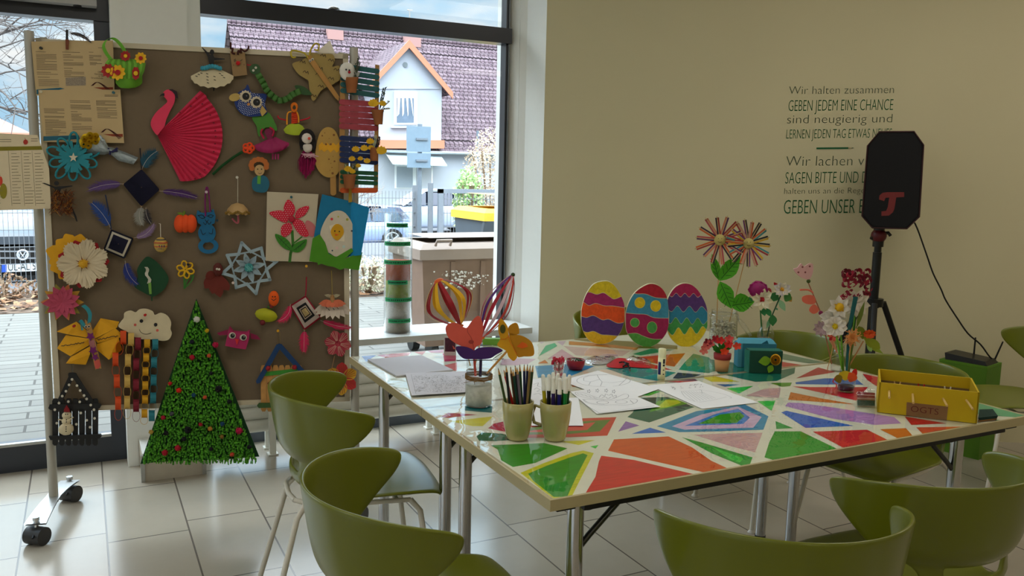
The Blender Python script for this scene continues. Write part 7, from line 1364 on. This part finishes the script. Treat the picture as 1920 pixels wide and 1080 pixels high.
faceflower('smiling strip paper flower with red and purple petals, left in the pebble jar', 235, 168, 155, STRC, 14, (212, 780), [((230, 425), (185, 255), 60, 0), ((232, 428), (368, 268), 105, 0), ((235, 430), (310, 605), 110, 0)])
faceflower('tilted strip paper flower with black, teal and yellow petals in the pebble jar', 417, 190, 150, STRD, 17, (275, 770), [((300, 585), (455, 560), 120, -.05)], .93)
# vase with lilies
bv, SV, kv = stand(1434, 655, ZJ); 
t = vessel('glass_vase', 'glass bottle vase with brown water behind the blue box', 'vase', bv, [(.033, 0), (.036, .005), (.036, .07), (.028, .092), (.019, .105), (.019, .125), (.021, .128)])
MB(M(70, 56, 40, .3, 1.3)).lathe([(0, .004), (.033, .005), (.033, .05), (0, .05)], bv, 24).build('brown_filling', t); part('star', t, M(196, 170, 120), lambda m_: sheet(m_, SV, star(543, 795, 14, 6, 5, -.3), .038, .001))
def lily(t, S, cx, cy, r, n, cols, ctr, cr, o=.01, cup=.012, w_=.62, nm='bloom', rot=.2, sq=1.0, shp='leaf'):
    def f(m_):
        for i in range(n):
            a = 2 * PI * i / n + rot; m_.m(M(*cols[i % len(cols)], .7)); leaf(m_, S, (cx, cy), (cx + r * math.cos(a), cy + r * math.sin(a) * sq), r * w_, o + .002 * (i % 2), o + cup, shp, .35, mid=o + cup * 1.2)
    part(nm, t, WHT, f)
    if ctr: part('centre', t, M(*ctr, .7), lambda m_: [m_.ball(S(cx, cy, o + .007), cr * S.len(cx, cy) * 1.1, 10)] + [m_.ball(S(cx + rnd.uniform(-cr, cr), cy + rnd.uniform(-cr, cr), o + .012), .0028, 6) for _ in range(16)])
CRM = [(196, 186, 150), (206, 200, 176)]
t = thing('paper_flower', 'cream paper lily with red centre in the glass bottle vase', 'paper flower', bv + UP * .01); lily(t, SV, 505, 545, 72, 8, CRM, (150, 16, 24), 12, .016)
MB(M(40, 90, 40)).tube([SV(490, 590, .008), SV(505, 780)], .003, 7).build('stem', t); part('leaf', t, M(40, 110, 60), lambda m_: [leaf(m_, SV, a, b_, w_, .006, .012) for a, b_, w_ in (((510, 600), (520, 650), 40), ((530, 600), (560, 655), 36), ((420, 530), (445, 560), 18))])
t = thing('paper_flower', 'magenta crepe paper bloom in the glass bottle vase', 'paper flower', bv + UP * .012 - HR * .006)
part('bloom', t, M(130, 10, 84, .6, noise=.5, ns=60), lambda m_: (m_.ball(SV(478, 480, .0), 66 * jm * kv / kj, 16, (1, .7, .8), .06), [leaf(m_, SV, (478, 500), (478 + 66 * math.cos(a), 480 + 50 * math.sin(a)), 40, .01, .02, 'round') for a in [q * PI / 5 for q in range(10)]])); MB(M(40, 90, 40)).tube([SV(485, 500, -.004), SV(500, 780, -.004)], .0025, 6).build('stem', t)
t = thing('paper_flower', 'white layered paper flower with green leaves in the glass bottle vase', 'paper flower', bv + UP * .012 + HR * .01); lily(t, SV, 630, 480, 62, 9, [(196, 190, 184), (206, 196, 170), (184, 176, 176)], (196, 140, 30), 10, .006, sq=.75)
MB(M(30, 70, 40)).tube([SV(620, 520, .002), SV(560, 660), SV(535, 780)], .003, 7).build('stem', t); part('leaf', t, M(50, 120, 70), lambda m_: [(m_.m(M(*c)), leaf(m_, SV, a, b_, w_, .002, .012)) for a, b_, w_, c in (((600, 500), (560, 560), 60, (50, 110, 60)), ((640, 520), (690, 545), 60, (60, 110, 50)), ((610, 545), (650, 620), 40, (120, 160, 120)), ((570, 640), (570, 715), 56, (40, 100, 50)), ((560, 660), (530, 730), 26, (110, 160, 120)), ((590, 610), (600, 600), 20, (110, 160, 130)), ((660, 520), (690, 560), 40, (150, 110, 20)), ((580, 460), (600, 445), 40, (170, 30, 40)), ((545, 490), (560, 480), 36, (190, 90, 90)))])
# small terracotta pot
bp_, SP, kp = stand(1353, 695, ZJ); q = kp / 3.375
t = thing('flower_pot', 'small clay pot of red and pink paper blossoms', 'flower pot', bp_)
MB(M(196, 150, 110, .8)).lathe([(0, .001), (40 * q, 0), (50 * q, 84 * q), (50 * q, 84 * q), (0, 84 * q)], bp_, 24).build('pot', t); MB(M(140, 50, 50, .8)).lathe([(49 * q, 76 * q), (53 * q, 78 * q), (55 * q, 112 * q), (50 * q, 113 * q), (46 * q, 90 * q), (0, 90 * q)], bp_, 24).build('rim', t)
part('leaves', t, M(40, 110, 30, .7), lambda m_: [leaf(m_, SP, (245 + rnd.uniform(-16, 16), 885), (245 + rnd.uniform(-75, 80), rnd.uniform(805, 860)), rnd.uniform(14, 26), .002, rnd.uniform(-.02, .03)) for _ in range(34)])
for x, y, c in ((240, 805, (196, 24, 24)), (175, 825, (206, 100, 100)), (145, 845, (206, 110, 104)), (135, 870, (214, 130, 120)), (265, 875, (206, 60, 20)), (345, 840, (206, 70, 50)), (295, 795, (206, 80, 80)), (210, 795, (150, 20, 40)), (290, 830, (190, 30, 30)), (160, 815, (120, 20, 40))):
    part('blossom', t, M(*c), lambda m_: [leaf(m_, SP, (x, y), (x + 30 * math.cos(a), y + 26 * math.sin(a)), 20, .022, .03, 'round') for a in [i * 2 * PI / 5 + x for i in range(5)]])
# gift boxes
def gbox(name, label, px, py, wpx, hpx, dd, side, front, ob=0):
    b = onz(px, py, T_); k = dep(b) / F; t = thing(name, label, 'box', b + HR * wpx * k / 2)
    R2 = (HR + HF * ob).normalized(); D2 = (HF - HR * ob * 1.0).normalized(); w_, h = R2 * wpx * k, hpx * k
    MB(front).prism([b, b + w_, b + w_ * 1.01 + UP * h, b - w_ * .01 + UP * h], D2 * dd).build('body', t); return t, b, w_, h, D2, k
t, b, w_, h, D2, k = gbox('gift_box', 'light blue paper gift box with a rounded top, behind the dark green box', 1383, 688, 70, 45, .06, None, M(54, 120, 140, .7))
MB(M(84, 150, 170, .7)).prism([b + UP * h - HF * .001, b + w_ + UP * h - HF * .001, b + w_ * .95 + UP * (h + .012) + D2 * .02, b + w_ * .08 + UP * (h + .012) + D2 * .02], D2 * .04).build('lid', t); MB(M(30, 100, 120, .7)).prism([b + w_ * .6 + UP * h, b + w_ * .75 + UP * (h + .014), b + w_ * .8 + UP * h], HF * .004).build('paper_tab', t); MB(M(96, 160, 180, .7)).prism([b - HF * .0008, b + w_ * .1 - HF * .0008, b + w_ * .1 + UP * h - HF * .0008, b + UP * h - HF * .0008], HF * -.001).build('side_panel', t)
t, b, w_, h, D2, k = gbox('gift_box', 'dark green paper gift box with a yellow paper rose on its front', 1404, 699, 61, 42, .055, None, M(12, 62, 46, .7))
MB(M(40, 110, 96, .7)).prism([b, b + UP * h, b + UP * (h + .003) - HR * .016 + D2 * .02, b - HR * .010 + D2 * .03], HR * .001).build('side_flap', t); MB(M(30, 96, 80, .7)).prism([b + UP * (h + .0005), b + w_ + UP * (h + .0005), b + w_ + D2 * .05 + UP * (h + .0005), b + D2 * .05 + UP * (h + .0005)], UP * .001).build('lid', t)
SX = Surf(Z6_, b, -HF)
part('leaf', t, M(110, 150, 24, .7), lambda m_: (leaf(m_, SX, (1180, 450), (1030, 472), 110, .004, .006), leaf(m_, SX, (1190, 505), (1145, 595), 76, .003, .005))); part('rose', t, M(206, 150, 10, .7), lambda m_: [m_.grid([[SX(1225 + 62 * s_ * f_ * math.cos(a), 448 + 66 * s_ * f_ * math.sin(a), .004 + .012 * h_) for a in [q * PI / 8 + j for q in range(17)]] for s_, h_ in ((.5, 0), (1, .5), (.8, 1.2))]) for j, f_ in enumerate((1, .72, .45))])
# bottle with pink tulip, jar with lilies
bb_, SB_, kb = stand(1571, 696, ZK); 
t = vessel('glass_bottle', 'tall clear glass bottle with paper flowers, behind the lily jar', 'bottle', bb_, [(.026, 0), (.028, .004), (.028, .068), (.022, .084), (.0165, .092), (.0165, .100), (.0185, .104)])
t = thing('paper_tulip', 'pale pink spotted paper tulip on a long stick with coral paper leaf', 'paper flower', bb_ + UP * .01)
part('bloom', t, M(196, 150, 146, .7), lambda m_: (sheet(m_, SB_, spl([(290, 170), (250, 160), (210, 130), (188, 95), (215, 85), (240, 55), (262, 75), (300, 55), (325, 60), (326, 110), (310, 155)], 4), .002, .008), m_.m(M(120, 70, 70)), [sheet(m_, SB_, ell(x, y, 7), .0105, .0006) for x, y in ((220, 118), (270, 118), (250, 80), (302, 75))])); part('bead', t, M(60, 76, 20), lambda m_: m_.ball(SB_(293, 182, .004), .008, 12)); part('bead', t, M(110, 14, 60), lambda m_: m_.ball(SB_(382, 412, .004), .009, 12))
MB(M(150, 100, 76)).tube([SB_(290, 190, .002), SB_(382, 410, .002), SB_(460, 780, 0)], .0025, 6).build('stick', t); part('leaf', t, M(206, 110, 90, .7), lambda m_: (sheet(m_, SB_, spl([(332, 290), (290, 282), (250, 295), (248, 325), (275, 345), (320, 350), (345, 335)], 4), .004, .002), sheet(m_, SB_, spl([(340, 350), (310, 365), (298, 395), (325, 418), (355, 410), (368, 385)], 4), .004, .002), line(m_, SB_, spl([(325, 265), (290, 245), (230, 245)], 4, False), .0035, .006)))
t = thing('paper_flower', 'lilac pointed paper flower at the mouth of the glass bottle', 'paper flower', bb_ + UP * .012 - HR * .004); lily(t, SB_, 385, 525, 62, 9, [(150, 124, 130), (170, 146, 150)], None, 0, .006); lily(t, SB_, 470, 580, 40, 6, [(150, 20, 30), (190, 90, 70)], None, 0, .012, nm='bud', shp='round'); part('ribbon', t, M(196, 150, 110), lambda m_: m_.ribbon([SB_(*p, .012) for p in spl([(470, 620), (460, 700), (440, 780), (430, 820), (432, 900)], 4, False)], HR * .003)); part('stem', t, M(200, 140, 110), lambda m_: m_.tube([SB_(455, 600, .006), SB_(500, 700, .004)], [.008, .003], 8))
bL, SL2, kL = stand(1586, 733, ZK); 
t = vessel('jar', 'small glass jar with coloured tissue holding white paper lilies', 'jar', bL, [(.026, 0), (.03, .004), (.03, .048), (.026, .058), (.0235, .063), (.026, .068), (.0255, .078)])
part('tissue', t, M(190, 170, 40, .7), lambda m_: [(m_.m(M(*c, .6)), leaf(m_, SL2, a, b_, w_, .026, .032, 'round')) for a, b_, w_, c in (((560, 900), (560, 830), 100, (190, 170, 30)), ((590, 910), (620, 845), 80, (206, 80, 40)), ((520, 920), (500, 860), 60, (120, 110, 30)), ((610, 900), (635, 815), 40, (190, 30, 30)))]); MB(M(40, 40, 60, .4)).lathe([(0, .004), (.027, .005), (.0275, .02), (0, .02)], bL, 20).build('dark_filling', t)
part('red_ribbon', t, M(196, 40, 50), lambda m_: m_.ribbon([SL2(*p, .036) for p in spl([(485, 880), (470, 910), (495, 930), (488, 960)], 3, False)], HR * .004))
def fl2(label, cx, cy, r, n, cols, ctr, cr, o, stem, **kw):
    t = thing('paper_flower', label, 'paper flower', bL + UP * .012 + HR * .002 * rnd.uniform(-4, 4)); lily(t, SL2, cx, cy, r, n, cols, ctr, cr, o, **kw); MB(M(96, 150, 40)).tube([SL2(cx, cy + 5, o - .002), SL2(*stem, 0)], .003, 7).build('stem', t); return t
WL = [(206, 200, 186), (214, 208, 196)]
fl2('white paper lily with broad yellow centre, lowest front bloom of the lily jar', 485, 510, 92, 9, WL, (196, 170, 10), 18, .034, (545, 880), sq=.8, shp='round')
fl2('white paper daffodil with a fringed yellow cup in the lily jar', 515, 370, 88, 7, WL, (206, 160, 10), 30, .022, (550, 880))
fl2('white paper flower tucked between the two yellow centred lilies', 470, 440, 105, 8, WL, None, 0, .014, (548, 880), sq=.45)
fl2('large white pointed paper flower behind the teal strip in the lily jar', 640, 340, 105, 9, [(200, 190, 170), (210, 200, 184)], None, 0, -.008, (570, 880))
t = thing('paper_flower', 'dark red curled paper hyacinth at the top of the lily jar', 'paper flower', bL + UP * .014 + HR * .004)
def hya(m_):
    r = random.Random(4)
    for i in range(52):
        v_ = r.uniform(0, 1); x, y = 640 + r.uniform(-1, 1) * (90 + 25 * v_), 110 + 190 * v_; a = r.uniform(0, 6.3); m_.m(M(*((120, 12, 34), (96, 8, 26), (150, 30, 50))[i % 3], .6)); rad = r.uniform(16, 30); o = r.uniform(-.02, .03)
        m_.ribbon([SL2(x + rad * (1 - q * .06) * math.cos(a + q * .55), y + rad * (1 - q * .06) * math.sin(a + q * .55), o) for q in range(9)], -HF * .005 + UP * .007 + HR * .005)
part('curls', t, RED, hya); MB(M(60, 100, 40)).tube([SL2(650, 300, -.01), SL2(580, 880, 0)], .0035, 7).build('stem', t)
t = thing('paper_flower', 'peach fringed paper flower low in the lily jar', 'paper flower', bL + UP * .014 + HR * .006)
part('fringe', t, M(206, 140, 84), lambda m_: [line(m_, SL2, spl([(612, 600, .03), (612 + 30 * math.cos(a), 590 + 30 * math.sin(a), .045), (612 + rr * math.cos(a + d), 590 + rr * math.sin(a + d), .03)], 3, False), .0012, n=4) for a, d, rr in [(i * 2 * PI / 60, rnd.uniform(-.6, .6), rnd.uniform(45, 72)) for i in range(60)]]); MB(M(180, 140, 90)).tube([SL2(600, 640, .028), SL2(560, 900, .005)], .0025, 6).build('stem', t)
t = thing('paper_flower', 'orange paper flower with broad olive leaves, right side of the lily jar', 'paper flower', bL + UP * .014 + HR * .008); lily(t, SL2, 735, 565, 50, 10, [(190, 66, 20), (206, 84, 30)], None, 0, .0, sq=.7)
part('leaf', t, M(110, 124, 30, .7), lambda m_: [(m_.m(M(*c)), leaf(m_, SL2, a, b_, w_, .006, .012, sh_)) for a, b_, w_, c, sh_ in (((690, 600), (655, 510), 64, (110, 124, 30), 'round'), ((695, 590), (810, 670), 70, (124, 136, 30), 'round'), ((700, 620), (835, 708), 40, (130, 150, 50), 'leaf'), ((715, 640), (750, 690), 30, (150, 180, 110), 'round'))]); MB(M(180, 130, 90)).tube([SL2(690, 615, .004), SL2(590, 790, .002), SL2(565, 900, .002)], .0026, 6).build('stem', t)
t = thing('paper_strip', 'teal folded paper strip standing among the white lilies', 'paper strip', bL + UP * .016); part('strip', t, M(20, 84, 84, .7), lambda m_: (sheet(m_, SL2, [(620, 292), (652, 298), (600, 530), (575, 535)], .040, .003), sheet(m_, SL2, [(575, 535), (600, 530), (575, 860), (560, 860)], .02, .002)))
t = thing('paper_leaf', 'slender olive paper blade right of the teal strip', 'paper leaf', bL + UP * .016 + HR * .003); part('blade', t, M(96, 110, 40, .7), lambda m_: (leaf(m_, SL2, (640, 520), (700, 325), 34, .030, .034), line(m_, SL2, [(640, 510, .03), (575, 870, .004)], .002)))
# yellow cardboard game box
FL_ = onz(1644.4, 772.6, T_); FR_ = onz(1831.7, 794.2, T_); gh = 57 * dep(FL_) / F; gd = (FR_ - FL_); gl_ = gd.length; gd.normalize(); gn = V((-gd.y, gd.x, 0)); 
if gn.dot(HF) < 0: gn = -gn
BLt = onz(1648, 691.4, T_ + gh); gw = max(.08, (BLt - FL_).dot(gn)); GY = M(186, 156, 6, .75, noise=.05, ns=6); CB_ = M(120, 100, 70, .9)
t = thing('game_box', 'open yellow cardboard box with wooden rods and an OGTS label', 'box', FL_ + gd * gl_ / 2)
wt = .005
for nm, p, a_, l_, n2 in (('front_wall', FL_, gd, gl_, gn), ('back_wall', FL_ + gn * (gw - wt), gd, gl_, gn), ('side_wall', FL_, gn, gw, gd), ('side_wall', FL_ + gd * (gl_ - wt), gn, gw, gd)): MB(GY).obox(p, a_ * l_, n2 * wt, UP * gh).build(nm, t)
MB(CB_).obox(FL_ + gn * (gw - wt - .0015) + gd * wt, gd * (gl_ - 2 * wt), gn * .001, UP * gh * .62).obox(FL_ + gn * wt + gd * wt, gd * (gl_ - 2 * wt), gn * (gw - 2 * wt), UP * .003).build('cardboard_lining', t)
SG = Surf(Z3_, FL_, -gn)
for i, (a, b) in enumerate((((405, 80), (405, 155)), ((668, 115), (675, 215)), ((1010, 165), (1055, 245)), ((1272, 182), (1345, 285)))):
    h0 = SG(a[0], a[1]); e_ = SG(b[0], b[1], .05); MB(M(206, 176, 120, .6)).tube([h0 + gn * (gw - .01) - UP * .028, h0, e_], .0034, 8).build('rod', t)
for f_, c in ((.2, (190, 160, 110)), (.45, (160, 20, 24)), (.72, (190, 184, 160))):
    p = FL_ + gd * gl_ * f_ + gn * gw * .45 + UP * .02; mb = MB(M(*c, .8)).ball(p + UP * .03, .010, 10); mb.tube([p + gd * .005 + UP * .036, p + gd * .009 + UP * (gh - .032)], [.004, .002], 6).tube([p - gd * .005 + UP * .036, p - gd * .009 + UP * (gh - .032)], [.004, .002], 6).tube([p, p + UP * .03], .006, 8); mb.build('game_figure', t)
lab = part('label', t, M(130, 100, 70, .85), lambda m_: sheet(m_, SG, [(600, 205), (1066, 256), (1050, 410), (594, 355)], 0, .0012))
q0, q1 = SG(645, 310, .0015), SG(955, 348, .0015); part('label_lettering', t, M(90, 30, 24, .8), lambda m_: m_.text('OGTS', q0, (q1 - q0).normalized(), UP, width=(q1 - q0).length, height=SG.len(640, 310, 78), off=-.012))
# bead bag and napkins
bg_, SBG, kbg = stand(1625, 762, Z3_, .01)
t = thing('bead_bag', 'clear bag of red and green bead strings leaning on the yellow box', 'bag', bg_)
part('strings', t, RED, lambda m_: [(m_.m(M(*c, .5)), m_.tube([SBG(x, y + dy * u, o_ + .003 * math.sin(u * 9)) for u, x in [(q / 8, 45 + 195 * q / 8) for q in range(9)]], .0022, 5)) for y, dy, c, o_ in [(95 + i * 13, 6 + (i - 6) * -1.0, ((130, 20, 40), (150, 50, 60), (190, 150, 150), (130, 20, 36), (170, 100, 100), (190, 160, 150), (170, 120, 100), (30, 84, 70), (24, 70, 60), (30, 90, 76), (26, 80, 66), (40, 96, 80), (190, 170, 140))[i], .004 + .014 * math.sin(PI * (i + 1) / 14)) for i in range(13)]])
part('cellophane', t, GLASS, lambda m_: (m_.m(CELLO), m_.grid([[SBG(30 + 215 * u - (14 if j in (0, 4) else 0) * 0, 85 + 190 * j / 6 - 40 * u * (1 if j < 3 else 0), .010 + .020 * math.sin(PI * j / 6)) for u in [q / 8 for q in range(9)]] for j in range(7)])))
nb = [tz('3', x, y) for x, y in ((1408, 425), (1615, 402), (1560, 325), (1412, 330))]
t = thing('napkin_stack', 'small stack of dark green napkins right of the yellow box', 'napkins', sum(nb, V((0, 0, 0))) / 4)
for i in range(6): MB(M(*((30, 56, 50) if i > 1 else (150, 110, 70)), .9)).prism([p + UP * (.0022 * i + .002) + HR * rnd.uniform(-.003, .003) for p in nb], UP * -.0016).build('napkin', t)
# glue stick, beads, bags, straws
bg2, SGl, kg = stand(1239.5, 711, Z5); r = 7.2 * kg
t = thing('glue_stick', 'white glue stick standing upright on the table', 'glue stick', bg2)
MB(M(200, 190, 150, .35, 1.6)).lathe([(0, 0), (r, 0), (r, 42 * kg), (r * .96, 42.4 * kg), (r, 42.8 * kg), (r, 57 * kg), (r * .9, 58.5 * kg), (0, 58.5 * kg)], bg2, 20).build('tube', t)
ar = [(math.cos(a), math.sin(a)) for a in [0]]
def wrap(x0, x1, z0, z1, m_, rr):     # a patch wrapped round the tube, x in -1..1 across the visible half
    q = 6; m_.grid([[bg2 + HR * rr * math.sin(a) - HF * rr * math.cos(a) + UP * z for a in [math.asin(x0) + (math.asin(x1) - math.asin(x0)) * i / q for i in range(q + 1)]] for z in (z0, z1)])
part('blue_print', t, M(30, 34, 90), lambda m_: wrap(-.95, -.35, 10 * kg, 34 * kg, m_, r * 1.01)); part('dark_print', t, M(40, 40, 46), lambda m_: (wrap(.1, .7, 26 * kg, 30 * kg, m_, r * 1.01), wrap(.1, .7, 31 * kg, 40 * kg, m_, r * 1.01), wrap(.2, .5, 18 * kg, 20 * kg, m_, r * 1.01), wrap(.2, .6, 10 * kg, 12 * kg, m_, r * 1.01)))
bb2, SBo, kbo = stand(1079, 692, Z5); r = 17.5 * kbo
t = thing('bowl', 'small dark red bowl filled with dark and white beads', 'bowl', bb2)
MB(M(130, 12, 30, .4)).lathe([(0, .001), (r * .7, 0), (r * .95, 8 * kbo), (r, 18 * kbo), (r * .95, 18.5 * kbo), (r * .88, 8 * kbo), (0, 5 * kbo)], bb2, 26).build('bowl_shell', t)
mb = MB()
for i in range(110): mb.m(M(*((24, 40, 30), (190, 186, 180), (30, 30, 34), (40, 90, 50), (150, 30, 50))[i % 5], .4)); a = rnd.uniform(0, 6.3); rr = r * .85 * math.sqrt(rnd.random()); mb.ball(bb2 + V((rr * math.cos(a), rr * math.sin(a), 15 * kbo + rnd.uniform(0, .012) * (1 - rr / r))), .0035, 6)
o = mb.build('beads', t); o['kind'] = 'stuff'
bs_, SSt, ks = stand(1047, 712, Z5); 
t = thing('glass_cup', 'glass cup of pink and white striped straws behind the felt pens', 'cup', bs_); MB(GLASS).lathe([(0, 0), (.016, 0), (.028, 36 * ks), (.026, 36 * ks), (.014, .003), (0, .003)], bs_, 24).build('glass', t)
mb = MB()
for i in range(34):
    a = rnd.uniform(0, 6.3); rr = .022 * math.sqrt(rnd.random()); top = bs_ + V((rr * math.cos(a), rr * math.sin(a), 38 * ks + rnd.uniform(-.006, .012))); lo = bs_ + V((rr * .5 * math.cos(a), rr * .5 * math.sin(a), .004))
    for q in range(6): mb.m(M(*((196, 60, 80) if q % 2 else (206, 190, 190)), .6)); mb.tube([lo.lerp(top, q / 6), lo.lerp(top, (q + 1) / 6)], .0024, 6)
o = mb.build('straws', t); o['kind'] = 'stuff'; part('red_ring', t, M(160, 16, 44), lambda m_: m_.tube([SSt(500 + 46 * math.cos(a), 500 - 60 * math.sin(a), .014) for a in [q * PI / 10 for q in range(11)]], .005, 8))
def blob(par, nm, mat, k, poly, h, seed):
    q = [tz(k, x, y) for x, y in spl(poly, 3)]; c = sum(q, V((0, 0, 0))) / len(q); rr = random.Random(seed); rows = [[p + UP * .001 for p in q]]
    for f_, z in ((.9, .5), (.65, .85), (.3, 1)): rows.append([c + (p - c) * f_ + UP * (h * z * rr.uniform(.7, 1.1)) for p in q])
    MB(mat).grid(rows, True, True).add([rows[-1][0]] + rows[-1][1:], [list(range(len(q)))]).build(nm, par)
c = tz('5', 1000, 470); t = thing('plastic_bag', 'clear plastic bag of silver glitter beads right of the red bowl', 'bag', c)
blob(t, 'glitter', M(170, 166, 160, .35, 1.6, noise=.6, ns=300), '5', [(850, 470), (920, 440), (1000, 450), (1100, 455), (1140, 440), (1080, 490), (980, 505), (900, 495)], .008, 1); blob(t, 'bag_film', CELLO, '5', [(815, 460), (900, 415), (1020, 430), (1160, 420), (1150, 450), (1090, 500), (980, 515), (880, 505)], .014, 2)
c = tz('5', 1200, 490); t = thing('felt_pouch', 'flat red pouch of black clips with crinkled clear wrapping', 'pouch', c)
blob(t, 'pouch', M(170, 16, 26, .5), '5', [(1060, 518), (1150, 445), (1230, 428), (1330, 450), (1480, 500), (1540, 510), (1560, 540), (1450, 540), (1300, 530), (1200, 545)], .006, 3); blob(t, 'clear_wrapping', CELLO, '5', [(1270, 455), (1340, 435), (1450, 460), (1560, 480), (1550, 510), (1460, 500), (1340, 480)], .02, 4)
mb = MB(BLK); rr = random.Random(8)
for i in range(7): p = tz('5', 1240 + i * 15 + rr.uniform(-6, 6), 500 + i * 11 + rr.uniform(-10, 6)) + UP * .012; mb.tube([p, p + HR * rr.uniform(-.016, .02) - HF * .016 + UP * rr.uniform(-.006, .004)], .0035, 6)
mb.build('clips', t); MB(CHROME).tube([tz('5', 1300, 525) + UP * .008, tz('5', 1330, 590) + UP * .003], .003, 6).build('metal_clip', t)
# tall layered glass jar on the window sill
zs = .582; bt = onz(746, 622, zs); kt = dep(bt) / F; r = 26.5 * kt; ST = Surf((660, 340, 2.347), bt, -HF); zz = lambda y: (ST(200, y) - bt).z
bt.z = zs
t = thing('layered_jar', 'tall glass cylinder of coloured sand and seed layers on the window sill', 'jar', bt)
yb_ = 664
zz = lambda y: max(.004, (yb_ - y) / 2.347 * kt * .99)
MB(GLASS).lathe([(0, 0), (r, 0), (r, zz(140)), (r - .003, zz(140)), (r - .003, .004), (0, .004)], bt, 36).build('glass', t)
for nm, y0, y1, c in (('brown_layer', 664, 600, (120, 108, 90)), ('grey_layer', 600, 520, (150, 142, 132)), ('green_layer', 520, 432, (110, 120, 30)), ('red_layer', 432, 345, (140, 70, 44))):
    MB(M(*c, .9, 1.7, noise=.4, ns=160)).lathe([(0, zz(y0)), (r * .86, zz(y0)), (r * .86, zz(y1)), (0, zz(y1) + .004)], bt, 30).build(nm, t)
MB(GLASS).lathe([(r * .8, zz(335)), (r * .8, zz(260)), (r * .45, zz(215)), (r * .4, zz(150)), (r * .55, zz(140))], bt, 28).build('inner_bottle', t)
mbp = MB(M(20, 60, 40))
for y, xa, xb in ((188, -.7, .75), (268, -.85, .9), (349, -.9, .97), (436, -.6, .75), (513, -.8, .98), (606, -.55, .92)):
    mb = MB(M(50, 150, 96, .6)); q = 12; rows = [[bt + HR * r * 1.01 * math.sin(a) - HF * r * 1.01 * math.cos(a) + UP * zz(y + dy) for a in [math.asin(xa) + (math.asin(xb) - math.asin(xa)) * i / q for i in range(q + 1)]] for dy in (9, -9)]
    mb.grid(rows); mb.m(M(20, 70, 46, .8))
    for j in range(14):
        a0 = math.asin(xa) * .85 + (math.asin(xb) - math.asin(xa)) * .85 * j / 14; mb.grid([[bt + HR * r * 1.02 * math.sin(a) - HF * r * 1.02 * math.cos(a) + UP * zz(y + dy) for a in (a0, a0 + rnd.uniform(.05, .12))] for dy in (3, -3)])
    mb.build('label_strip', t)
